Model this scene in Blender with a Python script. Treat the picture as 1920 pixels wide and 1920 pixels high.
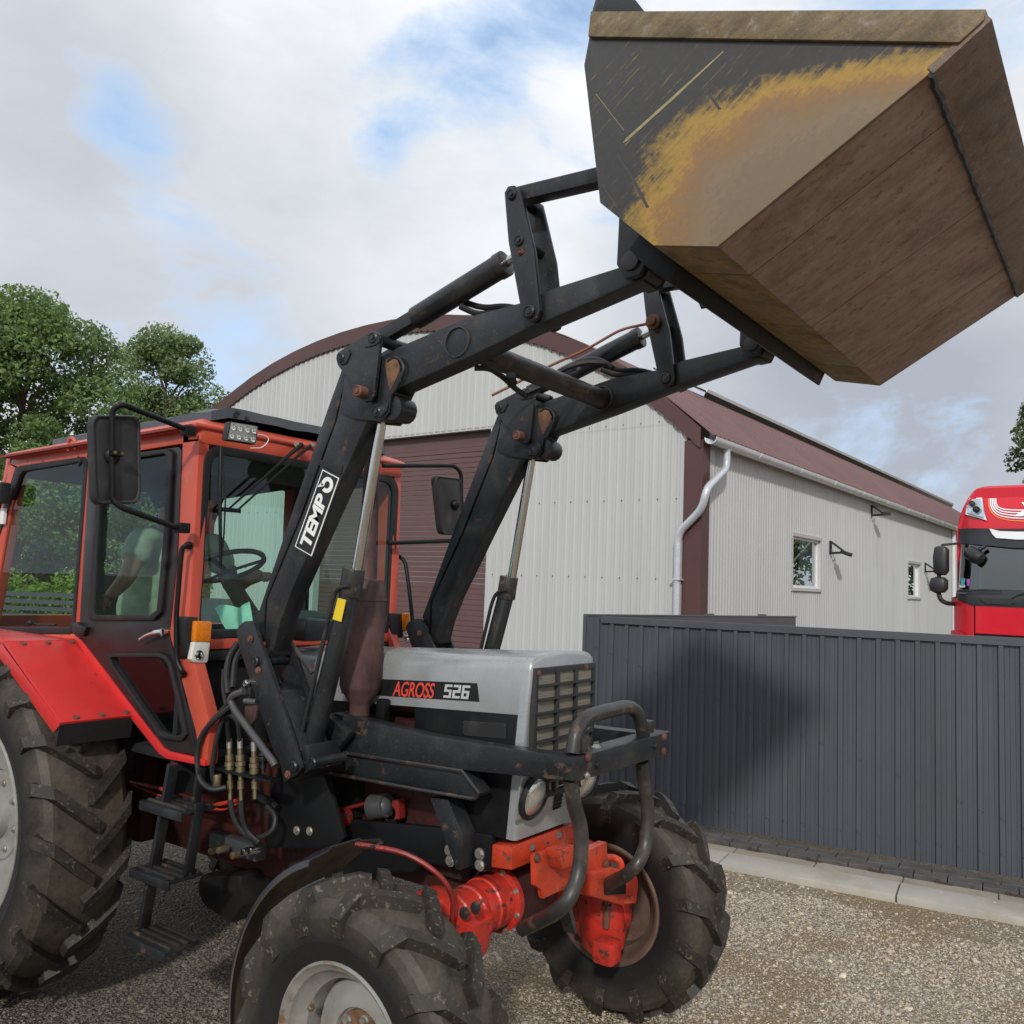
import bpy, bmesh, math, random
import numpy as np
from mathutils import Vector, Matrix, noise

for _o in list(bpy.data.objects):
    bpy.data.objects.remove(_o, do_unlink=True)
scene = bpy.context.scene
COL = scene.collection
R = math.radians
rnd = random.Random(7)

# ------------------------------------------------------------------ camera
FPX = 1655.0                       # focal length in pixels of the 1920 px wide photograph
EYE = Vector((0, 0, 2.0))
ROLL, YAW = R(2.1), R(35.5)
PITCH = math.atan((1099.0 - 960) * math.cos(ROLL) / FPX)
_v = Vector((-math.sin(YAW), math.cos(YAW), 0)); _r = Vector((math.cos(YAW), math.sin(YAW), 0)); _u = Vector((0, 0, 1))
FWD = _v * math.cos(PITCH) + _u * math.sin(PITCH)
_U = _u * math.cos(PITCH) - _v * math.sin(PITCH)
CRX = _r * math.cos(ROLL) + _U * math.sin(ROLL)
CUX = -_r * math.sin(ROLL) + _U * math.cos(ROLL)
cam = bpy.data.cameras.new('camera'); camo = bpy.data.objects.new('camera', cam); COL.objects.link(camo)
cam.sensor_width = 36; cam.lens = FPX / 1920 * 36; cam.clip_start = 0.05; cam.clip_end = 3000
m = Matrix((CRX, CUX, -FWD)).transposed().to_4x4(); m.translation = EYE
camo.matrix_world = m
scene.camera = camo
scene.render.resolution_x = scene.render.resolution_y = 1024

# ------------------------------------------------------------------ sky and sun
SUN_TRAVEL = Vector((-0.418, 0.754, -0.5075)).normalized()
SUN_EL = math.asin(-SUN_TRAVEL.z)
_s = -SUN_TRAVEL
SUN_ROT = math.atan2(_s.x, _s.y)
world = bpy.data.worlds.new('World'); scene.world = world; world.use_nodes = True
wt = world.node_tree; wt.nodes.clear()
def wn(t, **k):
    n = wt.nodes.new(t)
    for a, b in k.items(): setattr(n, a, b)
    return n
wl = wt.links.new
wo = wn('ShaderNodeOutputWorld')
skyt = wn('ShaderNodeTexSky', sky_type='NISHITA', sun_disc=False, sun_elevation=SUN_EL, sun_rotation=SUN_ROT, air_density=1.0, dust_density=1.2, ozone_density=2.0)
bg_sky = wn('ShaderNodeBackground'); bg_sky.inputs['Strength'].default_value = 0.15
wl(skyt.outputs[0], bg_sky.inputs[0])
tc = wn('ShaderNodeTexCoord')
mp = wn('ShaderNodeMapping'); mp.inputs['Scale'].default_value = (1, 1, 2.2)
wl(tc.outputs['Generated'], mp.inputs[0])
def wnoise(sc, det, rough, dist=0.0):
    n = wn('ShaderNodeTexNoise'); n.inputs['Scale'].default_value = sc; n.inputs['Detail'].default_value = det
    n.inputs['Roughness'].default_value = rough; n.inputs['Distortion'].default_value = dist
    wl(mp.outputs[0], n.inputs['Vector']); return n
def wmath(op, a, b=None, clamp=False):
    n = wn('ShaderNodeMath', operation=op); n.use_clamp = clamp
    for i, x in enumerate((a, b)):
        if x is None: continue
        if isinstance(x, (int, float)): n.inputs[i].default_value = x
        else: wl(x, n.inputs[i])
    return n.outputs[0]
def wramp(x, pts):
    n = wn('ShaderNodeValToRGB'); wl(x, n.inputs[0])
    el = n.color_ramp.elements
    while len(el) < len(pts): el.new(0.5)
    for e, (p, c) in zip(el, pts): e.position = p; e.color = (*c, 1)
    return n.outputs[0]
cov = wnoise(3.4, 10, 0.60, 0.3).outputs[0]
shade = wnoise(1.7, 8, 0.55, 0.2).outputs[0]
# gaps in the cloud deck, given as directions in the sky
def skydir(px, py): return (FWD * FPX + CRX * (px - 960) - CUX * (py - 960)).normalized()
gaps = None
for (px, py, rad, amp) in [(300, 285, .066, .27), (195, 228, .045, .17), (255, 255, .05, .12), (725, 255, .035, .16), (880, 70, .09, .13), (1060, 30, .07, .15), (150, 130, .05, .06), (660, 150, .07, .06), (430, 210, .05, .06)]:
    d = wn('ShaderNodeVectorMath', operation='DISTANCE'); wl(tc.outputs['Generated'], d.inputs[0]); d.inputs[1].default_value = skydir(px, py)
    g = wmath('MULTIPLY', wmath('POWER', wmath('SUBTRACT', 1.0, wmath('DIVIDE', d.outputs['Value'], rad * 1.5), True), 1.3), amp)
    gaps = g if gaps is None else wmath('ADD', gaps, g)
cl = wmath('SUBTRACT', wmath('ADD', cov, 0.135), gaps)
mask = wramp(cl, [(0.38, (.42, .42, .42)), (0.47, (.72, .72, .72)), (0.58, (1, 1, 1))])
ccol = wramp(shade, [(0.32, (0.52, 0.555, 0.60)), (0.48, (0.73, 0.76, 0.80)), (0.62, (0.92, 0.93, 0.96))])
sxyz = wn('ShaderNodeSeparateXYZ'); wl(tc.outputs['Generated'], sxyz.inputs[0])
low = wmath('MULTIPLY', wramp(sxyz.outputs['Z'], [(.02, (1, 1, 1)), (.42, (0, 0, 0))]), .78)
lm = wn('ShaderNodeMix', data_type='RGBA'); wl(low, lm.inputs[0]); wl(ccol, lm.inputs[6]); lm.inputs[7].default_value = (.50, .54, .605, 1); ccol = lm.outputs[2]
bank = None
for (px, py, rad, amp) in [(1760, 880, .34, .85), (1500, 720, .22, .5), (70, 500, .24, .5), (480, 560, .20, .35), (20, 60, .14, .35)]:
    d = wn('ShaderNodeVectorMath', operation='DISTANCE'); wl(tc.outputs['Generated'], d.inputs[0]); d.inputs[1].default_value = skydir(px, py)
    g = wmath('MULTIPLY', wmath('POWER', wmath('SUBTRACT', 1.0, wmath('DIVIDE', d.outputs['Value'], rad * 1.3), True), .8), amp)
    bank = g if bank is None else wmath('ADD', bank, g)
bank = wmath('MULTIPLY', bank, wmath('ADD', .35, wmath('MULTIPLY', wnoise(3.0, 7, .55, .3).outputs[0], 1.2)), True)
bm_ = wn('ShaderNodeMix', data_type='RGBA'); wl(bank, bm_.inputs[0]); wl(ccol, bm_.inputs[6]); bm_.inputs[7].default_value = (.40, .435, .50, 1); ccol = bm_.outputs[2]
veil = wramp(cl, [(0.40, (1, 1, 1)), (0.60, (0, 0, 0))])
vm = wn('ShaderNodeMix', data_type='RGBA'); wl(veil, vm.inputs[0]); wl(ccol, vm.inputs[6]); vm.inputs[7].default_value = (.56, .76, 1.04, 1); ccol = vm.outputs[2]
bg_cl = wn('ShaderNodeBackground'); bg_cl.inputs['Strength'].default_value = 1.0
wl(ccol, bg_cl.inputs[0])
wmix = wn('ShaderNodeMixShader'); wl(mask, wmix.inputs[0]); wl(bg_sky.outputs[0], wmix.inputs[1]); wl(bg_cl.outputs[0], wmix.inputs[2])
wl(wmix.outputs[0], wo.inputs[0])
sun = bpy.data.lights.new('sun', 'SUN'); sun.energy = 1.95; sun.angle = R(3.5); sun.color = (1, 0.965, 0.91)
suno = bpy.data.objects.new('sun', sun); COL.objects.link(suno)
suno.rotation_euler = SUN_TRAVEL.to_track_quat('-Z', 'Y').to_euler(); suno.location = (6, -8, 12)
scene.view_settings.view_transform = 'Standard'; scene.view_settings.look = 'None'
scene.view_settings.exposure = 0.17; scene.view_settings.gamma = 1.0; scene.view_settings.use_curve_mapping = False
scene.render.engine = 'CYCLES'
scene.cycles.max_bounces = 8; scene.cycles.transparent_max_bounces = 16

# ------------------------------------------------------------------ measuring helpers (photograph pixel -> point on a known plane of the place)
def ray(px, py): return FWD * FPX + CRX * (px - 960) - CUX * (py - 960)
def at(px, py, Y):
    d = ray(px, py); return EYE + d * (Y / d.y)
def atx(px, py, X):
    d = ray(px, py); return EYE + d * (X / d.x)
def atz(px, py, Z):
    d = ray(px, py); return EYE + d * ((Z - EYE.z) / d.z)
def atp(px, py, O, N):
    d = ray(px, py); return EYE + d * ((O - EYE).dot(N) / d.dot(N))
def proj(P):
    q = Vector(P) - EYE; z = q.dot(FWD); return 960 + FPX * q.dot(CRX) / z, 960 - FPX * q.dot(CUX) / z

# ------------------------------------------------------------------ materials
MATS = {}
class NT:
    def __init__(s, name):
        s.m = bpy.data.materials.new(name); s.m.use_nodes = True; s.t = s.m.node_tree
        s.b = s.t.nodes['Principled BSDF']; s.out = s.t.nodes['Material Output']; s.l = s.t.links.new
        s.tc = s.t.nodes.new('ShaderNodeTexCoord')
    def n(s, t, **k):
        n = s.t.nodes.new(t)
        for a, b in k.items(): setattr(n, a, b)
        return n
    def coord(s, kind='Object', scale=(1, 1, 1), rot=(0, 0, 0)):
        m0 = s.n('ShaderNodeMapping'); m0.inputs['Rotation'].default_value = rot
        mp = s.n('ShaderNodeMapping'); mp.inputs['Scale'].default_value = scale; s.l(m0.outputs[0], mp.inputs[0])
        if kind == 'World':
            g = s.n('ShaderNodeNewGeometry'); s.l(g.outputs['Position'], m0.inputs[0])
        else: s.l(s.tc.outputs[kind], m0.inputs[0])
        return mp.outputs[0]
    def noise(s, scale, det=4, rough=.55, vec=None, dist=0):
        n = s.n('ShaderNodeTexNoise'); n.inputs['Scale'].default_value = scale; n.inputs['Detail'].default_value = det
        n.inputs['Roughness'].default_value = rough; n.inputs['Distortion'].default_value = dist
        s.l(vec if vec is not None else s.coord(), n.inputs['Vector']); return n.outputs[0]
    def ramp(s, x, pts):
        n = s.n('ShaderNodeValToRGB'); s.l(x, n.inputs[0]); el = n.color_ramp.elements
        while len(el) < len(pts): el.new(.5)
        for e, (p, c) in zip(el, pts):
            e.position = p; e.color = (*c, 1) if isinstance(c, tuple) else (c, c, c, 1)
        return n.outputs[0]
    def mix(s, f, a, b, mode='MIX'):
        n = s.n('ShaderNodeMix', data_type='RGBA', blend_type=mode)
        for sock, x in ((n.inputs[0], f), (n.inputs[6], a), (n.inputs[7], b)):
            if isinstance(x, (int, float)): sock.default_value = x
            elif isinstance(x, tuple): sock.default_value = (*x, 1)
            else: s.l(x, sock)
        return n.outputs[2]
    def math(s, op, a, b=None, c=None, clamp=False):
        n = s.n('ShaderNodeMath', operation=op); n.use_clamp = clamp
        for i, x in enumerate((a, b, c)):
            if x is None: continue
            if isinstance(x, (int, float)): n.inputs[i].default_value = x
            else: s.l(x, n.inputs[i])
        return n.outputs[0]
    def bump(s, h, strength=.3, dist=.01):
        n = s.n('ShaderNodeBump'); n.inputs['Strength'].default_value = strength; n.inputs['Distance'].default_value = dist
        s.l(h, n.inputs['Height']); s.l(n.outputs[0], s.b.inputs['Normal'])
    def set(s, col=None, rough=None, metal=None, spec=None):
        for key, x in (('Base Color', col), ('Roughness', rough), ('Metallic', metal), ('Specular IOR Level', spec)):
            if x is None: continue
            if isinstance(x, (int, float)): s.b.inputs[key].default_value = x
            elif isinstance(x, tuple): s.b.inputs[key].default_value = (*x, 1)
            else: s.l(x, s.b.inputs[key])
        return s.m
def sc(c, k): return tuple(min(1, x * k) for x in c)
def paint(name, c, rough=.45, var=.25, vs=5, rust=0.0, rustc=(.16, .06, .025), rs=9, dust=0.0, dustc=(.22, .18, .13), ds=3, bump=.08, bs=60, metal=0, spec=.5, stretch=(1, 1, 1), spots=0.0, spotc=(.3, .3, .3)):
    t = NT(name); v = t.coord('World', stretch)
    n1 = t.noise(vs, 5, .6, v)
    col = t.mix(t.ramp(n1, [(.3, 0.), (.7, 1.)]), sc(c, 1 - var), sc(c, 1 + var))
    ro = rough
    if dust:
        n3 = t.noise(ds, 7, .65, v)
        col = t.mix(t.ramp(n3, [(.62 - dust * .4, 0.), (.85 - dust * .25, .85)]), col, dustc)
    if spots:
        n4 = t.noise(vs * 40, 2, .5, v)
        col = t.mix(t.ramp(n4, [(.70 - spots * .1, 0.), (.74 - spots * .1, .8)]), col, spotc)
    if rust:
        n2 = t.noise(rs, 8, .68, v)
        rm = t.ramp(n2, [(.66 - rust * .3, 0.), (.72 - rust * .25, 1.)])
        col = t.mix(rm, col, t.mix(t.noise(rs * 6, 3, .6, v), sc(rustc, .55), sc(rustc, 1.5)))
        ro = t.math('ADD', rough, t.math('MULTIPLY', rm, .35), clamp=True)
    nr = t.noise(vs * 3, 4, .6, v)
    ro = t.math('ADD', ro, t.math('MULTIPLY', t.math('SUBTRACT', nr, .5), .35), clamp=True)
    if bump: t.bump(t.noise(bs, 4, .6, v), bump, .004)
    MATS[name] = t.set(col, ro, metal, spec); return MATS[name]

BLK = paint('loader_black', (.013, .0145, .017), .40, .45, 3.5, rust=.17, rustc=(.075, .044, .03), rs=13, dust=.26, dustc=(.048, .048, .044), ds=5, bump=.2, bs=45, spots=.15, spotc=(.11, .10, .085))
BLK2 = paint('satin_black', (.006, .0065, .0075), .5, .3, 5, dust=.12, dustc=(.028, .026, .022), spec=.28)
RUBBER = paint('rubber_black', (.011, .011, .012), .6, .25, 8, dust=.1, dustc=(.06, .055, .05))
PLASTIC = paint('grained_plastic', (.024, .024, .025), .55, .2, 6, bump=.35, bs=300, dust=.1, dustc=(.09, .085, .075))
ORANGE = paint('faded_orange_red', (.53, .080, .044), .38, .16, 2.6, rust=.06, rustc=(.20, .03, .02), rs=16, dust=.16, dustc=(.50, .17, .10), ds=5, bump=.3, bs=6)
RED = paint('fender_red', (.57, .030, .028), .34, .14, 2.8, rust=.03, rustc=(.25, .03, .03), rs=15, dust=.14, dustc=(.46, .06, .05), ds=4, bump=.35, bs=5)
AXRED = paint('axle_red', (.52, .03, .018), .35, .25, 7, rust=.34, rustc=(.045, .022, .016), rs=21, dust=.38, dustc=(.17, .035, .025), ds=13, bump=.5, bs=55)
AXORANGE = paint('plate_orange', (.52, .05, .018), .42, .25, 7, rust=.32, rustc=(.085, .04, .03), rs=22, bump=.4, bs=55, dust=.34, dustc=(.26, .065, .035), ds=11)
ENGRED = paint('engine_red', (.22, .016, .012), .5, .4, 8, rust=.3, rustc=(.012, .009, .008), rs=9, dust=.2, dustc=(.03, .02, .015))
DKRED = paint('gearbox_dark_red', (.045, .007, .006), .6, .5, 5, rust=.3, rustc=(.014, .011, .009), rs=6, dust=.15, dustc=(.05, .035, .025))
OILY = paint('oily_black', (.009, .009, .009), .38, .4, 9, dust=.1, dustc=(.035, .028, .02), ds=8)
SILVER = paint('hood_silver', (.36, .375, .375), .28, .14, 3, rust=.03, rustc=(.2, .15, .1), rs=14, dust=.12, dustc=(.27, .265, .25), ds=5, bump=.5, bs=5, metal=.35)
RIMSIL = paint('rim_silver', (.27, .265, .245), .45, .15, 4, rust=.06, rs=5, rustc=(.15, .075, .035), dust=.35, dustc=(.13, .11, .08), ds=5)
RIMRUST = paint('rim_rusty', (.14, .085, .06), .75, .4, 5, rust=.3, rustc=(.11, .06, .04), rs=7, dust=.2, dustc=(.2, .16, .12))
RUSTM = paint('muffler_rust', (.075, .036, .034), .7, .6, 9, rust=.30, rustc=(.10, .045, .03), rs=16, dust=.26, dustc=(.12, .10, .095), ds=11, bump=.4, bs=40, stretch=(1, 1, .45))
RUSTP = paint('rust_patch', (.15, .075, .04), .85, .5, 20, bump=.4, bs=90)
COPPER = paint('rusty_rod', (.22, .075, .045), .6, .3, 15)
STEEL = paint('bolt_steel', (.42, .40, .36), .38, .25, 20, metal=.7, rust=.1)
RBOLT = paint('rusty_bolt', (.13, .055, .038), .75, .4, 30)
BRASS = paint('brass_coupler', (.25, .205, .12), .38, .3, 30, metal=.7, dust=.2, dustc=(.08, .07, .05))
CHROME = paint('chrome_rod', (.62, .62, .60), .12, .06, 8, metal=1.0, bump=0)
PIPEGREY = paint('grey_tube', (.055, .055, .058), .42, .3, 6, rust=.12, rs=7)
BARTUBE = paint('bar_tube_black', (.030, .028, .026), .4, .3, 5, rust=.30, rustc=(.12, .072, .048), rs=14, dust=.2, dustc=(.12, .10, .085), ds=4)
TARP = paint('roof_cover_grey', (.075, .085, .10), .55, .2, 3, bump=.3, bs=12, dust=.15, dustc=(.14, .14, .14))
DOORPL = paint('door_black_maroon', (.018, .013, .014), .35, .5, 3, dust=.15, dustc=(.07, .04, .035), ds=4)
AMBER = paint('amber_lens', (.72, .20, .01), .18, .15, 60, bump=.3, bs=220)
CLEARL = paint('clear_lens', (.62, .60, .54), .15, .12, 60, bump=.3, bs=220)
LENS = paint('headlight_glass', (.80, .80, .76), .10, .2, 12, metal=.85, bump=.35, bs=110)
LEDM = paint('led_reflector', (.75, .76, .78), .12, .1, 40, metal=.8)
YEL = paint('yellow_sticker', (.75, .53, .02), .45, .05, 8)
WHITE = paint('decal_white', (.80, .80, .77), .5, .05, 8, bump=0)
DECALK = paint('decal_black', (.012, .012, .013), .35, .2, 8, bump=0)
DECALR = paint('decal_red', (.72, .07, .045), .45, .08, 8, bump=0)
DECALG = paint('decal_grey', (.45, .46, .46), .45, .08, 8, bump=0)
SKIN = paint('skin', (.33, .18, .12), .5, .12, 18, bump=.1)
SHIRT = paint('shirt_sage', (.36, .40, .31), .9, .16, 9, bump=1.0, bs=14)
TROUS = paint('trousers_dark', (.02, .021, .024), .85, .2, 9)
HAIR = paint('hair_dark', (.018, .014, .011), .7, .3, 40)
SEATM = paint('seat_vinyl', (.015, .015, .016), .5, .3, 6)
TEAL = paint('cloth_mint', (.42, .72, .62), .85, .1, 12, bump=.3, bs=40)
LINER = paint('cab_liner', (.008, .008, .009), .9, .3, 6)
CABIN = paint('cab_inside_grey', (.05, .052, .055), .75, .2, 6)
RADI = paint('radiator_core', (.20, .18, .145), .6, .3, 9, dust=.3, dustc=(.3, .26, .2), stretch=(1, 1, 60), bump=.5, bs=8)
WALL = paint('sheet_light_grey', (.485, .49, .48), .5, .05, 1.4, bump=0, dust=.16, dustc=(.40, .39, .37), ds=1.8, stretch=(1, 1, .12))
WALL2 = paint('side_light_grey', (.475, .48, .475), .5, .05, 1.4, bump=0, dust=.16, dustc=(.39, .38, .36), ds=1.8, stretch=(1, 1, .12))
BROWN = paint('trim_brown', (.090, .040, .036), .42, .12, .8, bump=0)
ROOFB = paint('roof_brown', (.13, .055, .05), .42, .14, .6, bump=0, dust=.1, dustc=(.2, .1, .09))
DOORB = paint('door_brown', (.125, .068, .064), .5, .08, .8, bump=.1, bs=120)
GUTW = paint('gutter_white', (.72, .74, .76), .3, .05, 2, bump=0)
GALV = paint('galvanised_grey', (.55, .57, .60), .3, .08, 3, bump=0, metal=.3)
PVC = paint('window_white', (.78, .76, .76), .35, .03, 3, bump=0)
LAMPB = paint('lamp_black', (.02, .02, .022), .5, .2, 4)
PANELB = paint('solar_black', (.012, .013, .018), .25, .2, 3, bump=0)
FENCE = paint('fence_anthracite', (.072, .079, .093), .38, .12, 1.6, bump=.25, bs=500, dust=.14, dustc=(.10, .10, .10), ds=2.2, stretch=(1, 1, .25))
FENCE2 = paint('gate_grey', (.075, .068, .072), .4, .1, 1.0, bump=0)
PAVER = paint('paver_grey', (.085, .08, .077), .85, .3, 4, bump=.5, bs=90, dust=.1, dustc=(.17, .15, .12))
CONC = paint('kerb_concrete', (.40, .375, .33), .85, .12, 3, bump=.4, bs=70, dust=.25, dustc=(.30, .25, .18), ds=2)
CONC2 = paint('gutter_concrete', (.30, .265, .21), .9, .18, 4, bump=.4, bs=60, dust=.3, dustc=(.22, .175, .115), ds=3)
GULLY = paint('drain_dark', (.07, .04, .03), .8, .4, 9)
TRKRED = paint('truck_red', (.62, .016, .03), .25, .05, 1, bump=0)
TRKBLK = paint('truck_black', (.020, .021, .023), .4, .15, 2, bump=0)
TRKWHT = paint('truck_white', (.80, .81, .84), .3, .03, 1, bump=0)
TRKLENS = paint('truck_lamp_glass', (.45, .55, .62), .08, .15, 10, metal=.4, bump=0)
STICKT = paint('sticker_teal', (.10, .50, .55), .5, .1, 40, bump=0)
STICKP = paint('sticker_purple', (.42, .12, .55), .5, .1, 40, bump=0)
STRIPEO = paint('stripe_orange', (.85, .22, .06), .4, .05, 5, bump=0)
BARK = paint('bark', (.10, .075, .055), .9, .3, 6, bump=.6, bs=25)
BARKW = paint('bark_pale', (.40, .38, .34), .85, .35, 5, bump=.4, bs=20)

def leafmat(name, c1, c2):
    t = NT(name)
    oi = t.noise(.9, 3, .6, t.coord('World')); n2 = t.noise(9, 2, .5, t.coord('World'))
    col = t.mix(t.ramp(oi, [(.35, 0.), (.65, 1.)]), c1, c2)
    col = t.mix(t.math('MULTIPLY', n2, .5), col, sc(c2, 1.3))
    t.set(col, .5, 0, .35)
    tr = t.n('ShaderNodeBsdfTranslucent'); t.l(col, tr.inputs[0])
    mx = t.n('ShaderNodeMixShader'); mx.inputs[0].default_value = .38
    t.l(t.b.outputs[0], mx.inputs[1]); t.l(tr.outputs[0], mx.inputs[2]); t.l(mx.outputs[0], t.out.inputs[0])
    return t.m
LEAF1 = leafmat('leaf_maple', (.085, .16, .05), (.19, .28, .09))
LEAF2 = leafmat('leaf_olive', (.11, .18, .07), (.22, .30, .12))
LEAF3 = leafmat('leaf_hedge', (.10, .19, .03), (.22, .32, .06))
LEAF4 = leafmat('leaf_birch', (.06, .085, .03), (.13, .16, .06))

def glass(name, tint, refl=1.0, rough=.01):
    t = NT(name); t.t.nodes.remove(t.b)
    tr = t.n('ShaderNodeBsdfTransparent'); tr.inputs[0].default_value = (*tint, 1)
    gl = t.n('ShaderNodeBsdfGlossy'); gl.inputs['Roughness'].default_value = rough; gl.inputs[0].default_value = (.9, .95, .95, 1)
    g = t.n('ShaderNodeNewGeometry'); dt = t.n('ShaderNodeVectorMath', operation='DOT_PRODUCT'); t.l(g.outputs['Normal'], dt.inputs[0]); t.l(g.outputs['Incoming'], dt.inputs[1])
    fr = t.math('ADD', t.math('MULTIPLY', t.math('POWER', t.math('SUBTRACT', 1.0, t.math('ABSOLUTE', dt.outputs['Value']), clamp=True), 5.0), .96), .04)
    mx = t.n('ShaderNodeMixShader'); t.l(t.math('MULTIPLY', fr, refl, clamp=True), mx.inputs[0])
    t.l(tr.outputs[0], mx.inputs[1]); t.l(gl.outputs[0], mx.inputs[2]); t.l(mx.outputs[0], t.out.inputs[0])
    return t.m
GLASS = glass('cab_glass', (.70, .87, .80), 1.0)
GLASSW = glass('window_glass', (.10, .13, .12), 3.2)
GLASST = glass('truck_glass', (.16, .19, .19), 4.0)

def tyremat(name, lugdust):
    t = NT(name); v = t.coord('World')
    a = t.n('ShaderNodeAttribute', attribute_name='dust', attribute_type='GEOMETRY'); al = t.n('ShaderNodeAttribute', attribute_name='lug', attribute_type='GEOMETRY')
    n1 = t.noise(7, 8, .7, v); n2 = t.noise(55, 3, .6, v); n3 = t.noise(3.2, 5, .6, v)
    base = t.mix(n1, (.005, .005, .0055), (.014, .0138, .0135))
    f = t.math('MULTIPLY', a.outputs['Fac'], t.math('MULTIPLY', t.ramp(n1, [(.26, .0), (.52, 1.)]), t.ramp(n3, [(.30, .45), (.55, 1.)])))
    col = t.mix(f, base, t.mix(n2, (.045, .037, .028), (.13, .105, .075)))
    sp = t.ramp(n2, [(.60, 0.), (.66, 1.)])
    col = t.mix(t.math('MULTIPLY', t.math('MULTIPLY', sp, lugdust), al.outputs['Fac']), col, (.20, .165, .12))
    t.bump(n2, .25, .006)
    return t.set(col, .62, 0, .4)
TYRE = tyremat('tyre_front_rubber', .55)
TYRER = tyremat('tyre_rear_rubber', .40)

# ------------------------------------------------------------------ mesh builder
class MB:
    def __init__(s): s.bm = bmesh.new(); s.lay = None
    def face(s, pts):
        try: return s.bm.faces.new([s.bm.verts.new(p) for p in pts])
        except ValueError: return None
    def loft(s, rings, closed=True, caps=True):
        vs = [[s.bm.verts.new(p) for p in r] for r in rings]; n = len(vs[0])
        for a, b in zip(vs, vs[1:]):
            for i in range(n if closed else n - 1):
                j = (i + 1) % n
                s.bm.faces.new((a[i], a[j], b[j], b[i]))
        if caps and closed:
            s.bm.faces.new(list(reversed(vs[0]))); s.bm.faces.new(vs[-1])
        return s
    def prism(s, xz, y1, y2):
        s.loft([[(x, y1, z) for x, z in xz], [(x, y2, z) for x, z in xz]]); return s
    def ppx(s, pxs, Y, y1=None, y2=None):          # outline measured on the plane Y, given real thickness y1..y2
        q = [at(px, py, Y) for px, py in pxs]
        return s.prism([(p.x, p.z) for p in q], Y if y1 is None else y1, y2)
    def xpx(s, pxs, X, x1=None, x2=None):          # outline on a plane across the tractor
        q = [atx(px, py, X) for px, py in pxs]; x1 = X if x1 is None else x1
        s.loft([[(x1, p.y, p.z) for p in q], [(x2, p.y, p.z) for p in q]]); return s
    def ring(s, outer, inner, y1, y2):             # frame between two outlines (x,z) with the same number of corners
        n = len(outer)
        O1 = [s.bm.verts.new((x, y1, z)) for x, z in outer]; I1 = [s.bm.verts.new((x, y1, z)) for x, z in inner]
        O2 = [s.bm.verts.new((x, y2, z)) for x, z in outer]; I2 = [s.bm.verts.new((x, y2, z)) for x, z in inner]
        for i in range(n):
            j = (i + 1) % n
            for f in ((O1[i], O1[j], I1[j], I1[i]), (O2[j], O2[i], I2[i], I2[j]), (O1[j], O1[i], O2[i], O2[j]), (I1[i], I1[j], I2[j], I2[i])): s.bm.faces.new(f)
        return s
    def box(s, c, d, rot=None):
        M = Matrix.Translation(c) @ (rot.to_4x4() if rot else Matrix()) @ Matrix.Diagonal((d[0], d[1], d[2], 1))
        bmesh.ops.create_cube(s.bm, size=1, matrix=M); return s
    def cyl(s, a, b, r1, r2=None, n=14, caps=True):
        a = Vector(a); b = Vector(b); r2 = r1 if r2 is None else r2
        q = (b - a).to_track_quat('Z', 'Y'); ex = q @ Vector((1, 0, 0)); ey = q @ Vector((0, 1, 0))
        cs = [(math.cos(2 * math.pi * i / n), math.sin(2 * math.pi * i / n)) for i in range(n)]
        s.loft([[p + ex * c * r + ey * k * r for c, k in cs] for p, r in ((a, r1), (b, r2))], True, caps); return s
    def lathe(s, o, axis, prof, n=32, caps=False):  # prof: (radius, height along axis)
        o = Vector(o); axis = Vector(axis).normalized()
        q = axis.to_track_quat('Z', 'Y'); ex = q @ Vector((1, 0, 0)); ey = q @ Vector((0, 1, 0))
        s.loft([[o + axis * h + (ex * math.cos(2 * math.pi * i / n) + ey * math.sin(2 * math.pi * i / n)) * r for i in range(n)] for r, h in prof], True, caps); return s
    def tube(s, pts, r, n=10, fil=0.0, caps=True):
        P = fillet([Vector(p) for p in pts], fil) if fil else [Vector(p) for p in pts]
        rings = []; up = None
        for i, p in enumerate(P):
            t = (P[min(i + 1, len(P) - 1)] - P[max(i - 1, 0)]).normalized()
            if up is None: up = t.orthogonal().normalized()
            up = (up - t * up.dot(t)); up = up.normalized() if up.length > 1e-6 else t.orthogonal().normalized()
            e2 = t.cross(up)
            rr = r(i / max(1, len(P) - 1)) if callable(r) else r
            rings.append([p + (up * math.cos(2 * math.pi * k / n) + e2 * math.sin(2 * math.pi * k / n)) * rr for k in range(n)])
        s.loft(rings, True, caps); return s
    def bar(s, a, b, w, h, up=(0, 0, 1)):           # straight bar of rectangular section
        a = Vector(a); b = Vector(b); t = (b - a).normalized(); u = Vector(up); u = (u - t * u.dot(t)).normalized(); e = t.cross(u)
        s.loft([[p + e * w / 2 * i + u * h / 2 * j for i, j in ((-1, -1), (1, -1), (1, 1), (-1, 1))] for p in (a, b)]); return s
    def bolt(s, p, axis, r, h=None):
        h = h or r * .8; p = Vector(p); a = Vector(axis).normalized()
        s.cyl(p, p + a * h * .35, r * 1.35, n=14); s.cyl(p + a * h * .35, p + a * h, r, r * .92, n=6); return s
    def ball(s, c, r, seg=12, scale=(1, 1, 1)):
        M = Matrix.Translation(c) @ Matrix.Diagonal((r * scale[0], r * scale[1], r * scale[2], 1))
        bmesh.ops.create_uvsphere(s.bm, u_segments=seg, v_segments=max(6, seg * 2 // 3), radius=1, matrix=M); return s
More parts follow.
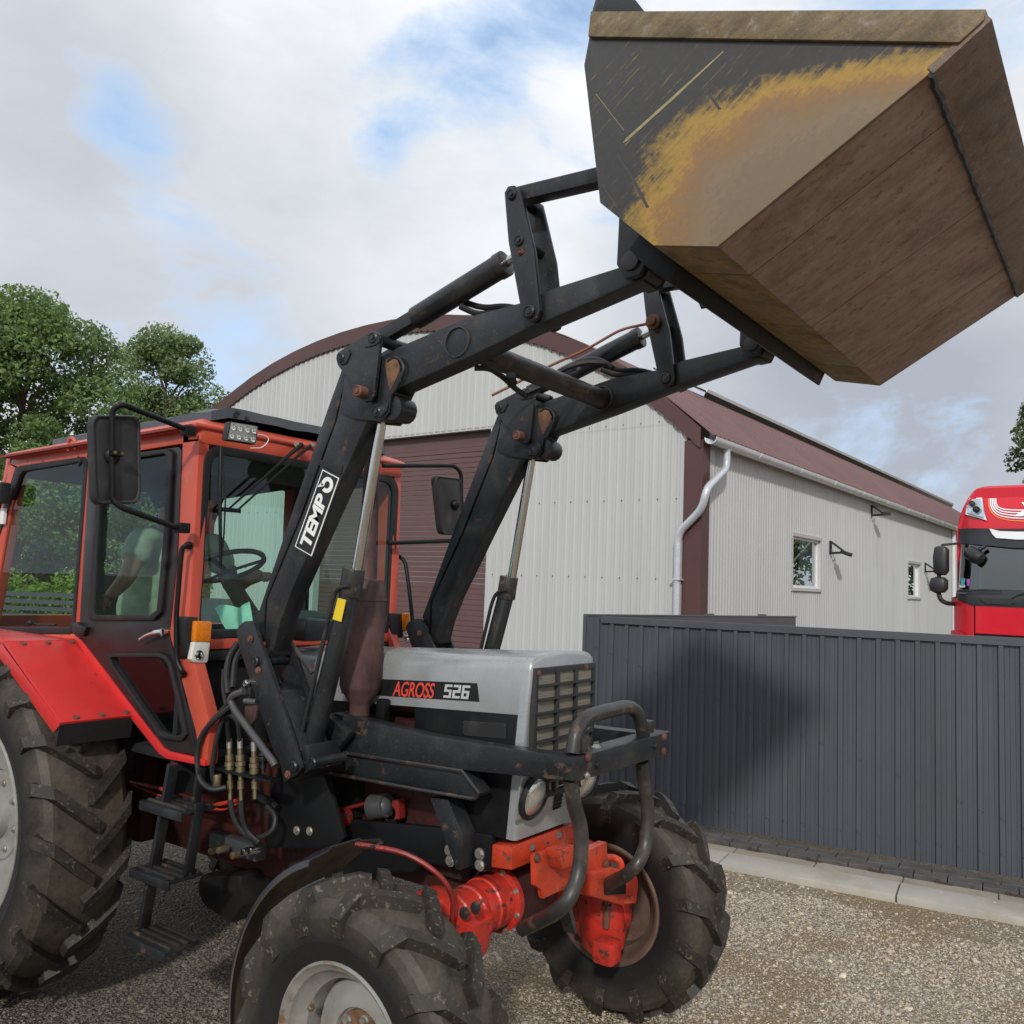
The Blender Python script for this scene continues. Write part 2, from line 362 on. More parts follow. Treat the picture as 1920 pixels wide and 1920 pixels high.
    def build(s, name, mat, parent=None, bevel=0.0, smooth=35, seg=2, weld=True):
        bm = s.bm
        if weld: bmesh.ops.remove_doubles(bm, verts=bm.verts, dist=1e-5)
        bmesh.ops.recalc_face_normals(bm, faces=bm.faces)
        if bevel:
            es = [e for e in bm.edges if len(e.link_faces) == 2 and e.calc_face_angle(0) > R(28)]
            bmesh.ops.bevel(bm, geom=es, offset=bevel, segments=seg, profile=.6, affect='EDGES', clamp_overlap=True)
        me = bpy.data.meshes.new(name)
        c = Vector((0, 0, 0))
        if len(bm.verts):
            lo = Vector([min(v.co[i] for v in bm.verts) for i in range(3)]); hi = Vector([max(v.co[i] for v in bm.verts) for i in range(3)])
            c = (lo + hi) / 2
            bmesh.ops.translate(bm, verts=bm.verts, vec=-c)
        for e in bm.edges: e.smooth = not (len(e.link_faces) != 2 or e.calc_face_angle(0) > R(smooth))
        for f in bm.faces: f.smooth = True
        bm.to_mesh(me); bm.free()
        if isinstance(mat, (list, tuple)):
            for mm in mat: me.materials.append(mm)
        else: me.materials.append(mat)
        o = bpy.data.objects.new(name, me); COL.objects.link(o); o.location = c
        if parent is not None: attach(o, parent)
        return o
def worldloc(o):
    p = Vector(o.location)
    while o.parent: o = o.parent; p = p + o.location
    return p
def attach(o, parent):                               # every object here is unrotated, so parenting is an offset
    o.location = o.location - worldloc(parent); o.parent = parent
def fillet(P, r, k=5):
    out = [P[0]]
    for a, b, c in zip(P, P[1:], P[2:]):
        d1 = (a - b); d2 = (c - b); rr = min(r, d1.length * .48, d2.length * .48)
        p1 = b + d1.normalized() * rr; p2 = b + d2.normalized() * rr
        for i in range(k + 1):
            t = i / k; out.append(p1 * (1 - t) ** 2 + b * 2 * t * (1 - t) + p2 * t * t)
    out.append(P[-1]); return out
def thing(name, label, cat, loc=(0, 0, 0), group=None):
    o = bpy.data.objects.new(name, None); COL.objects.link(o); o.location = loc; o.empty_display_size = .2
    return tag(o, label, cat, group)
def tag(o, label=None, cat=None, group=None, kind=None):
    for k, v in (('label', label), ('category', cat), ('group', group), ('kind', kind)):
        if v: o[k] = v
    return o
def dup(o, parent=None, off=(0, 0, 0)):
    c = o.copy(); COL.objects.link(c); c.location = Vector(o.location) + Vector(off)
    c.parent = parent if parent is not None else o.parent
    for ch in [x for x in bpy.data.objects if x.parent == o and x != c]: dup(ch, c)
    return c
def text_mesh(txt, O, Udir, Vdir, width, height, nrm, name, mat, parent, shear=0.0, depth=.0012, bold=0.0, space=1.0):
    cu = bpy.data.curves.new('lettering', 'FONT'); cu.body = txt; cu.shear = shear; cu.offset = bold; cu.space_character = space
    tmp = bpy.data.objects.new('lettering', cu); COL.objects.link(tmp)
    dg = bpy.context.evaluated_depsgraph_get(); dg.update()
    me = bpy.data.meshes.new_from_object(tmp.evaluated_get(dg)); bpy.data.objects.remove(tmp, do_unlink=True)
    co = np.array([v.co[:] for v in me.vertices]); lo = co.min(0); hi = co.max(0)
    b = MB(); bm = b.bm
    vs = [bm.verts.new(O + Udir * ((v.co.x - lo[0]) / (hi[0] - lo[0]) * width) + Vdir * ((v.co.y - lo[1]) / (hi[1] - lo[1]) * height)) for v in me.vertices]
    for p in me.polygons:
        try: bm.faces.new([vs[i] for i in p.vertices])
        except ValueError: pass
    g = bmesh.ops.extrude_face_region(bm, geom=list(bm.faces))
    bmesh.ops.translate(bm, verts=[v for v in g['geom'] if isinstance(v, bmesh.types.BMVert)], vec=nrm * depth)
    bpy.data.meshes.remove(me)
    return b.build(name, mat, parent)
# ------------------------------------------------------------------ ground
GA, GB = Vector((-3.159, 7.162, 0)), Vector((-.716, 7.458, 0))
FD = (GB - GA).normalized(); FN = Vector((FD.y, -FD.x, 0))          # fence direction, normal towards the yard
def groundmat():
    t = NT('gravel_ground'); v = t.coord('World')
    n1 = t.noise(38, 6, .7, v); n2 = t.noise(1.1, 4, .5, v); n3 = t.noise(130, 3, .6, v)
    vo = t.n('ShaderNodeTexVoronoi'); vo.inputs['Scale'].default_value = 62; t.l(v, vo.inputs['Vector'])
    stone = t.mix(t.ramp(vo.outputs['Color'], [(.15, 0.), (.85, 1.)]), (.19, .17, .14), (.54, .45, .33))
    soil = t.mix(n1, (.23, .165, .09), (.48, .36, .21))
    col = t.mix(t.ramp(n2, [(.38, .95), (.55, .25)]), stone, soil)
    col = t.mix(t.ramp(n3, [(.35, .6), (.6, 0.)]), col, (.045, .042, .038))
    t.bump(t.math('ADD', n1, t.math('MULTIPLY', vo.outputs['Distance'], -1.2)), .9, .02)
    sx = t.n('ShaderNodeSeparateXYZ'); t.l(v, sx.inputs[0]); left_shade = t.ramp(t.math('ADD', t.math('MULTIPLY', t.math('ADD', sx.outputs['X'], 3.2), -.9), t.math('MULTIPLY', n2, .6)), [(.0, 0.), (.5, 1.)])
    col = t.mix(t.math('MULTIPLY', left_shade, .72), col, (.03, .028, .026))  # shade over the left of the yard, painted into the ground colour
    return t.set(col, .85, 0, .3)
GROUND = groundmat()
def gz(x, y):
    return -.075 * math.exp(-((x + 4.6) ** 2 + .3 * (y - 3) ** 2) / 1.1) + .018 * noise.noise((x * .9, y * .9, 1.3)) + .010 * noise.noise((x * 2.7, y * 2.7, 4.1)) - .012
b = MB()
xs = sorted(set([-400, -150, -60, -30, -18] + [-12 + i * .2 for i in range(86)] + [8, 15, 30, 60, 150, 400]))
ys = sorted(set([-300, -100, -30, -10, -4] + [-1 + i * .2 for i in range(56)] + [14, 20, 30, 50, 90, 160, 400]))
g = [[b.bm.verts.new((x, y, gz(x, y))) for x in xs] for y in ys]
for j in range(len(ys) - 1):
    for i in range(len(xs) - 1): b.bm.faces.new((g[j][i], g[j][i + 1], g[j + 1][i + 1], g[j + 1][i]))
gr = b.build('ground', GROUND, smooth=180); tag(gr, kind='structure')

# loose gravel: instanced stones over the part of the yard in view
def stone_mat():
    t = NT('stone'); oi = t.n('ShaderNodeObjectInfo'); n = t.noise(30, 3, .6)
    c = t.ramp(oi.outputs['Random'], [(0., (.20, .19, .175)), (.20, (.48, .41, .32)), (.40, (.33, .30, .26)), (.58, (.60, .49, .35)), (.74, (.40, .385, .36)), (.87, (.50, .36, .28)), (1., (.80, .70, .53))])
    sx = t.n('ShaderNodeSeparateXYZ'); t.l(oi.outputs['Location'], sx.inputs[0]); left_shade = t.ramp(t.math('ADD', t.math('MULTIPLY', t.math('ADD', sx.outputs['X'], 3.2), -.9), t.math('MULTIPLY', oi.outputs['Random'], .45)), [(.0, 0.), (.6, 1.)])
    c = t.mix(t.math('MULTIPLY', n, .5), c, t.mix(.5, c, (.14, .11, .075))); c = t.mix(t.math('MULTIPLY', left_shade, .66), c, (.03, .029, .028))  # stones on the left darkened in colour by the same painted shade
    return t.set(c, .78, 0, .35)
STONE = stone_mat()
stones = []
for k in range(6):
    b = MB(); bmesh.ops.create_icosphere(b.bm, subdivisions=1 if k < 4 else 2, radius=1)
    for v in b.bm.verts:
        v.co *= 1 + .45 * (noise.noise(v.co * 1.3 + Vector((k * 7.1, 0, 0))))
        v.co.z *= .62; v.co.x *= 1.15
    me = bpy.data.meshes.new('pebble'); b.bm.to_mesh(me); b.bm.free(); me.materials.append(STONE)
    for p in me.polygons: p.use_smooth = k % 2 == 0
    stones.append(me)
pcol = bpy.data.collections.new('pebble_shapes')
for me in stones: pcol.objects.link(bpy.data.objects.new('pebble', me))
def scatter(name, outline, density, smin, smax, seed, power=2.2):
    b = MB(); x0, x1 = min(p.x for p in outline), max(p.x for p in outline); y0, y1 = min(p.y for p in outline), max(p.y for p in outline); st_ = max(.06, min(.12, (y1 - y0) / 8)); z0 = outline[0].z
    def inside(x, y):
        c = False; n = len(outline)
        for i in range(n):
            p, q = outline[i], outline[i - 1]
            if (p.y > y) != (q.y > y) and x < (q.x - p.x) * (y - p.y) / (q.y - p.y) + p.x: c = not c
        return c
    grid = {}
    def gv(i, j):
        if (i, j) not in grid: grid[(i, j)] = b.bm.verts.new((x0 + i * st_, y0 + j * st_, z0 + (gz(x0 + i * st_, y0 + j * st_) if z0 == 0 else 0)))
        return grid[(i, j)]
    for i in range(int((x1 - x0) / st_) + 1):
        for j in range(int((y1 - y0) / st_) + 1):
            cx, cy = x0 + (i + .5) * st_, y0 + (j + .5) * st_
            if inside(cx, cy): b.bm.faces.new((gv(i, j), gv(i + 1, j), gv(i + 1, j + 1), gv(i, j + 1)))
    me = bpy.data.meshes.new(name); b.bm.to_mesh(me); b.bm.free()
    o = bpy.data.objects.new(name, me); COL.objects.link(o)
    ng = bpy.data.node_groups.new(name, 'GeometryNodeTree')
    ng.interface.new_socket('Geometry', in_out='INPUT', socket_type='NodeSocketGeometry'); ng.interface.new_socket('Geometry', in_out='OUTPUT', socket_type='NodeSocketGeometry')
    N = ng.nodes.new; L = ng.links.new
    gi, go = N('NodeGroupInput'), N('NodeGroupOutput')
    ds = N('GeometryNodeDistributePointsOnFaces'); nz = N('ShaderNodeTexNoise'); nz.inputs['Scale'].default_value = 1.1; nz.inputs['Detail'].default_value = 4; nz.inputs['Roughness'].default_value = .5; mpd = N('ShaderNodeMapRange'); mpd.inputs[1].default_value = .36; mpd.inputs[2].default_value = .52; mpd.inputs[3].default_value = density * .16; mpd.inputs[4].default_value = density; L(nz.outputs[0], mpd.inputs[0]); L(mpd.outputs[0], ds.inputs['Density']); ds.inputs['Seed'].default_value = seed
    ci = N('GeometryNodeCollectionInfo'); ci.inputs[0].default_value = pcol; ci.inputs['Separate Children'].default_value = True; ci.inputs['Reset Children'].default_value = True
    ins = N('GeometryNodeInstanceOnPoints'); ins.inputs['Pick Instance'].default_value = True
    rv = N('FunctionNodeRandomValue'); rv.data_type = 'FLOAT_VECTOR'; rv.inputs[0].default_value = (-.5, -.5, 0); rv.inputs[1].default_value = (.5, .5, 6.283)
    rs = N('FunctionNodeRandomValue'); rs.data_type = 'FLOAT'; rs.inputs[2].default_value = 0; rs.inputs[3].default_value = 1; rs.inputs['Seed'].default_value = seed + 5
    pw = N('ShaderNodeMath'); pw.operation = 'POWER'; pw.inputs[1].default_value = power; L(rs.outputs[1], pw.inputs[0])
    mr = N('ShaderNodeMapRange'); mr.inputs[3].default_value = smin; mr.inputs[4].default_value = smax; L(pw.outputs[0], mr.inputs[0])
    L(gi.outputs[0], ds.inputs[0]); L(ds.outputs['Points'], ins.inputs['Points']); L(ci.outputs[0], ins.inputs['Instance'])
    L(rv.outputs[0], ins.inputs['Rotation']); L(mr.outputs[0], ins.inputs['Scale']); L(ins.outputs[0], go.inputs[0])
    md = o.modifiers.new('scatter', 'NODES'); md.node_group = ng
    tag(o, kind='stuff'); return o
KE = .85                                             # the kerb lies this far in front of the fence
def fpt(u, off, z=0.0): return GA + FD * u + FN * off + Vector((0, 0, z))
area = [Vector((-6.4, 1.2, 0)), Vector((-.9, 1.6, 0)), Vector((.6, 3.3, 0)), Vector((1.6, 4.2, 0)), fpt(5.2, KE + .34), fpt(3.4, KE + .22), fpt(2.2, KE + .44), fpt(1.2, KE + .26), fpt(.4, KE + .46), fpt(-.6, KE + .30), fpt(-3.5, KE + .36)]
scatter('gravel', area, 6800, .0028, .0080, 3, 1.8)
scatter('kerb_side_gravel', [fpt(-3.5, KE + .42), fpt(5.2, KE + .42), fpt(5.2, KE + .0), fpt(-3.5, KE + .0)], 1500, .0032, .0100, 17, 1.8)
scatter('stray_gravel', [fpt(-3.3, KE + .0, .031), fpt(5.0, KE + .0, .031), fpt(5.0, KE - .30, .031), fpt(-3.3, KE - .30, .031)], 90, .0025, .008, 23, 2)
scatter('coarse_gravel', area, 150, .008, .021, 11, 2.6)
b = MB()
# ------------------------------------------------------------------ kerb, pavers, drain
seg = []
for i, u0 in enumerate([-3.1, -1.9, -.7, .5, 1.7, 2.9, 4.1]):
    k = MB(); L_ = 1.19
    k.box((0, 0, 0), (L_, .325, .10), Matrix.Rotation(math.atan2(FD.y, FD.x), 3, 'Z'))
    bmesh.ops.translate(k.bm, verts=k.bm.verts, vec=fpt(u0 + L_ / 2, .70, -.020))
    seg.append(k)
kerb = thing('kerb', None, None, tuple(fpt(1, .47))); tag(kerb, kind='structure')
for k in seg: k.build('kerb_slab', CONC, kerb, .006)
for u0 in [-3.1 + i * .6 for i in range(14)]:
    k = MB(); k.box((0, 0, 0), (.592, .195, .08), Matrix.Rotation(math.atan2(FD.y, FD.x), 3, 'Z')); bmesh.ops.translate(k.bm, verts=k.bm.verts, vec=fpt(u0 + .3, .435, -.024 + rnd.uniform(-.002, .002))); k.build('gutter_slab', CONC2, kerb, .005, seg=1)
pav = thing('pavement', None, None, tuple(fpt(1, .15))); tag(pav, kind='structure')
base = MB(); base.box((0, 0, 0), (8.2, .44, .05), Matrix.Rotation(math.atan2(FD.y, FD.x), 3, 'Z'))
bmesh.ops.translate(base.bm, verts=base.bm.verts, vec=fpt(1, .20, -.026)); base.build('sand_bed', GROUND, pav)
pb = MB()
w, l, n_ = .152, .215, .02
prof = [(-l / 2, -w / 2), (-l * .28, -w / 2), (-l * .17, -w / 2 + n_), (l * .17, -w / 2 + n_), (l * .28, -w / 2), (l / 2, -w / 2), (l / 2, w / 2), (l * .28, w / 2), (l * .17, w / 2 - n_), (-l * .17, w / 2 - n_), (-l * .28, w / 2), (-l / 2, w / 2)]
pb.loft([[FD * x + FN * y + Vector((0, 0, z)) for x, y in prof] for z in (-.03, .03)])
paver = None
for row in range(2):
    for i in range(37):
        u = -3.1 + i * .221 + row * .11
        if paver is None: paver = pb.build('paver', PAVER, pav, .004, seg=1); o = paver
        else: o = paver.copy(); COL.objects.link(o); o.parent = pav
        o.location = fpt(u, .09 + row * .158, .008 + rnd.uniform(-.004, .004)) - worldloc(pav)
for i in range(18):                                   # small recesses along the paver edge
    d = MB(); d.box((0, 0, 0), (.11, .05, .03), Matrix.Rotation(math.atan2(FD.y, FD.x), 3, 'Z'))
    bmesh.ops.translate(d.bm, verts=d.bm.verts, vec=fpt(-2.9 + i * .442, .330, .008)); d.build('edge_notch', GULLY, pav)

# ------------------------------------------------------------------ anthracite sheet fence
FH = 1.757
fen = thing('fence', 'anthracite profiled sheet fence with capped top behind the front wheel', 'fence', tuple(fpt(1, 0)))
U0 = None
for k in range(400):                                  # left end of the fence: where it is seen at px 1099
    u = -4 + k * .01
    if proj(fpt(u, 0, FH))[0] > 1099: U0 = u; break
per, rw = .1392, .036
u = U0; i = 0; b = None; sheet = 0
NR = 8
while u < 5.0:
    b = MB(); cols = []
    for r_ in range(NR):
        uu = u + r_ * per
        for (du, off) in ((0, .0), (.033, .0), (.0345, .0025), (.036, .0), (.069, .0), (.0705, .0025), (.072, .0), (per - rw - .004, 0), (per - rw, .022), (per - .004, .022)):
            cols.append((uu + du, off))
    cols.append((u + NR * per + .004, .001))
    jit = rnd.uniform(-.002, .002)
    vs = [[b.bm.verts.new(fpt(c, o_ + jit, z)) for z in (.055, FH - .02)] for c, o_ in cols]
    for a, c in zip(vs, vs[1:]): b.bm.faces.new((a[0], c[0], c[1], a[1]))
    g = bmesh.ops.extrude_face_region(b.bm, geom=list(b.bm.faces))
    bmesh.ops.translate(b.bm, verts=[v for v in g['geom'] if isinstance(v, bmesh.types.BMVert)], vec=-FN * .004)
    b.build('fence_sheet', FENCE, fen, smooth=20)
    u += NR * per; sheet += 1
UE = u
rz = Matrix.Rotation(math.atan2(FD.y, FD.x), 3, 'Z')
b = MB(); ucap = U0 + .16
b.box(fpt((ucap + UE) / 2, .004, FH - .012), (UE - ucap, .055, .024), rz)
b.box(fpt((ucap + UE) / 2, .029, FH - .032), (UE - ucap, .004, .05), rz); b.build('top_cap', FENCE, fen)
b = MB(); b.box(fpt(U0 - .012, -.01, FH / 2 + .03), (.03, .05, FH - .06), rz); b.build('end_post', FENCE, fen)
b = MB()
for z, s_ in ((.30, 0), (FH - .35, 0)): b.box(fpt((U0 + UE) / 2, -.035, z), (UE - U0, .04, .06), rz)
b.build('rail', FENCE, fen)
b = MB()
uu = U0; cnt = 0
while uu < UE:
    uc = uu + per - rw / 2
    fr = (uc - U0) / 3.95
    for z in (.20, FH * (.86 - .72 * fr)):
        if .1 < z < FH - .1:
            for s_ in (-.010, .012): b.cyl(fpt(uc + s_, .021, z - s_ * .6), fpt(uc + s_, .028, z - s_ * .6), .0058, n=6)
    uu += per
o = b.build('screw', PIPEGREY, fen); tag(o, kind='stuff')
# return leaf of the fence running back towards the warehouse
c0 = fpt(U0 - .02, -.03); e_ = ray(1490, 1157); tt = (FH + .0 - EYE.z) / e_.z; c1 = EYE + e_ * tt; c1.z = 0
gl = (c1 - c0); gl.z = 0; gln = gl.length; gd = gl.normalized(); gnn = Vector((gd.y, -gd.x, 0))
gate = thing('gate', 'smooth grey brown gate leaf running back behind the anthracite fence', 'gate', tuple(c0 + gl * .5))
b = MB(); rg = Matrix.Rotation(math.atan2(gd.y, gd.x), 3, 'Z')
b.box(c0 + gl * .5 + Vector((0, 0, FH / 2)), (gln, .03, FH), rg); b.build('leaf', FENCE2, gate)
b = MB(); b.box(c0 + gl * .5 + Vector((0, 0, FH + .006)), (gln + .02, .045, .012), rg); b.build('top_cap', FENCE, gate)
for px in (1337, 1436):
    s_ = .5
    for k in range(200):
        p = c0 + gl * (k / 200)
        if proj(p + Vector((0, 0, FH)))[0] > px: break
    b = MB(); b.box(p - gnn * .05 + Vector((0, 0, FH / 2 + .01)), (.08, .06, FH + .035), rg); b.build('post', FENCE, gate)

# ------------------------------------------------------------------ warehouse
DW = 16.0
cr = ray(1310.6, 1155); C0 = EYE + cr * (DW / cr.dot(FWD)); C0.z = 0
vh = _v; rh = _r
aS, aF = R(37.3), R(52.7)
SD = (vh * math.cos(aS) + rh * math.sin(aS)); FDD = (vh * math.cos(aF) - rh * math.sin(aF))      # along the side wall, along the front
NF = Vector((-SD.x, -SD.y, 0)); NS = Vector((-FDD.x, -FDD.y, 0))                                      # outward normals
def fac(px, py):
    p = atp(px, py, C0, NF); return (p - C0).dot(FDD), p.z
def sid(px, py):
    p = atp(px, py, C0, NS); return (p - C0).dot(SD), p.z
def FP(u, z, off=0.0): return C0 + FDD * u + NF * off + Vector((0, 0, z))
def SP(u, z, off=0.0): return C0 + SD * u + NS * off + Vector((0, 0, z))
arc_px = [(1311, 800), (1240, 735), (1180, 690), (1100, 650), (1030, 620), (965, 602), (900, 594), (840, 592), (780, 596), (720, 605), (660, 618), (600, 637), (540, 668), (470, 715), (415, 755)]
arc = [fac(*p) for p in arc_px]
# symmetric smooth roof line through the measured points
us = np.array([a[0] for a in arc]); zs = np.array([a[1] for a in arc])
q = np.polyfit(us, zs, 4)
ZE = float(np.polyval(q, 0)); 
_uu = np.linspace(5, us.max() + 8, 400); _zz = np.polyval(q, _uu)
WF = float(us.max()) + .25
def roofz(u): return float(np.polyval(q, max(0.0, min(u, WF))))
wh = thing('warehouse', 'light grey corrugated metal warehouse with arched brown roof edge and brown roller door', 'warehouse', tuple(C0))
EAVE = ZE - .45
# front wall: ribbed sheets, split at the horizontal lap
zlap = (fac(1082, 811.5)[1] + fac(1283, 791)[1]) / 2
d0, d1 = fac(912, 1100)[0], fac(585, 1100)[0]; dz = (fac(800, 815)[1] + fac(726.6, 821.9)[1]) / 2
def wallsheet(P, u0, u1, zb, ztop, per, ribs, mat, name, lift=0.0):
    b = MB(); cols = []; u = u0
    while u < u1 - 1e-4:
        for du, off in ribs:
            if u + du < u1: cols.append((u + du, off))
        u += per
    cols.append((u1, ribs[0][1] + .0015))
    vs = []
    for c, o_ in cols:
        vs.append((b.bm.verts.new(P(c, zb(c) if callable(zb) else zb, o_ + lift)), b.bm.verts.new(P(c, ztop(c) if callable(ztop) else ztop, o_ + lift))))
    for a, c in zip(vs, vs[1:]): b.bm.faces.new((a[0], c[0], c[1], a[1]))
    return b.build(name, mat, wh, smooth=18)
RIB = ((0, .0), (.012, -.012), (.020, .0), (.085, .0), (.10, .016), (.125, .016), (.140, .0))
pf = .196
u = .30; nsh = 5
while u < WF - .05:
    u1 = min(u + pf * nsh, WF - .05)
    inside = u1 > d0 + .01 and u < d1 - .01
    if not inside:
        wallsheet(FP, u, u1, 0.0, lambda c: min(zlap, roofz(c) - .3), pf, RIB, WALL, 'wall_sheet')
    else:
        if u < d0: wallsheet(FP, u, d0, 0.0, lambda c: min(zlap, roofz(c) - .3), pf, RIB, WALL, 'wall_sheet')
        if u1 > d1: wallsheet(FP, d1, u1, 0.0, lambda c: min(zlap, roofz(c) - .3), pf, RIB, WALL, 'wall_sheet')
        a0, a1 = max(u, d0), min(u1, d1)
        if a1 > a0 and dz < zlap: wallsheet(FP, a0, a1, dz, zlap, pf, RIB, WALL, 'wall_sheet')
    if roofz(min(max(u, u1 - .001), WF)) - .3 > zlap or roofz(u) - .3 > zlap:
        zb = lambda c: max(zlap, dz if d0 < c < d1 else zlap) - .012
        wallsheet(FP, u, u1, zb, lambda c: max(zlap + .01, roofz(c) - .3), pf, RIB, WALL, 'wall_sheet', .004)
    u = u1
sb = MB()
for (py, zz) in ((0, (fac(1145, 939)[1])), (0, fac(1145, 1083)[1]), (0, zlap + .06)):
    u = .5
    while u < WF - .4:
        if not (d0 - .1 < u < d1 + .1) and zz < roofz(u) - .4: sb.cyl(FP(u, zz, .0), FP(u, zz, .012), .012, n=6)
        u += pf * 2
o = sb.build('wall_screw', LAMPB, wh); tag(o, kind='stuff')
# roller door of horizontal slats in a reveal
pz = .118; z = .02; k = 0; dp = None
while z < dz - .34:
    b = MB(); P = [(.0, -.20), (.006, -.186), (pz - .010, -.186), (pz - .004, -.20)]
    b.loft([[FP(uu, z + a, o_) for a, o_ in P] + [FP(uu, z + pz - .004, -.22), FP(uu, z, -.22)] for uu in (d0 + .04, d1 - .04)])
    if dp is None: dp = b.build('door_slat', DOORB, wh, smooth=20); z00 = z
    else: b.bm.free(); c = dp.copy(); COL.objects.link(c); c.parent = wh; c.location.z += z - z00
    z += pz
b = MB(); b.loft([[FP(uu, zz, o_) for zz, o_ in ((z, -.20), (dz + .02, -.20), (dz + .02, -.24), (z, -.24))] for uu in (d0, d1)]); b.build('door_header', DOORB, wh)
b = MB()
for uu in (d0, d1 - .04): b.loft([[FP(uu + a, zz, o_) for a, o_ in ((0, -.001), (.04, -.001), (.04, -.26), (0, -.26))] for zz in (0, dz)])
b.loft([[FP(uu, zz, o_) for zz, o_ in ((dz, .0), (dz + .05, .02), (dz + .05, -.26), (dz, -.26))] for uu in (d0 - .02, d1 + .02)]); b.build('door_jamb', WALL, wh)
# brown verge trim following the arch, in straight lengths with a dogtooth lower edge
cut = [0.0] + [float(x) for x in np.linspace(.9, WF + .15, 17)]
for a, c in zip(cut, cut[1:]):
    b = MB(); n = max(4, int((c - a) / pf * 2)); top = []; bot = []
    za, zc = roofz(a), roofz(c)
    for i in range(n + 1):
        f = i / n; uu = a + (c - a) * f; zt = za + (zc - za) * f
        top.append((uu, zt)); bot.append((uu, zt - .36 - (.028 if i % 2 else 0)))
    if a == 0.0:
        bot[0] = (bot[0][0], bot[0][1])
    for off in (.075,):
        v1 = [b.bm.verts.new(FP(x, z_, off)) for x, z_ in top]; v2 = [b.bm.verts.new(FP(x, z_, off)) for x, z_ in bot]
        v3 = [b.bm.verts.new(FP(x, z_ + .004, -.25)) for x, z_ in top]; v4 = [b.bm.verts.new(FP(x, z_, .02)) for x, z_ in bot]
        for i in range(n):
            b.bm.faces.new((v2[i], v2[i + 1], v1[i + 1], v1[i])); b.bm.faces.new((v1[i], v1[i + 1], v3[i + 1], v3[i])); b.bm.faces.new((v4[i], v4[i + 1], v2[i + 1], v2[i]))
    b.build('verge_trim', BROWN, wh)
b = MB()                                               # corner trim
b.loft([[FP(.34, z, .03), FP(-.03, z, .03), SP(.30, z, .03), SP(.30, z, .012), FP(-.012, z, .012), FP(.34, z, .012)] for z in (0, ZE - .20)]); b.build('corner_trim', BROWN, wh)
b = MB(); b.loft([[FP(WF + .05, z, .03), FP(WF - .3, z, .03), FP(WF - .3, z, .0), FP(WF + .05, z, -.3)] for z in (0, roofz(WF) - .2)]); b.build('corner_trim', BROWN, wh)
# side wall of finer corrugation with openings for two windows
SL = sid(1874, 1040)[0]; SPIPE = sid(1784, 1002)[0]
zg = float(np.mean([sid(1520.6, 900)[1], sid(1783, 1002)[1], sid(1345, 832)[1]]))
w1a, w1z1 = sid(1485, 1003); w1b, _ = sid(1537, 1015); _, w1z0 = sid(1485, 1103)
w2a, w2z1 = sid(1701, 1054); w2b, _ = sid(1724, 1060); _, w2z0 = sid(1701, 1120)
WRIB = ((0, 0.), (.030, .0), (.055, .018), (.085, .018), (.112, .0))
pw_ = .138
holes = [(w1a, w1b, w1z0, w1z1), (w2a, w2b, w2z0, w2z1)]
u = .30
while u < SL:
    u1 = min(u + pw_ * 8, SL); segs = [u]
    for h in holes:
        for e in h[:2]:
            if u + .01 < e < u1 - .01: segs.append(e)
    segs = sorted(segs) + [u1]
    for a, c in zip(segs, segs[1:]):
        mid = (a + c) / 2; hh = [h for h in holes if h[0] <= mid <= h[1]]
        if hh:
            wallsheet(SP, a, c, 0., hh[0][2], pw_, WRIB, WALL2, 'wall_sheet'); wallsheet(SP, a, c, hh[0][3], zg + .3, pw_, WRIB, WALL2, 'wall_sheet')
        else: wallsheet(SP, a, c, 0., zg + .3, pw_, WRIB, WALL2, 'wall_sheet')
    u = u1
for (a, c, z0, z1) in holes:
    wf = MB(); t_ = .075
    def sring(o4, i4, off0, off1):
        n = 4
        O1 = [wf.bm.verts.new(SP(*p, off1)) for p in o4]; I1 = [wf.bm.verts.new(SP(*p, off1)) for p in i4]; O2 = [wf.bm.verts.new(SP(*p, off0)) for p in o4]; I2 = [wf.bm.verts.new(SP(*p, off0)) for p in i4]
        for i in range(4):
            j = (i + 1) % 4
            for f in ((O1[i], O1[j], I1[j], I1[i]), (O1[j], O1[i], O2[i], O2[j]), (I1[i], I1[j], I2[j], I2[i])): wf.bm.faces.new(f)
    sring([(a + .002, z0 + .002), (c - .002, z0 + .002), (c - .002, z1 - .002), (a + .002, z1 - .002)], [(a + t_, z0 + t_), (c - t_, z0 + t_), (c - t_, z1 - t_), (a + t_, z1 - t_)], -.12, -.03)
    win = wf.build('window', PVC, wh)
    b = MB(); b.face([SP(a + t_, z0 + t_, -.075), SP(c - t_, z0 + t_, -.075), SP(c - t_, z1 - t_, -.075), SP(a + t_, z1 - t_, -.075)]); b.build('pane', GLASSW, win)
    b = MB(); b.face([SP(a, z0, -.5), SP(c, z0, -.5), SP(c, z1, -.5), SP(a, z1, -.5)]); b.build('blind', CABIN, win)
    b = MB()
    b.loft([[SP(uu, z0 + a_, o_) for a_, o_ in ((0, -.1), (.02, .05), (-.05, .055), (-.06, .0))] for uu in (a - .03, c + .05)])
    b.loft([[SP(uu, z1 + a_, o_) for a_, o_ in ((0, -.1), (-.02, .045), (.06, .05), (.07, .0))] for uu in (a - .03, c + .05)])
    for uu, s_ in ((a, -1), (c, 1)): b.loft([[SP(uu + a_ * s_, zz, o_) for a_, o_ in ((0, -.1), (0, .035), (.05, .035), (.05, .0))] for zz in (z0, z1)])
    b.build('frame_trim', WALL2, win)
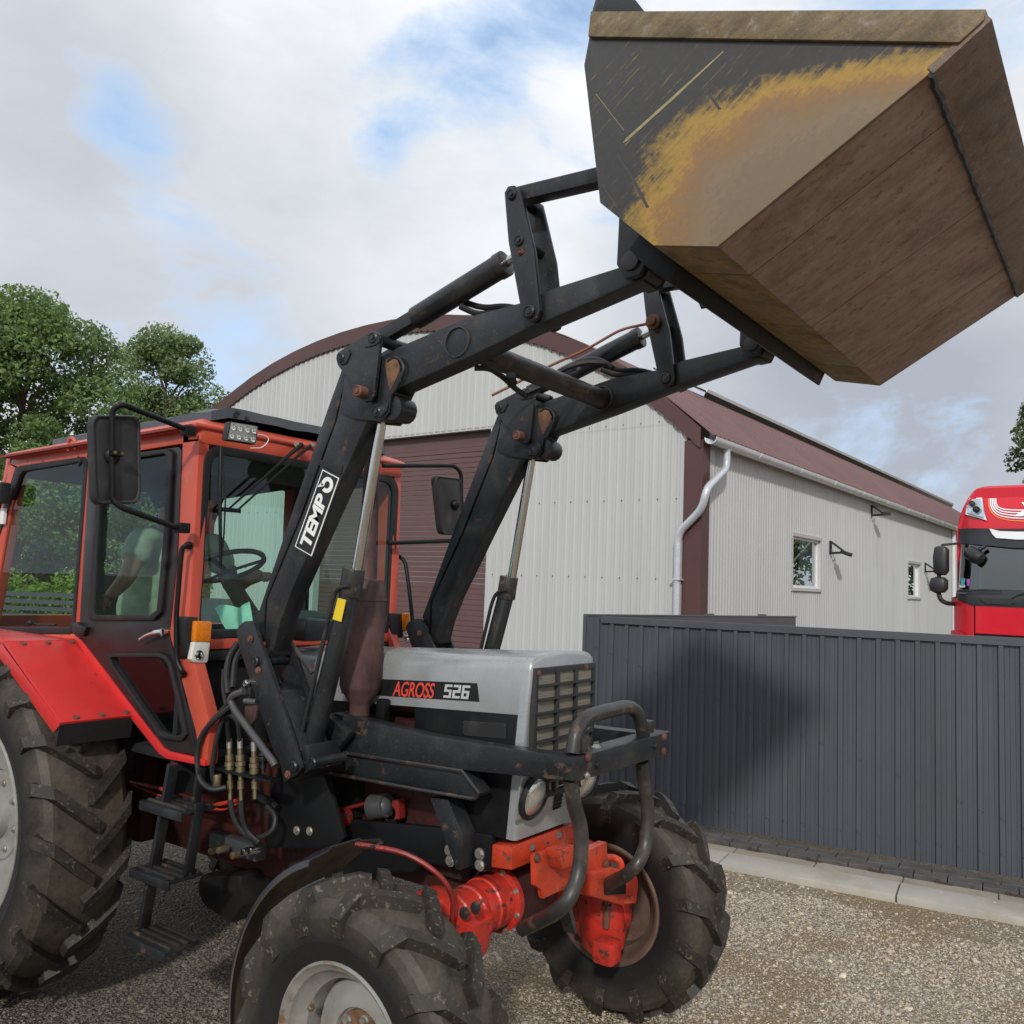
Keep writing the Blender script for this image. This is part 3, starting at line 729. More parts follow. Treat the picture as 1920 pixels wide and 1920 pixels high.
# lamps on the side wall
def wall_lamp(u, z, s, tilt):
    b = MB()
    b.box(SP(u, z + .12 * s, .03), (.05, .05, .34 * s), Matrix.Rotation(math.atan2(SD.y, SD.x), 3, 'Z'))
    b.tube([SP(u, z + .27 * s, .03), SP(u, z + .18 * s, .16), SP(u, z + .04, .34 * s)], .03, 6)
    b.tube([SP(u, z - .02, .03), SP(u, z, .34 * s)], .028, 6)
    o = b.build('wall_lamp', LAMPB, wh)
    h = MB(); h.bar(SP(u, z + .02, .30 * s), SP(u + .02, z - .06 + tilt, .52 * s), .34 * s, .09); h.build('lamp_head', LAMPB, o, .01)
    l = MB(); l.bar(SP(u, z - .008, .32 * s), SP(u + .02, z - .088 + tilt, .50 * s), .22 * s, .01); l.build('lamp_glass', CLEARL, o)
for px, py, s, tl in ((1555, 1032, 1., .0), (1733, 1068, 1., .0), (1632, 962, 1.0, .1)):
    uu, zz = sid(px, py); wall_lamp(uu, zz - .05, s, tl)
# roof: corrugated sheets bent over the arch
up = [float(x) for x in np.linspace(0, WF, 30)]
b = None; s0 = 0.0
while s0 < SL + .2:
    b = MB(); s1 = min(s0 + 1.0, SL + .25); cols = []
    s = s0
    while s < s1 - .01:
        cols += [(s, 0.), (s + .05, .0), (s + .075, .022), (s + .125, .022)]; s += .2
    cols.append((s1, .002)); rows = []
    for c, o_ in cols:
        rows.append([b.bm.verts.new(C0 + SD * (c - .02) + FDD * (uu - .22 * (i == 0)) + Vector((0, 0, roofz(uu) + .008 + o_ - .14 * (i == 0)))) for i, uu in enumerate(up)])
    for r0, r1 in zip(rows, rows[1:]):
        for i in range(len(up) - 1): b.bm.faces.new((r0[i], r1[i], r1[i + 1], r0[i + 1]))
    b.build('roof_sheet', ROOFB, wh, smooth=20); s0 = s1
# gutter and downpipe
b = MB(); gp = []
for k in range(9):
    a = math.pi + math.pi * k / 8; gp.append((.22 + .125 * math.cos(a), .125 * math.sin(a)))
gp2 = [(.22 + (x - .22) * .9, z * .9) for x, z in reversed(gp)]
zG = zg + .10
b.loft([[SP(s, zG + z, o_) for o_, z in gp + gp2] for s in (-.12, SL + .1)]); gut = b.build('gutter', GUTW, wh)
b = MB()
for k in range(0, int(SL / 2.4) + 1): b.loft([[SP(k * 2.4 + 2 + s, zG + z * 1.06, .22 + (o_ - .22) * 1.06) for o_, z in gp + [(x, z + .001) for x, z in reversed(gp2)]] for s in (0, .06)])
b.build('gutter_joint', GUTW, gut)
b = MB(); dpx = [(1342, 836), (1340, 850)]
top = SP(.62, zG - .06, .21); 
b.cyl(top, top + Vector((0, 0, -.16)), .085, .06)
p1 = FP(.02, zG - .80, .20); p2 = FP(.06, zG - 1.15, .20); xd = fac(1276, 1000)[0]
b.tube([top + Vector((0, 0, -.12)), top + Vector((0, 0, -.42)), FP(-.18, zG - .95, .17), FP(-.10, zG - 1.30, .15), FP(xd, zG - 1.75, .10), FP(xd, zG - 2.1, .10), FP(xd, .1, .10)], .072, 14, .22)
dpo = b.build('downpipe', GALV, wh)
b = MB(); zc = fac(1276, 1087)[1]; b.box(FP(xd, zc, .09), (.19, .19, .03), Matrix.Rotation(math.atan2(FDD.y, FDD.x), 3, 'Z')); b.build('pipe_clamp', GALV, dpo)
# solar panels standing on the roof
b = MB(); b.tube([SP(SPIPE, zg, .07), SP(SPIPE, .1, .07)], .075, 12); b.build('downpipe', GUTW, wh)
ub = fac(1130, 664)[0]
def solar(s, L_, uo):
    th = math.atan2(roofz(uo + 1.1) - roofz(uo), 1.1); h = .16
    a = MB(); P = []
    U = FDD * math.cos(th) + Vector((0, 0, math.sin(th))); NN = -FDD * math.sin(th) + Vector((0, 0, math.cos(th)))
    O = C0 + SD * s + FDD * uo + Vector((0, 0, roofz(uo))) + NN * h
    a.loft([[O + SD * x + U * y + NN * z for x, y in ((0, 0), (L_, 0), (L_, 1.65), (0, 1.65))] for z in (0, .035)])
    pn = a.build('solar_panel', PANELB, wh)
    f = MB(); f.loft([[O + SD * x + U * y + NN * z for y, z in ((-.014, .008), (.01, .008), (.01, .085), (-.014, .085))] for x in (0, L_ + .015)])
    f.build('panel_frame', PVC, pn)
    f = MB(); f.loft([[O + SD * x + U * y + NN * z for y, z in ((-.008, -.20), (.006, -.20), (.006, .010), (-.008, .010))] for x in (.0, L_ + .015)])  # added black strip for the shaded gap and underside below the panel
    f.build('panel_shade_strip', PANELB, pn)
# find the arch position whose panels appear along the measured line
best = None
for uo in np.linspace(.8, 5.5, 48):
    e = 0
    for px, py in ((1450, 815), (1600, 888), (1720, 945)):
        for k in range(400):
            s = k * .07; P = C0 + SD * s + FDD * float(uo) + Vector((0, 0, roofz(float(uo)) + .2))
            x, y = proj(P)
            if x > px: e += abs(y - py); break
    if best is None or e < best[0]: best = (e, float(uo))
best = (0, ub); s = .5
for k in range(300):
    if proj(C0 + SD * (k * .03) + FDD * ub + Vector((0, 0, roofz(ub) + .2)))[0] > 1318: s = k * .03; break
while s < SL - .2:
    solar(s, 1.02, best[1]); s += 1.035
# ------------------------------------------------------------------ tractor with front loader
YC = 3.1
tr = thing('tractor', 'orange red and silver tractor with black front loader raised high and worn bucket', 'tractor', (-3.3, YC, 0))
V = Vector
def poly(name, mat, pxs, Y, y1, y2, bevel=.004, parent=None, **k): return MB().ppx(pxs, Y, y1, y2).build(name, mat, parent or tr, bevel, **k)
def bolts(name, mat, pts, r, parent, axis=(0, -1, 0), Y=None, X=None):
    for px, py in pts:
        p = at(px, py, Y) if Y is not None else atx(px, py, X)
        MB().bolt(p, axis, r).build(name, mat, parent)

# ---- wheels
def wheel(name, hx, hz, yo, width, RR, rr, nl, lead, lh, lw, mt, mr, side, parent, hubmat, disc_off=.30):
    """yo: outer face; side -1 near, +1 far (outer face away from us)"""
    yc = yo - side * width / 2; w2 = width / 2
    e = thing(name, None, None, (hx, yc, hz)); attach(e, parent)
    prof = [(rr * .99, -.74), (rr + .012, -.86), (rr + (RR - rr) * .30, -1.0), (rr + (RR - rr) * .58, -.985), (RR - lh - .035, -.90), (RR - lh - .012, -.76), (RR - lh, -.45), (RR - lh + .004, 0)]
    prof = prof + [(r, -y) for r, y in reversed(prof[:-1])]
    n = 72; b = MB(); L = b.bm.verts.layers.float.new('dust'); LG = b.bm.verts.layers.float.new('lug')
    def P(phi, r, y): return V((hx + r * math.sin(phi), yc + y * w2, hz + r * math.cos(phi)))
    rings = [[P(2 * math.pi * i / n, r, y) for r, y in prof] for i in range(n)]
    vs = [[b.bm.verts.new(p) for p in rg] for rg in rings]
    for rg in vs:
        for v, (r, y) in zip(rg, prof): v[L] = max(0.0, min(1.0, (r - rr) / (RR - rr) * 1.6 - .45))
    for i in range(n):
        j = (i + 1) % n
        for k in range(len(prof) - 1): b.bm.faces.new((vs[i][k], vs[i][k + 1], vs[j][k + 1], vs[j][k]))
    path = [(RR - lh - .115, -.99, .008), (RR - lh - .060, -.955, lh * .7), (RR - lh - .014, -.80, lh), (RR - lh - .002, -.5, lh), (RR - lh, -.2, lh), (RR - lh + .002, .06, lh)]
    for s in (-1, 1):
        for q in range(nl):
            ph0 = 2 * math.pi * (q + (.5 if s > 0 else 0)) / nl; rg = []
            for k, (r, y, h) in enumerate(path):
                f = max(0, (y + .95) / 1.01); ph = ph0 + lead * (f ** .85) * (1 + .0 * f)
                # outward direction: blend of sideways at the shoulder and radial on the tread
                side_ = max(0.0, (-y - .78) / .21); nr_, ny_ = 1 - .75 * side_, -side_
                ll = math.hypot(nr_, ny_); nr_ /= ll; ny_ /= ll
                wb, wt_ = lw * (1.28 if k else 1.5), lw * (1.0 if k not in (0, 1) else 1.12)
                jit = rnd.uniform(-.003, .003)
                ring_ = []
                for rad, hw in ((-.012, wb), (h, wt_), (h, -wt_), (-.012, -wb)):
                    rr_ = r + nr_ * rad; yy = (y * w2 + ny_ * rad) / w2 * (-s * -1 if s < 0 else -1)
                    yy = (y + ny_ * rad / w2) * (1 if s < 0 else -1)
                    ring_.append(P(ph + (hw / 2 + jit) / RR, rr_, yy))
                rg.append(ring_)
            v0 = len(b.bm.verts)
            b.loft(rg); b.bm.verts.ensure_lookup_table()
            for v in b.bm.verts[v0:]: v[L] = .35; v[LG] = 1.0
    b.build('tyre', mt, e, smooth=19, weld=False)
    b = MB(); o = V((hx, yc, hz)); ax = V((0, side, 0))              # axis pointing outwards
    pr = [(rr + .012, .88), (rr + .016, .80), (rr - .012, .78), (rr - .022, .60), (rr - .05, .45), (rr - .058, -.1), (rr - .05, -.45), (rr - .02, -.62), (rr - .012, -.80), (rr + .016, -.82), (rr + .012, -.90)]
    inner = [(r - .008, h) for r, h in reversed(pr[2:-2])]
    b.lathe(o, ax, [(r, h * w2) for r, h in pr + [(rr + .004, -.91), (rr - .004, -.88)] + inner + [(rr - .004, .84), (rr + .004, .90), (rr + .012, .88)]], 56)
    rim = b.build('rim', mr, e, smooth=40)
    b = MB(); d = disc_off * w2; dr = rr - .056
    b.lathe(o, ax, [(dr, d - .05), (dr - .006, d - .01), (dr - .02, d + .006), (dr - .045, d + .004), (dr * .62, d + .022), (dr * .52, d + .018), (dr * .50, d + .004), (.02, d + .004), (.02, d - .006), (dr * .9, d - .02), (dr, d - .06)], 56, True)
    dsc = b.build('rim_disc', mr, e, smooth=40)
    b = MB(); b.lathe(o, ax, [(dr * .49, d + .002), (dr * .47, d + .012), (dr * .25, d + .014), (dr * .22, d + .045), (.03, d + .05), (.01, d + .05)], 32, True)
    b.build('hub', hubmat, e, smooth=40)
    for k in range(8 if rr > .4 else 6):
        a = 2 * math.pi * (k + .25) / (8 if rr > .4 else 6)
        MB().bolt(o + ax * (d + .012) + V((math.sin(a), 0, math.cos(a))) * dr * .38, ax, .013, .018).build('wheel_nut', STEEL, e)
    return e, rim
HX, HZ = -2.10, .515
fw1, fr1 = wheel('front_wheel', HX, .50, 2.078, .30, .522, .268, 14, .36, .042, .054, TYRE, RIMSIL, -1, tr, RUSTP, .1)
fw2, fr2 = wheel('front_wheel', HX, HZ, 4.105, .30, .535, .268, 14, .36, .042, .054, TYRE, RIMRUST, 1, tr, AXRED, .45)
rw1, rr1 = wheel('rear_wheel', -4.63, .775, 2.03, .43, .826, .495, 21, .26, .045, .056, TYRER, RIMSIL, -1, tr, RIMSIL, .1)
rw2, rr2 = wheel('rear_wheel', -4.63, .775, 4.17, .43, .826, .495, 21, .26, .045, .056, TYRER, RIMSIL, 1, tr, AXRED, .1)
p = at(583, 1890, 2.12); b = MB(); b.cyl(p, p + V((.02, -.012, .03)), .006); b.ball(p, .012, 8); b.build('valve', BRASS, fw1)

# ---- front axle
ax = thing('front_axle', None, None, (HX, YC, .55)); attach(ax, tr)
ZA = .765; b = MB(); b.lathe((HX, 2.50, ZA), (0, 1, 0), [(.05, -.06), (.075, 0), (.075, .10), (.088, .11), (.088, .15), (.094, .155), (.094, .18), (.088, .185), (.092, .24), (.098, .245), (.098, .27), (.094, .275), (.098, .33), (.104, .335), (.104, .36), (.10, .365), (.104, .42), (.125, .425), (.125, .45), (.085, .455), (.08, .7), (.085, .74), (.12, .745), (.12, .77), (.09, .78), (.085, 1.14)], 28, True)
b.build('axle_beam', AXRED, ax, smooth=40); b = MB(); b.lathe((HX - .02, YC - .16, ZA - .01), (0, 1, 0), [(.08, -.06), (.115, -.02), (.125, .06), (.125, .2), (.115, .32), (.08, .36)], 24, True); b.build('differential', DKRED, ax, smooth=40)
for a in range(8):
    an = a * math.pi / 4 + .3; MB().bolt(V((HX + .113 * math.sin(an), 2.926, ZA + .113 * math.cos(an))), (0, -1, 0), .010).build('axle_bolt', STEEL, ax)
b = MB(); b.box((HX + .055, 2.66, ZA - .03), (.16, .15, .16), Matrix.Rotation(R(14), 3, 'Y')); b.build('steering_lug', AXRED, ax, .022)
b = MB(); b.box((HX - .04, 2.60, ZA + .03), (.14, .18, .15)); b.build('swivel_housing', AXRED, ax, .035)
b = MB(); b.cyl((HX, 2.50, .36), (HX, 2.50, .86), .085, .07, 20); b.build('kingpin_housing', AXRED, ax, .02)
for px, py in ((893, 1702), (872, 1712)):
    p = at(px, py, 2.57); MB().lathe(p, (0, -1, .2), [(.02, 0), (.022, .006), (.012, .008), (.004, .010)], 14, True).build('cap_plug', BARTUBE, ax)
# far knuckle: vertical reduction housing and steering arm seen inside the far rim
b = MB()
b.loft([[V((HX + .06 + r * math.cos(t) * 1.05, yy, zz + 0)) + V((0, 0, 0)) + V((0, math.sin(t) * r, 0)) for t in [2 * math.pi * k / 16 for k in range(16)]] for r, zz, yy in ((.045, .80, 3.62), (.06, .79, 3.62), (.065, .72, 3.63), (.085, .69, 3.64), (.085, .60, 3.66), (.10, .56, 3.67), (.105, .46, 3.70), (.095, .38, 3.70), (.06, .35, 3.69))])
b.build('kingpin_housing', AXRED, ax, smooth=40)
b = MB(); b.lathe((HX, 3.68, .52), (0, 1, 0), [(.12, 0), (.15, .02), (.165, .05), (.165, .10), (.10, .16)], 28, True); b.build('reduction_cover', AXRED, ax, smooth=40)
for a in range(10):
    an = a * math.pi / 5; MB().bolt(V((HX + .145 * math.sin(an), 3.70, .52 + .145 * math.cos(an))), (0, -1, 0), .010).build('axle_bolt', AXRED, ax)
b = MB(); b.box((HX + .16, 3.56, .42), (.10, .10, .10)); b.build('oil_drain_boss', AXRED, ax, .02)
b = MB(); b.cyl((HX + .13, 3.60, .62), (HX + .13, 3.60, .50), .016); b.cyl((HX + .13, 3.60, .60), (HX + .13, 3.60, .575), .024, n=6); b.build('steering_bolt', RBOLT, ax)

# ---- front support and tow plates
b = MB(); b.ppx([(920, 1583), (960, 1587), (960, 1632), (920, 1626)], 2.85, 2.85, 3.35); fb = b.build('front_bar', AXORANGE, tr, .006)
xb = at(960, 1610, 2.85).x
for px, py in ((997, 1588), (1047, 1565)): MB().cyl(atx(px, py, xb + .001), atx(px, py, xb + .004), .014, n=14).build('bolt_hole', LAMPB, fb)
tp = thing('tow_bracket', None, None, tuple(atx(1060, 1620, xb))); attach(tp, tr)
XT = xb + .06
b = MB(); b.xpx([(994, 1602), (1056, 1577), (1069, 1609), (1071, 1655), (1010, 1683), (1007, 1667), (995, 1658)], XT, XT, XT + .022); b.build('plate', AXORANGE, tp, .003)
b = MB(); b.xpx([(1020, 1590), (1048, 1578), (1064, 1610), (1028, 1624)], XT + .022, XT + .022, XT + .09); b.build('lug', AXORANGE, tp, .008)
b = MB(); b.xpx([(1092, 1594), (1130, 1577), (1132, 1608), (1132, 1622), (1092, 1640)], XT, XT - .02, XT + .02); b.build('plate', AXORANGE, tp, .003)
b = MB(); b.xpx([(1088, 1634), (1130, 1622), (1176, 1634), (1180, 1650), (1176, 1690), (1150, 1694), (1088, 1676)], XT + .0, XT - .05, XT + .05); b.build('hitch_jaw', AXORANGE, tp, .014)
b = MB(); b.xpx([(1132, 1656), (1172, 1651), (1172, 1676), (1134, 1678)], XT + .052, XT + .040, XT + .058); b.build('hitch_slot', OILY, tp, .003)
b = MB(); b.tube([atx(1132, 1608, XT), atx(1150, 1607, XT), atx(1164, 1614, XT + .03), atx(1167, 1640, XT + .03)], .014, 10, .05); b.build('hitch_pin', AXORANGE, tp)
for px, py in ((1168, 1640), (1170, 1682)): MB().lathe(atx(px, py, XT + .03), (0, 0, 1), [(.03, -.012), (.045, -.012), (.045, .012), (.03, .012)], 18, True).build('hitch_eye', AXORANGE, tp)
bolts('plate_bolt', RBOLT, ((1006, 1608), (1057, 1585), (1135, 1620)), .014, tp, (1, 0, 0), X=XT + .024)

# ---- chassis, engine, gearbox (dark mass under the cab and the hood)
eng = thing('engine', None, None, (-2.7, YC, 1.1)); attach(eng, tr)
b = MB(); b.box((-2.62, YC, 1.10), (.78, .34, .62)); b.box((-2.55, YC + .02, .80), (.70, .26, .2)); b.build('block', DKRED, eng, .03)
b = MB(); b.box((-2.95, 2.93, 1.12), (.22, .10, .34)); b.build('fuel_pump', OILY, eng, .012); b = MB(); b.cyl((-2.62, 2.92, 1.02), (-2.62, 2.86, 1.02), .05, .045); b.build('filter_cover', OILY, eng, .012)
p = at(716, 1512, 2.86); b = MB(); b.cyl(p + V((-.05, 0, -.01)), p + V((.03, 0, .01)), .055, .05); b.ball(p, .05); b.build('filter_bowl', PIPEGREY, eng)
b = MB(); b.ppx([(738, 1500), (750, 1498), (752, 1535), (726, 1538), (725, 1528), (738, 1528)], 2.87, 2.86, 2.90); b.build('filter_bracket', ENGRED, eng, .003)
b = MB(); b.tube([at(622, 1518, 2.86), at(660, 1514, 2.86), at(690, 1505, 2.86)], .008, 8, .05); b.tube([at(622, 1552, 2.86), at(650, 1556, 2.86), at(668, 1548, 2.86)], .016, 8, .05); b.build('red_pipe', ENGRED, eng)
p = at(650, 1532, 2.85); MB().bolt(p, (0, -1, 0), .03, .05).build('pipe_union', ENGRED, eng)
b = MB(); b.box((-2.08, YC, 1.28), (.10, .42, .56)); b.build('radiator', OILY, eng, .01)
b = MB(); b.cyl((-2.18, YC, 1.25), (-2.14, YC, 1.25), .2); b.build('fan_hub', OILY, eng)
gb = thing('gearbox', None, None, (-3.7, YC, .8)); attach(gb, tr)
b = MB(); b.box((-3.75, YC, .84), (1.55, .46, .52)); b.box((-4.6, YC, .82), (.55, .62, .50)); b.build('case', DKRED, gb, .04)
b = MB(); b.cyl((-4.63, 2.45, .775), (-4.63, 3.75, .775), .11); b.build('half_axle', DKRED, gb)
b = MB(); b.ppx([(372, 1640), (452, 1640), (455, 1700), (430, 1735), (380, 1700), (366, 1670)], 2.75, 2.75, 3.1); b.build('fuel_tank', OILY, gb, .03)
b = MB(); b.box((-3.45, 2.90, .98), (.34, .12, .42)); b.build('transmission_cover', DKRED, gb, .03)
for px, py in ((452, 1600), (472, 1594), (485, 1592), (426, 1590), (411, 1592)): 
    p = at(px, py, 2.62); MB().cyl(p, p + V((0, -.05, 0)), .018, .016, 10).build('valve_plug', CHROME if px > 460 else BRASS, gb, .004)
b = MB(); b.box(at(445, 1585, 2.68), (.34, .06, .07)); b.build('valve_block', PIPEGREY, gb, .008)
b = MB(); b.tube([at(478, 1490, 2.66), at(512, 1508, 2.66)], .022, 10); b.tube([at(512, 1508, 2.66), at(520, 1514, 2.66)], .014, 8); b.build('pressure_tube', OILY, gb)
# long side plate of the loader frame and its strut
lf = thing('loader_frame', None, None, (-2.5, 2.7, 1.2)); attach(lf, tr)
poly('chassis_plate', BLK2, [(600, 1545), (655, 1537), (837, 1553), (922, 1566), (918, 1633), (870, 1627), (788, 1617), (775, 1635), (600, 1640)], 2.84, 2.84, 2.87, .002, lf)
poly('chassis_plate', BLK2, [(520, 1440), (600, 1440), (625, 1500), (645, 1570), (628, 1590), (500, 1590), (505, 1500)], 2.70, 2.70, 2.72, .002, lf)
poly('chassis_plate', BLK2, [(600, 1545), (655, 1537), (837, 1553), (922, 1566), (918, 1633), (870, 1627), (788, 1617), (775, 1635), (600, 1640)], 2.84, 3.33, 3.36, .002, lf)
st = poly('strut', BLK, [(818, 1492), (852, 1496), (880, 1563), (876, 1627), (867, 1626)], 2.80, 2.76, 2.84, .003, lf)
bolts('frame_bolt', STEEL, ((843, 1594), (845, 1614), (900, 1601), (900, 1622)), .017, lf, Y=2.838)
bolts('frame_bolt', STEEL, ((557, 1557), (581, 1558)), .014, lf, Y=2.698)
# side beams and cross beam
bp = [(627, 1337), (795, 1378), (895, 1395), (1078, 1421), (1080, 1466), (895, 1447), (867, 1444), (645, 1409), (598, 1404), (596, 1340)]
sb1 = poly('side_beam', BLK, bp, 2.72, 2.72, 2.80, .006, lf)
lp = [(598, 1404), (645, 1411), (867, 1446), (898, 1488), (892, 1496), (884, 1497), (800, 1483), (598, 1446)]
b = MB(); b.ppx(lp, 2.72, 2.735, 2.80); sbl1 = b.build('lower_channel', BLK, lf, .004)
b = MB(); rim_ = [at(*p_, 2.72) for p_ in lp[1:] + [lp[0]]]; b.tube([q_ for q_ in rim_[:6]] + [rim_[6]], .0075, 6); chl = b.build('channel_edge', BARTUBE, lf)
gs = poly('gusset', BLK, [(614, 1335), (660, 1373), (657, 1381), (618, 1424), (600, 1424), (596, 1345)], 2.68, 2.66, 2.70, .003, lf)
b = MB(); b.xpx([(1080, 1421), (1257, 1371), (1253, 1414), (1080, 1467)], at(1080, 1421, 2.72).x, None, at(1080, 1421, 2.72).x - .085); XC = at(1080, 1421, 2.72).x
cb = b.build('cross_beam', BLK, tr, .005)
for px, py, mm in ((1102, 1419, RBOLT), (1100, 1456, STEEL), (1244, 1381, RBOLT), (1243, 1409, RBOLT), (1120, 1434, BLK), (1228, 1399, BLK)): MB().bolt(atx(px, py, XC), (1, 0, 0), .0125).build('beam_bolt', mm, cb)
zt = at(1080, 1421, 2.72).z
for px, py in ((1118, 1402), (1214, 1375)): MB().bolt(atz(px, py, zt + .001), (0, 0, 1), .014).build('beam_bolt', STEEL, cb)
for o in (sb1, sbl1, chl, gs): dup(o, lf, (0, .68, 0))
# bull bar tubes
xt = XC - .04
def bt(pts, x=None): return [atx(px, py, (x or xt)) for px, py in pts]
bb = thing('bull_bar', None, None, tuple(atx(1150, 1500, xt))); attach(bb, tr)
MB().tube(bt([(1074, 1412), (1080, 1368), (1100, 1345), (1118, 1338), (1180, 1324), (1198, 1338), (1208, 1388)]), .028, 12, .07).build('upper_tube', BARTUBE, bb)
for px, py in ((1090, 1395), (1212, 1362)): MB().box(atx(px, py, xt + .012), (.05, .045, .05)).build('tube_clamp', BARTUBE, bb, .004)
MB().tube(bt([(1070, 1462), (1076, 1508), (1092, 1560), (1086, 1640), (1066, 1690)]) + [atx(1040, 1712, xt - .06), atx(980, 1742, xt - .30)], .028, 12, .10).build('lower_tube', BARTUBE, bb)
MB().tube(bt([(1203, 1428), (1208, 1470), (1216, 1520), (1210, 1590), (1195, 1622)]) + [atx(1175, 1640, xt - .05), atx(1120, 1668, xt - .28)], .028, 12, .10).build('lower_tube', BARTUBE, bb)
b = MB(); b.bar(atx(1058, 1700, xt - .1), atx(1070, 1745, xt - .1), .05, .02); b.build('bracket', BARTUBE, bb)

# ---- hood
hd = thing('hood', None, None, (-2.6, YC, 1.6)); attach(hd, tr)
XF = at(988, 1237, 2.86).x; xr_ = -3.36
ztop = at(988, 1233, 2.86).z; zr = at(560, 1222, 2.86).z; hw = .243
def hoodring(x, zt_, zb_):
    pr = [(-hw, zb_)] + [(-hw + .0, zt_ - .05), (-hw + .008, zt_ - .02), (-hw + .024, zt_ - .004), (-hw + .06, zt_ + .006), (0, zt_ + .016)]
    pr = pr + [(-y, z) for y, z in reversed(pr[:-1])]
    return [V((x, YC + y, z)) for y, z in pr]
zbF, zbR = at(978, 1341, 2.857).z, at(714, 1320, 2.857).z
def zb_at(x): return zbF + (zbR - zbF) * (x - at(978, 1341, 2.857).x) / (at(714, 1320, 2.857).x - at(978, 1341, 2.857).x)
def zt_at(x): return ztop + (zr - ztop) * (x - XF) / (xr_ - XF)
b = MB(); b.loft([hoodring(x, zt_at(x), zb_at(x)) for x in (xr_, -2.9, -2.4, XF - .012)], True, True); hood = b.build('hood_panel', SILVER, hd, smooth=50)
# front shell: rounded rim, recessed face
zlow = at(965, 1577, 2.857).z
b = MB()
def frontring(x, ins): 
    pr = [(-hw + ins, zlow), (-hw + ins, ztop - .05), (-hw + .010 + ins, ztop - .018 - ins * .3), (-hw + .03 + ins, ztop - .004 - ins), (-hw + .07 + ins, ztop + .008 - ins), (0, ztop + .018 - ins)]
    pr = pr + [(-y, z) for y, z in reversed(pr[:-1])]; return [V((x, YC + y, z)) for y, z in pr]
b.loft([frontring(XF - .018, .0), frontring(XF + .012, -.002), frontring(XF + .022, .004), frontring(XF + .026, .014)], True, True)
zsh = at(977, 1455, 2.857).z
def lean(mb):
    for v in mb.bm.verts: v.co.x -= .048 * max(0, (zsh - v.co.z) / (zsh - zlow))
lean(b); fs = b.build('front_shell', SILVER, hd, smooth=40)
XG = XF + .026
# grille: surround, core, bars
def fy(px, py, x=None): q = atx(px, py, XG if x is None else x); return q.y, q.z
gy0, gz1 = fy(1002, 1256); gy1, _ = fy(1103, 1247); gz0 = gz1 - .50; gy1 = 2 * YC - gy0
b = MB()
def yzring(mb, y0, y1, z0, z1, t, xa, xb_):
    mb_o = [(y0, z0), (y1, z0), (y1, z1), (y0, z1)]; mb_i = [(y0 + t, z0 + t), (y1 - t, z0 + t), (y1 - t, z1 - t), (y0 + t, z1 - t)]
    O1 = [mb.bm.verts.new((xb_, y, z)) for y, z in mb_o]; I1 = [mb.bm.verts.new((xb_, y, z)) for y, z in mb_i]; O2 = [mb.bm.verts.new((xa, y, z)) for y, z in mb_o]; I2 = [mb.bm.verts.new((xa, y, z)) for y, z in mb_i]
    for i in range(4):
        j = (i + 1) % 4
        for f in ((O1[i], O1[j], I1[j], I1[i]), (O1[j], O1[i], O2[i], O2[j]), (I1[i], I1[j], I2[j], I2[i])): mb.bm.faces.new(f)
yzring(b, gy0 - .006, gy1 + .006, gz0, gz1 + .006, .022, XG - .01, XG + .012); gril = b.build('grille', PLASTIC, tr, .002)
b = MB(); b.box((XG + .0005, YC, (gz0 + gz1) / 2), (.004, gy1 - gy0 - .03, gz1 - gz0 - .03)); b.build('radiator_core', RADI, gril)
nv, nh = 3, 9
for i in range(1, nv + 0):
    y = gy0 + .012 + (gy1 - gy0 - .024) * i / nv; b = MB(); b.box((XG + .010, y, (gz0 + gz1) / 2), (.018, .013, gz1 - gz0 - .03)); b.build('grille_bar', PLASTIC, gril, .002)
for i in range(1, nh):
    z = gz0 + .01 + (gz1 - gz0 - .02) * i / nh; b = MB(); b.box((XG + .011, YC, z), (.022, gy1 - gy0 - .03, .008)); b.build('grille_bar', PLASTIC, gril, .0015)
for px, py in ((1010, 1262), (1099, 1250)): q_ = atx(px, py, XG + .012); MB().bolt(q_, (1, 0, 0), .009).build('grille_screw', RBOLT, gril)
# lamp panel
b = MB(); ly0 = fy(977, 1500)[0]; lz0, lz1 = fy(975, 1565)[1] + .0, fy(983, 1452)[1] + .06
b.box((XG + .004, YC, (lz0 + .045 + lz1) / 2), (.012, (YC - ly0) * 2, lz1 - lz0 - .045)); lean(b); lpn = b.build('lamp_panel', SILVER, hd, .006)
hy, hz_ = fy(1005, 1495, XG + .01)
for s in (-1, 1):
    yy = YC + s * (YC - hy)
    b = MB(); b.lathe((XG + .008, yy, hz_), (1, 0, 0), [(.062, 0), (.088, .0), (.090, .012), (.080, .024), (.074, .020), (.072, .006)], 32, True); lean(b); hl = b.build('headlight', RUBBER, tr, smooth=40)
    b = MB(); b.lathe((XG + .012, yy, hz_), (1, 0, 0), [(.076, .006), (.070, .014), (.05, .022), (.025, .027), (.004, .029)], 32, True); lean(b); b.build('lens', LENS, hl, smooth=60)
m0, m1 = fy(1037, 1480), fy(1049, 1516)
b = MB(); b.box((XG + .012, YC, hz_ - .005), (.006, .055, .16)); lean(b); mg = b.build('mesh_panel', PLASTIC, tr, .004)
b = MB()
for k in range(11): b.box((XG + .0165, YC, hz_ - .078 + k * .0145), (.004, .048, .004))
lean(b); o = b.build('mesh_slat', BLK2, mg); tag(o, kind='stuff')
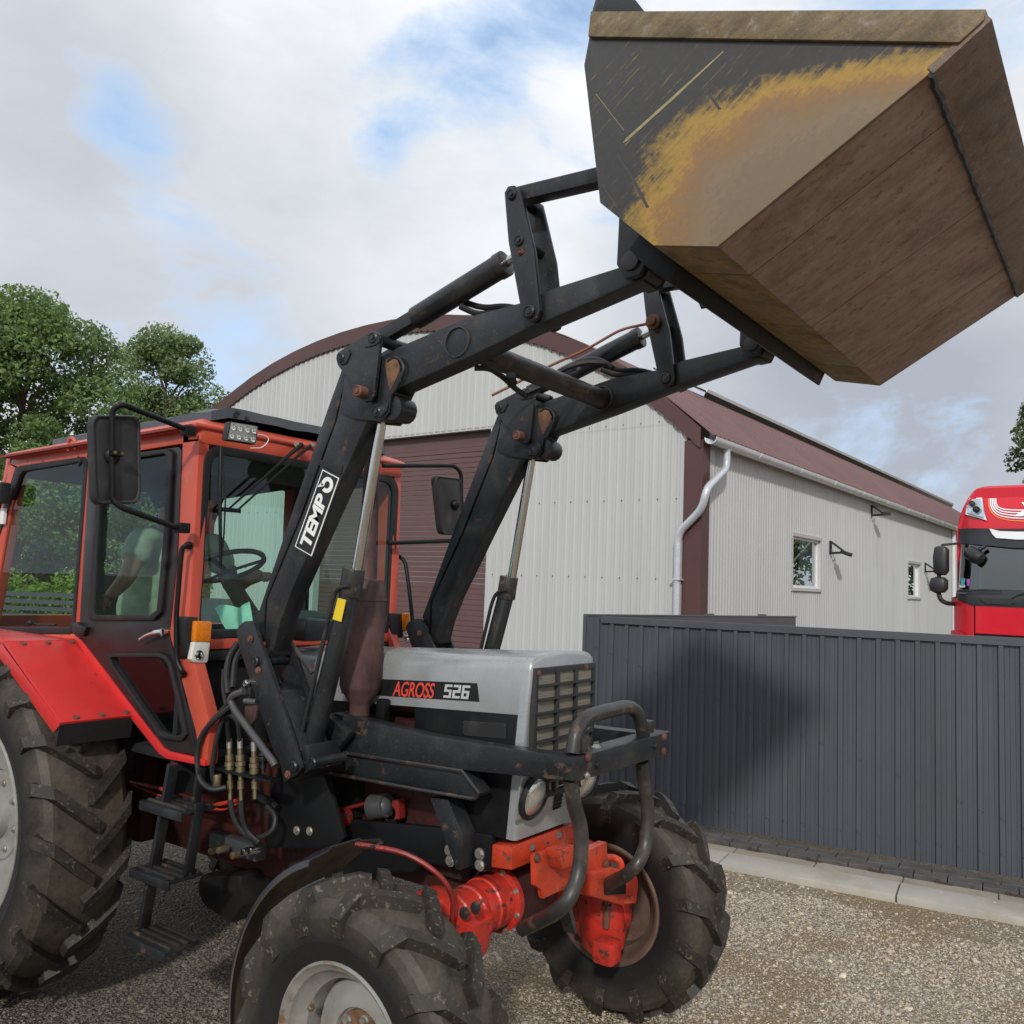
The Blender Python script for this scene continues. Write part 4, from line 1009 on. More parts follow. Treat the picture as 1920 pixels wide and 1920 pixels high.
# black side panels below the hood
for s in (-1, 1):
    yy = YC + s * (hw - .006)
    b = MB(); q_ = [at(px, py, YC - hw + .006) for px, py in ((778, 1327), (979, 1343), (964, 1578), (884, 1562), (836, 1553), (836, 1480), (778, 1460))]
    b.prism([(p_.x, p_.z + .004) for p_ in q_], yy - .004, yy + .004); sp_ = b.build('side_panel', BLK2, tr, .002)
    if s < 0:
        b = MB(); q_ = [at(px, py, YC - hw) for px, py in ((870, 1352), (950, 1357), (949, 1386), (870, 1378))]
        b.prism([(p_.x, p_.z) for p_ in q_], yy - .0075, yy - .004); vg = b.build('vent_mesh', LAMPB, sp_)
        b = MB(); A_, B_, D_ = q_[0], q_[1], q_[3]
        for i in range(20):
            for j in range(6):
                c = A_ + (B_ - A_) * ((i + .5 * (j % 2) + .25) / 20.5) + (D_ - A_) * ((j + .5) / 6)
                b.cyl(V((c.x, yy - .0075, c.z)), V((c.x, yy - .0095, c.z)), .0075, .0065, 6)
        o = b.build('vent_web', PLASTIC, sp_); tag(o, kind='stuff')
# decal stripe with lettering
dq = [(640, 1270), (895, 1281), (899, 1316), (640, 1300)]
b = MB(); q_ = [at(px, py, YC - hw) for px, py in dq]; b.prism([(p_.x, p_.z) for p_ in q_], YC - hw - .0008, YC - hw + .001); dcl = b.build('stripe_decal', DECALK, tr)
yl = YC - hw - .0012; NYm = V((0, -1, 0))
def textpx(txt, bl, br, tl, Y, mat, parent, name, shear=0, bold=0, space=1.0):
    O, Rr, T = at(*bl, Y), at(*br, Y), at(*tl, Y)
    u, v = Rr - O, T - O
    return text_mesh(txt, O, u.normalized(), v.normalized(), u.length, v.length, NYm, name, mat, parent, shear, .001, bold, space)
textpx('AGROSS', (736, 1305), (813, 1310), (739, 1277), yl, DECALR, dcl, 'lettering', .12, .012, .95)
O, Rr, T = at(831, 1308, yl), at(878, 1311, yl), at(835, 1283, yl); u_, v_ = Rr - O, T - O
digit = {'5': [(0, .82, .9, 1), (0, .45, .28, .9), (0, .45, .9, .62), (.62, .0, .9, .55), (0, 0, .9, .18)], '2': [(0, .82, .9, 1), (.62, .5, .9, .9), (0, .42, .9, .6), (0, 0, .28, .5), (0, 0, .9, .18)], '6': [(0, .82, .9, 1), (0, 0, .28, .9), (0, .42, .9, .6), (.62, 0, .9, .5), (0, 0, .9, .18)]}
b = MB()
for k, ch in enumerate('526'):
    for j, (x0, y0, x1, y1) in enumerate(digit[ch]):
        pts = [O + u_ * ((k * 1.06 + x) / 3.02) + v_ * y for x, y in ((x0, y0), (x1, y0), (x1, y1), (x0, y1))]
        lift = NYm * (.0006 + .00006 * j)
        b.loft([[p_ + lift * 0 for p_ in pts], [p_ + lift for p_ in pts]])
b.build('number', DECALG, dcl, weld=False)

# ---- muffler
mx, my = -2.77, 2.80; zb = at(680, 1316, my).z; zt2 = at(690, 1086, my).z
b = MB(); h = zt2 - zb
b.lathe((mx, my, zb), (0, 0, 1), [(.045, -.10), (.045, -.02), (.05, 0), (.085, .05), (.092, .07), (.092, h * .82), (.0945, h * .825), (.0945, h * .835), (.092, h * .84), (.09, h - .03), (.075, h - .005), (.04, h), (.036, h + .02), (.034, h + .62), (.03, h + .62), (.03, h + .5)], 32, True)
mf = b.build('muffler', RUSTM, tr, smooth=40)
b = MB(); b.box((mx + .11, my + .03, zb - .03), (.05, .04, .10)); b.build('muffler_bracket', BLK2, mf, .008)

# ---- loader arms (near one measured, far one a copy)
AN = 2.505; AT = 2.60; DY = 1.09
arm = thing('loader_arm', None, None, tuple(at(640, 800, AN))); attach(arm, tr)
poly('lower_beam', BLK, [(652, 690), (742, 735), (712, 787), (691, 786), (610, 965), (545, 1112), (524, 1170), (512, 1222), (496, 1214), (500, 1125), (566, 968), (631, 787)], AN, AN, AT, .008, arm)
poly('beam_flange', BLK, [(640, 690), (650, 690), (627, 787), (561, 968), (497, 1125), (490, 1205), (479, 1160), (543, 968), (613, 765)], AN, AN + .004, AT, .006, arm)
poly('beam_seam', OILY, [(652, 690), (660, 690), (631, 795), (566, 975), (500, 1130), (492, 1126), (558, 966), (625, 787)], AN, AN + .03, AT - .01, 0, arm)
poly('upper_beam', BLK, [(706, 672), (750, 649), (880, 593), (977, 567), (1037, 540), (1173, 497), (1212, 508), (1206, 528), (1180, 534), (1033, 598), (993, 614), (880, 669), (750, 727), (728, 742)], AN, AN, AT, .007, arm)
poly('elbow_plate', BLK, [(650, 707), (641, 775), (668, 787), (717, 791), (733, 775), (738, 740), (756, 702), (747, 674), (716, 668)], AN, AN - .012, AN + .002, .003, arm)
poly('elbow_plate', BLK, [(650, 707), (641, 775), (668, 787), (717, 791), (733, 775), (738, 740), (756, 702), (747, 674), (716, 668)], AN, AT - .002, AT + .012, .003, arm)
b = MB(); q_ = at(735, 765, AN); b.cyl(V((q_.x, AN + .0, q_.z)), V((q_.x, AT, q_.z)), .05); b.build('elbow_stop', BLK, arm, .004)
b = MB(); c = at(858, 641, AN); ring = [(.052, 0), (.062, .0), (.060, .006), (.054, .007)]; b.lathe(c, (0, -1, 0), ring + [ring[0]], 28); b.build('weld_ring', BARTUBE, arm)
poly('rust_patch', RUSTP, [(728, 676), (738, 671), (749, 675), (755, 690), (750, 705), (742, 722), (736, 735), (731, 712), (727, 690)], AN, AN - .0145, AN - .011, .002, arm)
b = MB(); b.tube([at(x, y, AN - .013) for x, y in ((727, 678), (738, 669), (751, 674), (758, 690), (753, 708), (744, 726), (737, 738))], .006, 6, .02); b.build('weld_bead', BLK, arm)
# self levelling knuckle plates
for ya, yb in ((AN - .045, AN - .028), (AT + .028, AT + .045)):
    b = MB(); ob = [(632, 667), (636, 660), (694, 624), (704, 622), (712, 626), (715, 634), (703, 741), (697, 752), (685, 754), (676, 747), (634, 684)]
    b.ppx(ob, AN - .04, ya, yb); b.build('knuckle_plate', BLK, arm, .004)
def pin(px, py, y0, y1, r, name='pin', mt=None, par=None, Yr=None):
    q_ = at(px, py, AN - .04 if Yr is None else Yr); b = MB(); b.lathe(V((q_.x, y0, q_.z)), (0, -1, 0), [(r, -(y1 - y0)), (r, 0), (r * .8, .004), (r * .75, .004), (r * .72, .001), (r * .45, .001), (r * .42, .006), (.001, .006)], 20, True); return b.build(name, mt or BLK, par or arm, smooth=40)
pin(641.7, 671.7, AN - .052, AT + .05, .022); pin(702, 634, AN - .052, AT + .05, .024); pin(685, 737, AN - .085, AT + .05, .024, mt=RBOLT); pin(711.7, 773.3, AN - .02, AT + .02, .022, Yr=AN)
poly('pin_lock', BLK, [(632, 672), (637, 660), (655, 655), (659, 662), (650, 682), (640, 685)], AN - .045, AN - .05, AN - .044, .002, arm)
poly('pin_lock', BLK, [(682, 648), (696, 624), (712, 628), (713, 642), (704, 648), (686, 652)], AN - .045, AN - .05, AN - .044, .002, arm)
poly('pin_lock', BLK, [(702, 780), (706, 764), (722, 751), (730, 756), (728, 770), (715, 784)], AN - .012, AN - .02, AN - .013, .002, arm)
# bell crank pair, upper link
for ya, yb in ((AN - .03, AN - .010), (AT + .012, AT + .032)):
    b = MB(); b.ppx([(948.5, 363), (955, 351), (967, 349), (978, 358), (982, 375), (1004, 470), (1015, 583), (1010, 598), (997, 605), (986, 598), (978, 575), (956, 455), (951, 395)], AN - .02, ya, yb); b.build('crank_plate', BLK, arm, .004)
pin(996.7, 586.7, AN - .04, AT + .04, .024, Yr=AN - .02); pin(963, 367, AN - .036, AT + .036, .02, Yr=AN - .02); pin(976.7, 453.3, AN - .036, AT + .036, .02, Yr=AN - .02); pin(980, 475, AN - .034, AN - .01, .012, 'stud', RBOLT, Yr=AN - .02)
b = MB(); b.bar(at(968, 371, AN + .02), at(1150, 328, AN + .02), .06, .055); b.build('upper_link', BLK, arm, .005)
# tilt cylinder
yT = (AN + AT) / 2
tc_ = thing('tilt_cylinder', None, None, tuple(at(850, 560, yT))); attach(tc_, tr)
MB().bar(at(712, 636, yT), at(790, 590, yT), .05, .055).build('cylinder_foot', BLK, tc_, .004)
MB().cyl(at(780, 597, yT), at(942, 497, yT), .046, n=22).build('barrel', BLK, tc_, .003)
MB().cyl(at(934, 502, yT), at(949, 493, yT), .050, n=22).build('gland', BARTUBE, tc_, .004)
MB().cyl(at(945, 495, yT), at(980, 474, yT), .018, n=14).build('rod', CHROME, tc_)
MB().tube([at(870, 566, yT + .04), at(905, 578, yT + .05), at(950, 573, yT + .05), at(990, 585, yT + .05)], .012, 8, .05).build('hose', RUBBER, tc_)
MB().tube([at(862, 574, yT + .0), at(895, 590, yT + .04), at(940, 584, yT + .05), at(980, 590, yT + .05)], .012, 8, .05).build('hose', RUBBER, tc_)
# lift cylinder
yL = 2.57
lc = thing('lift_cylinder', None, None, tuple(at(640, 1200, yL))); attach(lc, tr)
MB().cyl(at(716, 785, yL), at(668, 1078, yL), .0225, n=18).build('rod', CHROME, lc)
MB().cyl(at(664, 1066, yL), at(656, 1118, yL), .047, .047, 20).build('gland', BARTUBE, lc, .004)
MB().cyl(at(656, 1112, yL), at(586, 1396, yL), .041, .041, 20).build('barrel', BLK, lc, .003)
MB().tube([at(655, 1098, yL - .045), at(632, 1102, yL - .05), at(622, 1130, yL - .045), at(600, 1230, yL - .045), at(566, 1375, yL - .045)], .009, 8, .04).build('oil_tube', RUBBER, lc)
# post plates carrying the arm
pp = [(446, 1184), (452, 1172), (462, 1165), (474, 1164), (480, 1172), (492, 1205), (521, 1288), (556, 1397), (568, 1440), (562, 1450), (536, 1467), (528, 1430), (512, 1397), (480, 1300), (468, 1262), (452, 1212)]
po = thing('loader_post', None, None, tuple(at(520, 1300, 2.48))); attach(po, tr)
for ya, yb in ((2.465, 2.485), (2.625, 2.645)): MB().ppx(pp, 2.475, ya, yb).build('post_plate', BLK, po, .003)
poly('post_web', BLK, [(520, 1280), (546, 1294), (572, 1345), (590, 1400), (570, 1442), (545, 1390)], 2.56, 2.49, 2.62, .004, po)
poly('post_foot', BLK, [(560, 1395), (598, 1392), (602, 1440), (570, 1462), (556, 1455)], 2.56, 2.50, 2.68, .008, po)
for px, py, r in ((480, 1240, .022), (552, 1437, .022), (588, 1430, .02)): pin(px, py, 2.452, 2.62, r, par=po, Yr=2.46)
bolts('post_bolt', RBOLT, ((485, 1257), (470, 1198), (540, 1452)), .012, po, Y=2.463)
pin(463, 1281, 2.45, 2.48, .016, 'bush', CHROME, po, 2.46)
for o in (arm, po, tc_, lc): dup(o, tr, (0, DY, 0))
# brand plate on the near arm
dp_ = [(604.8, 880), (636, 896.5), (584, 1043), (552.7, 1024.6)]
yd = AN - .0015
q_ = [at(x, y, yd) for x, y in dp_]
TL_, TR_, BR_, BL_ = q_
MB().prism([(p_.x, p_.z) for p_ in q_], yd, AN + .001).build('brand_decal', WHITE, arm)
def dq_(u, v, y=yd): 
    a_ = BR_ + (TR_ - BR_) * u; c_ = BL_ + (TL_ - BL_) * u; p_ = a_ + (c_ - a_) * v; return V((p_.x, y, p_.z))
b = MB(); b.prism([(p_.x, p_.z) for p_ in (dq_(.012, .05), dq_(.988, .05), dq_(.988, .95), dq_(.012, .95))], yd - .0008, yd); b.build('brand_field', DECALK, arm)
Ud = (dq_(.75, .2) - dq_(.07, .2)); Vd = dq_(.07, .80) - dq_(.07, .2)
text_mesh('TEMP', dq_(.065, .20, yd - .0008), Ud.normalized(), Vd.normalized(), Ud.length * .98, Vd.length, NYm, 'lettering', WHITE, arm, .12, .001, .035, .92)
b = MB(); n = 22; c0_, c1_ = [], []
for k in range(n + 1):
    a_ = R(115 - 325 * k / n); c0_.append((.86 + .095 * math.cos(a_), .47 + .33 * math.sin(a_))); c1_.append((.86 + .045 * math.cos(a_), .47 + .14 * math.sin(a_)))
vo_ = [b.bm.verts.new(dq_(*p_, yd - .0016)) for p_ in c0_]; vi_ = [b.bm.verts.new(dq_(*p_, yd - .0016)) for p_ in c1_]
for i in range(n): b.bm.faces.new((vo_[i], vo_[i + 1], vi_[i + 1], vi_[i]))
b.face([dq_(*p_, yd - .0016) for p_ in ((.78, .93), (.83, .60), (.86, .80))])
b.build('lettering', WHITE, arm)
poly('tape_band', RUBBER, [(600, 862), (610, 864), (622, 868), (643, 874), (641, 890), (620, 884), (600, 872)], AN, AN - .004, AN + .002, .001, arm)
q_ = [(634, 1121), (649, 1125), (640, 1166), (624, 1161)]
stk = poly('sticker', YEL, q_, yL - .046, yL - .048, yL - .0455, .0, tr)
# cross tube between the arms
q2 = at(1127, 748, AN + DY); q1 = q2
b = MB(); b.cyl(V((q1.x, AT, q1.z)), V((q1.x, AN + DY, q1.z)), .046, n=26); b.build('cross_tube', BARTUBE, tr, smooth=40)
b = MB(); b.tube([at(890, 690, AT + .02), at(918, 690, AT + .05), at(945, 708, AT + .12), at(965, 728, AT + .25), at(985, 742, AT + .4)], .012, 8, .06); b.tube([at(985, 742, AT + .4), V((q1.x - .1, 3.3, q1.z + .02)), V((q1.x - .05, 3.5, q1.z + .12)), at(1075, 680, 3.55), at(1120, 672, 3.52), at(1142, 685, 3.5)], .013, 8, .06)
b.tube([at(1020, 715, 3.3), at(1060, 690, 3.4), at(1100, 678, 3.46), at(1140, 682, 3.5), at(1148, 690, 3.5)], .013, 8, .06); b.build('hose_loop', RUBBER, tr)
b = MB(); b.tube([at(958, 703, AT + .12), at(960, 720, AT + .15), at(968, 722, AT + .16)], .02, 8); b.build('hose_clip', RUBBER, tr)
b = MB(); b.tube([at(923, 741, 3.30), at(955, 725, 3.38), at(1035, 684, 3.45), at(1100, 655, 3.5), at(1165, 617, 3.54), at(1220, 606, 3.57)], .0065, 8, .05); b.build('leveller_rod', COPPER, tr)
p = at(1226, 604, 3.55); b = MB(); b.lathe(p, (0, -1, 0), [(.035, 0), (.035, .015), (.022, .018), (.022, .035), (.01, .036)], 18, True); b.build('leveller_boss', RUSTP, tr)

# ---- bucket
YB0, YB1 = 2.185, 4.015
bk = thing('bucket', None, None, tuple(at(1400, 300, YB0))); attach(bk, tr)
def bx(px, py): q_ = at(px, py, YB0); return q_.x, q_.z
def wearfield(name, pts, deg=2, planar='XZ'):
    A_, y_ = [], []
    for (px, py, v) in pts:
        x, z = bx(px, py); A_.append([1, x, z, x * x, x * z, z * z]); y_.append(v)
    return np.linalg.lstsq(np.array(A_), np.array(y_), rcond=None)[0]
cf = wearfield('w', [(1160, 400, 0), (1190, 310, 0), (1255, 225, 0), (1335, 158, 0), (1450, 130, 0), (1600, 108, 0), (1780, 90, .0), (1110, 150, -1), (1200, 110, -.8), (1130, 300, -.5), (1300, 90, -.7), (1500, 85, -.4), (1230, 400, .35), (1260, 300, .3), (1330, 220, .3), (1450, 180, .35), (1600, 150, .35), (1345, 455, 1.1), (1290, 400, .7), (1400, 330, .9), (1480, 250, .8), (1600, 200, .75), (1550, 290, 1.15), (1700, 150, .7)])
def bucketside():
    t = NT('bucket_side_worn'); g_ = t.n('ShaderNodeNewGeometry'); sx = t.n('ShaderNodeSeparateXYZ'); t.l(g_.outputs['Position'], sx.inputs[0])
    x, z = sx.outputs['X'], sx.outputs['Z']; M_ = t.math
    f = M_('ADD', M_('ADD', M_('MULTIPLY', x, float(cf[1])), M_('MULTIPLY', z, float(cf[2]))), float(cf[0]))
    f = M_('ADD', f, M_('ADD', M_('MULTIPLY', M_('MULTIPLY', x, x), float(cf[3])), M_('ADD', M_('MULTIPLY', M_('MULTIPLY', x, z), float(cf[4])), M_('MULTIPLY', M_('MULTIPLY', z, z), float(cf[5])))))
    sv = t.coord('World', (46, 46, 2.4), (0, R(-52), 0)); scr = t.noise(3.0, 8, .8, sv); nb = t.noise(2.3, 5, .6, t.coord('World')); n1 = t.noise(7, 6, .65, t.coord('World')); n2 = t.noise(60, 3, .6, t.coord('World'))
    f = M_('ADD', f, M_('ADD', M_('ADD', M_('MULTIPLY', M_('SUBTRACT', scr, .5), .75), M_('MULTIPLY', M_('SUBTRACT', n2, .5), .30)), M_('ADD', M_('MULTIPLY', M_('SUBTRACT', n1, .5), .9), M_('MULTIPLY', M_('SUBTRACT', nb, .5), .6))))
    col = t.ramp(f, [(.0, (.030, .033, .036)), (.04, (.050, .046, .034)), (.17, (.30, .19, .042)), (.30, (.46, .28, .05)), (.46, (.33, .18, .065)), (.68, (.27, .175, .09)), (.86, (.265, .20, .125)), (1., (.23, .175, .11))])
    col = t.mix(M_('MULTIPLY', n2, .35), col, sc((.2, .15, .1), .6))
    lines = t.ramp(scr, [(.60, 0.), (.66, 1.)]); dark = t.ramp(f, [(.0, 1.), (.1, 0.)])
    col = t.mix(M_('MULTIPLY', M_('MULTIPLY', lines, dark), .8), col, (.36, .25, .07))
    t.bump(scr, .12, .004)
    return t.set(col, t.ramp(f, [(0., .40), (.4, .36)]), 0, .5)
BSIDE = bucketside()
def bworn(name, base, alt, vec, rot):
    t = NT(name); v = t.coord('World', vec, rot); n1 = t.noise(3.2, 8, .7, v); n2 = t.noise(5, 6, .65, t.coord('World')); n3 = t.noise(70, 3, .6, t.coord('World'))
    col = t.mix(t.ramp(n1, [(.32, 0.), (.68, 1.)]), base, alt); col = t.mix(t.ramp(n2, [(.5, 0.), (.72, .7)]), col, sc(base, .5)); col = t.mix(t.math('MULTIPLY', n3, .4), col, sc(alt, .7))
    n4 = t.noise(26, 6, .7, t.coord('World')); col = t.mix(t.ramp(n4, [(.56, 0.), (.66, .65)]), col, (.12, .06, .042)); col = t.mix(t.ramp(n4, [(.34, .5), (.42, 0.)]), col, (.34, .29, .25)); t.bump(t.math('ADD', n4, n3), .5, .004); return t.set(col, t.ramp(n2, [(.3, .5), (.7, .75)]), 0, .4)
BFLOOR = bworn('bucket_floor_worn', (.24, .135, .10), (.38, .29, .24), (2.0, 5.5, 2.0), (0, 0, 0))
BBACK = bworn('bucket_back_worn', (.11, .09, .06), (.36, .23, .07), (9, 1.6, 9), (R(30), R(20), 0))
BSTRIP = bworn('bucket_strip_worn', (.10, .085, .055), (.26, .19, .10), (16, 16, 1.6), (0, R(-60), 0))
BEDGE = bworn('bucket_edge_worn', (.16, .115, .09), (.25, .18, .14), (4, 4, 4), (0, 0, 0))
A0, A1, A2, A3, A4 = (1113, 26), (1095, 122), (1125, 380), (1225, 460), (1345, 462)
A5, A6, A7 = (1768, 117), (1832, 58), (1851, 22)
for y0, y1, mt_ in ((YB0, YB0 + .014, BSIDE), (YB1 - .014, YB1, BFLOOR)):
    MB().ppx([A0, A1, A2, A3, A4, A5, A6, A7], YB0, y0, y1).build('side_plate', mt_, bk, .002)
for y0, y1 in ((YB0 - .012, YB0 + .002), (YB1 - .002, YB1 + .012)):
    MB().ppx([(1111, 25), (1851, 22), (1846, 42), (1800, 84), (1106, 72)], YB0, y0, y1).build('side_stiffener', BSTRIP, bk, .003)
def plate(name, mat, pa, pb_, t_, ya, yb, off=0.0, parent=None, ext0=0.0, ext1=0.0, bevel=.002):
    a_ = V((*bx(*pa), 0)); c_ = V((*bx(*pb_), 0)); d_ = (c_ - a_).normalized(); n_ = V((-d_.y, d_.x, 0)); a_ = a_ - d_ * ext0; c_ = c_ + d_ * ext1
    o_ = [a_ - n_ * off, c_ - n_ * off, c_ + n_ * (t_ - off), a_ + n_ * (t_ - off)]
    return MB().prism([(p_.x, p_.y) for p_ in o_], ya, yb).build(name, mat, parent or bk, bevel)
def yfrac(px, py, ref):
    x, z = bx(*ref); d = ray(px, py); return x * d.y / d.x
cuts = [YB0 + .004, yfrac(1408, 518, A4), yfrac(1522, 614, A4), yfrac(1610, 696, A4), YB1 - .004]
seams = []
for i, (y0, y1) in enumerate(zip(cuts, cuts[1:])):
    plate('floor_plate', BFLOOR, A4, A5, .012, y0 + (.0025 if i else 0), y1 - (.0025 if i < 3 else 0))
    plate('lower_back_plate', BBACK, A3, A4, .012, y0 + (.003 if i else 0), y1 - (.003 if i < 3 else 0))
plate('floor_backing', OILY, A4, A5, .006, YB0 + .02, YB1 - .02, -.0125); plate('back_backing', OILY, A3, A4, .006, YB0 + .02, YB1 - .02, -.0125)
plate('cutting_edge', BEDGE, A5, A6, .022, YB0 - .004, YB1 + .004, .006, ext0=.03, ext1=.035)
a_ = V((*bx(*A5), 0)); b = MB(); n = 70; x5, z5 = bx(*A5); dx_, dz_ = [c - a for a, c in zip(bx(*A4), bx(*A5))]; ln_ = math.hypot(dx_, dz_); ux, uz = dx_ / ln_, dz_ / ln_
b.tube([V((x5 - ux * (.03 + .006 * rnd.random()) + uz * .004, YB0 + (YB1 - YB0) * k / n, z5 - uz * .035 - ux * .004)) for k in range(n + 1)], lambda f: .006 + .004 * rnd.random(), 6); b.build('weld_seam', BLK, bk)
plate('back_plate', BBACK, A2, A3, .012, YB0 + .004, YB1 - .004); plate('back_plate', BLK, A1, A2, .012, YB0 + .004, YB1 - .004); plate('back_plate', BLK, A0, A1, .012, YB0 + .004, YB1 - .004)
b = MB(); x0, z0 = bx(*A0); x1, z1 = bx(1135, -10); b.loft([[V((x, y, z)) for y, z in ((YB0, z0 - .01), (YB0 + .05, z0 + .13), (YB1 - .05, z0 + .13), (YB1, z0 - .01))] for x in (x0 - .012, x0 + .004)]); b.build('spill_guard', BLK, bk, .002)
MB().ppx([(1113, 26), (1122, -6), (1190, -2), (1212, 26)], YB0, YB0 + .002, YB0 + .014).build('guard_ear', BLK, bk, .002)
SCRP = paint('scratch_pale', (.30, .26, .12), .5, .3, 30); SCRD = paint('scratch_dark', (.05, .05, .045), .5, .3, 30)
for mt_, pts in ((SCRP, [(1168, 268), (1173, 260), (1262, 180), (1355, 96), (1357, 97), (1266, 183), (1175, 265)]), (SCRP, [(1118, 176), (1170, 244), (1169.4, 244.6), (1117, 176.6)]),
                 (SCRD, [(1156, 290), (1159, 288), (1188, 332), (1217, 388), (1212, 390), (1184, 338)]), (SCRD, [(1326, 176), (1332, 175), (1352, 204), (1347, 206)]), (SCRD, [(1130, 345), (1168, 402), (1165, 404), (1128, 348)])):
    MB().ppx(pts, YB0 - .0008, YB0 - .0008, YB0 + .001).build('scratch', mt_, bk)
# carrier between arms and bucket
X3, Z3 = at(1193.3, 497, AN).x, at(1193.3, 497, AN).z
cx_, cz_ = bx(*A3); ox_, oz_ = cx_ - .030, cz_ - .010
b = MB(); b.prism([(ox_ - .10, oz_ + .16), (ox_ - .02, oz_ + .075), (ox_ + .02, oz_ + .02), (ox_ - .005, oz_ - .035), (ox_ - .10, oz_ + .04), (ox_ - .15, oz_ + .10)], YB0 + .19, YB1 - .12); cr_ = b.build('carrier_beam', BLK2, bk, .006)
for yy in (AN - .036, AT + .012, AN + DY - .036, AT + DY + .012):
    b = MB(); b.prism([(X3 - .02, Z3 - .055), (X3 + .03, Z3 - .05), (X3 + .05, Z3 - .01), (ox_ + .0, oz_ + .03), (ox_ - .10, oz_ + .30), (X3 - .05, oz_ + .30), (X3 - .055, Z3 + .0)], yy, yy + .024); b.build('carrier_lug', BLK, bk, .006)
for o_ in (0, DY):
    b = MB(); b.cyl(V((X3, AN - .05 + o_, Z3)), V((X3, AT + .05 + o_, Z3)), .032, n=20); b.cyl(V((X3, AN - .002 + o_, Z3)), V((X3, AT + .002 + o_, Z3)), .058, n=24); b.build('carrier_pin', BARTUBE, bk, .003)
b = MB(); b.tube([at(1312, 560, 3.2), at(1318, 575, 3.2), at(1326, 572, 3.2)], .012, 6); b.build('latch', BLK, bk)
# ------------------------------------------------------------------ cab
CN, CF = 2.42, 3.78                                   # near and far side planes
cab = thing('cab', None, None, (-4.3, YC, 2.1)); attach(cab, tr)
def xz(pxs, Y=CN): return [(lambda p: (p.x, p.z))(at(px, py, Y)) for px, py in pxs]
def both(o):                                          # far side of the cab is the mirror image of the near one
    c = o.copy(); c.data = o.data.copy(); COL.objects.link(c); c.parent = o.parent
    for v in c.data.vertices: v.co.y = -v.co.y
    c.data.flip_normals()
    w = worldloc(o); c.location = Vector((o.location.x, o.location.y + 2 * (YC - w.y), o.location.z)); return c
def cpoly(name, mat, pxs, y1, y2, bevel=.004, far=True, parent=None):
    o = MB().prism(xz(pxs), y1, y2).build(name, mat, parent or cab, bevel)
    if far: both(o)
    return o
cpoly('rear_pillar', ORANGE, [(18, 868), (34, 874), (-2, 1075), (-24, 1192), (-62, 1192)], CN, CN + .06)
cpoly('middle_pillar', ORANGE, [(163, 850), (177, 848), (173, 925), (151, 1192), (140, 1192)], CN, CN + .05)
cpoly('front_pillar', ORANGE, [(343, 815), (374, 815), (362, 1053), (352, 1190), (365, 1245), (392, 1350), (388, 1434), (377, 1432), (366, 1368), (333, 1248), (318, 1187), (333, 1053)], CN, CN + .055)
cpoly('roof_rail', ORANGE, [(18, 872), (24, 856), (120, 836), (350, 802), (375, 808), (373, 828), (340, 832), (166, 860), (32, 880)], CN, CN + .05)
cpoly('waist_rail', ORANGE, [(-62, 1188), (150, 1188), (152, 1198), (-62, 1200)], CN - .004, CN + .05)
cpoly('door_rim', RED, [(142, 1196), (152, 1196), (262, 1340), (310, 1402), (322, 1409), (388, 1424), (388, 1436), (316, 1422), (302, 1413), (252, 1350)], CN - .012, CN + .05)
# roof
zr0 = at(355, 802, CN).z; zr1 = at(25, 857, CN).z; xr0, xr1 = at(368, 802, CN).x, at(20, 857, CN).x
b = MB()
def rr_(ins, dz): return [V((xr1 + ins, CN - .035 + ins, zr1 + dz)), V((xr0 + .05 - ins, CN - .035 + ins, zr0 + dz)), V((xr0 + .05 - ins, CF + .035 - ins, zr0 + dz)), V((xr1 + ins, CF + .035 - ins, zr1 + dz))]
b.loft([rr_(.01, -.012), rr_(0, -.004), rr_(0, .012), rr_(.05, .035), rr_(.12, .06)]); roof = b.build('roof', ORANGE, cab, .008)
b = MB()
for (a_, c_) in (((xr1, CN - .04, zr1 - .004), (xr0 + .03, CN - .04, zr0 - .004)),): b.bar(V(a_), V(c_), .03, .012)
b.build('drip_rail', paint('drip_rail_dark', (.20, .03, .018), .6, .2, 5), roof)
b = MB(); L0, W0 = 34, 12; gx = [xr1 + .28 + (xr0 - .02 - xr1 - .28) * i / L0 for i in range(L0 + 1)]; gy = [CN + .09 + (CF - CN - .18) * j / W0 for j in range(W0 + 1)]
def zc_(x, y):
    f = (x - xr1) / (xr0 - xr1); edge = min((y - CN - .06) / .10, (CF - .06 - y) / .10, (x - xr1 - .24) / .12, (xr0 + .06 - x) / .06, 1.0)
    return zr1 + (zr0 - zr1) * f + .055 + .075 * max(0, edge) ** .5 + .012 * noise.noise((x * 3.1, y * 2.2, .7)) + .008 * noise.noise((x * 9, y * 5, 2.7)) * (1 + 0)
vs = [[b.bm.verts.new((x, y, zc_(x, y))) for y in gy] for x in gx]
for i in range(L0):
    for j in range(W0): b.bm.faces.new((vs[i][j], vs[i + 1][j], vs[i + 1][j + 1], vs[i][j + 1]))
e_ = [e for e in b.bm.edges if len(e.link_faces) == 1]; g_ = bmesh.ops.extrude_edge_only(b.bm, edges=e_)
for v in g_['geom']:
    if isinstance(v, bmesh.types.BMVert): v.co.z -= .045 + .012 * noise.noise((v.co.x * 6, v.co.y * 6, 0))
b.build('roof_cover', TARP, cab, smooth=60)
XW = at(361, 1000, CN).x
def hdr(z0, z1, x0, x1, mat, name, bev=.01):
    b = MB(); b.box(((x0 + x1) / 2, YC, (z0 + z1) / 2), (x1 - x0, CF - CN - .0, z1 - z0)); return b.build(name, mat, cab, bev)
zwt = at(385, 828, CN).z; zwb = at(372, 1196, CN).z
hdr(zwt - .004, zr0 + .004, XW - .10, XW + .012, ORANGE, 'front_header', .02)
hdr(zwb - .062, zwb - .012, XW - .06, XW + .015, ORANGE, 'front_sill', .008)
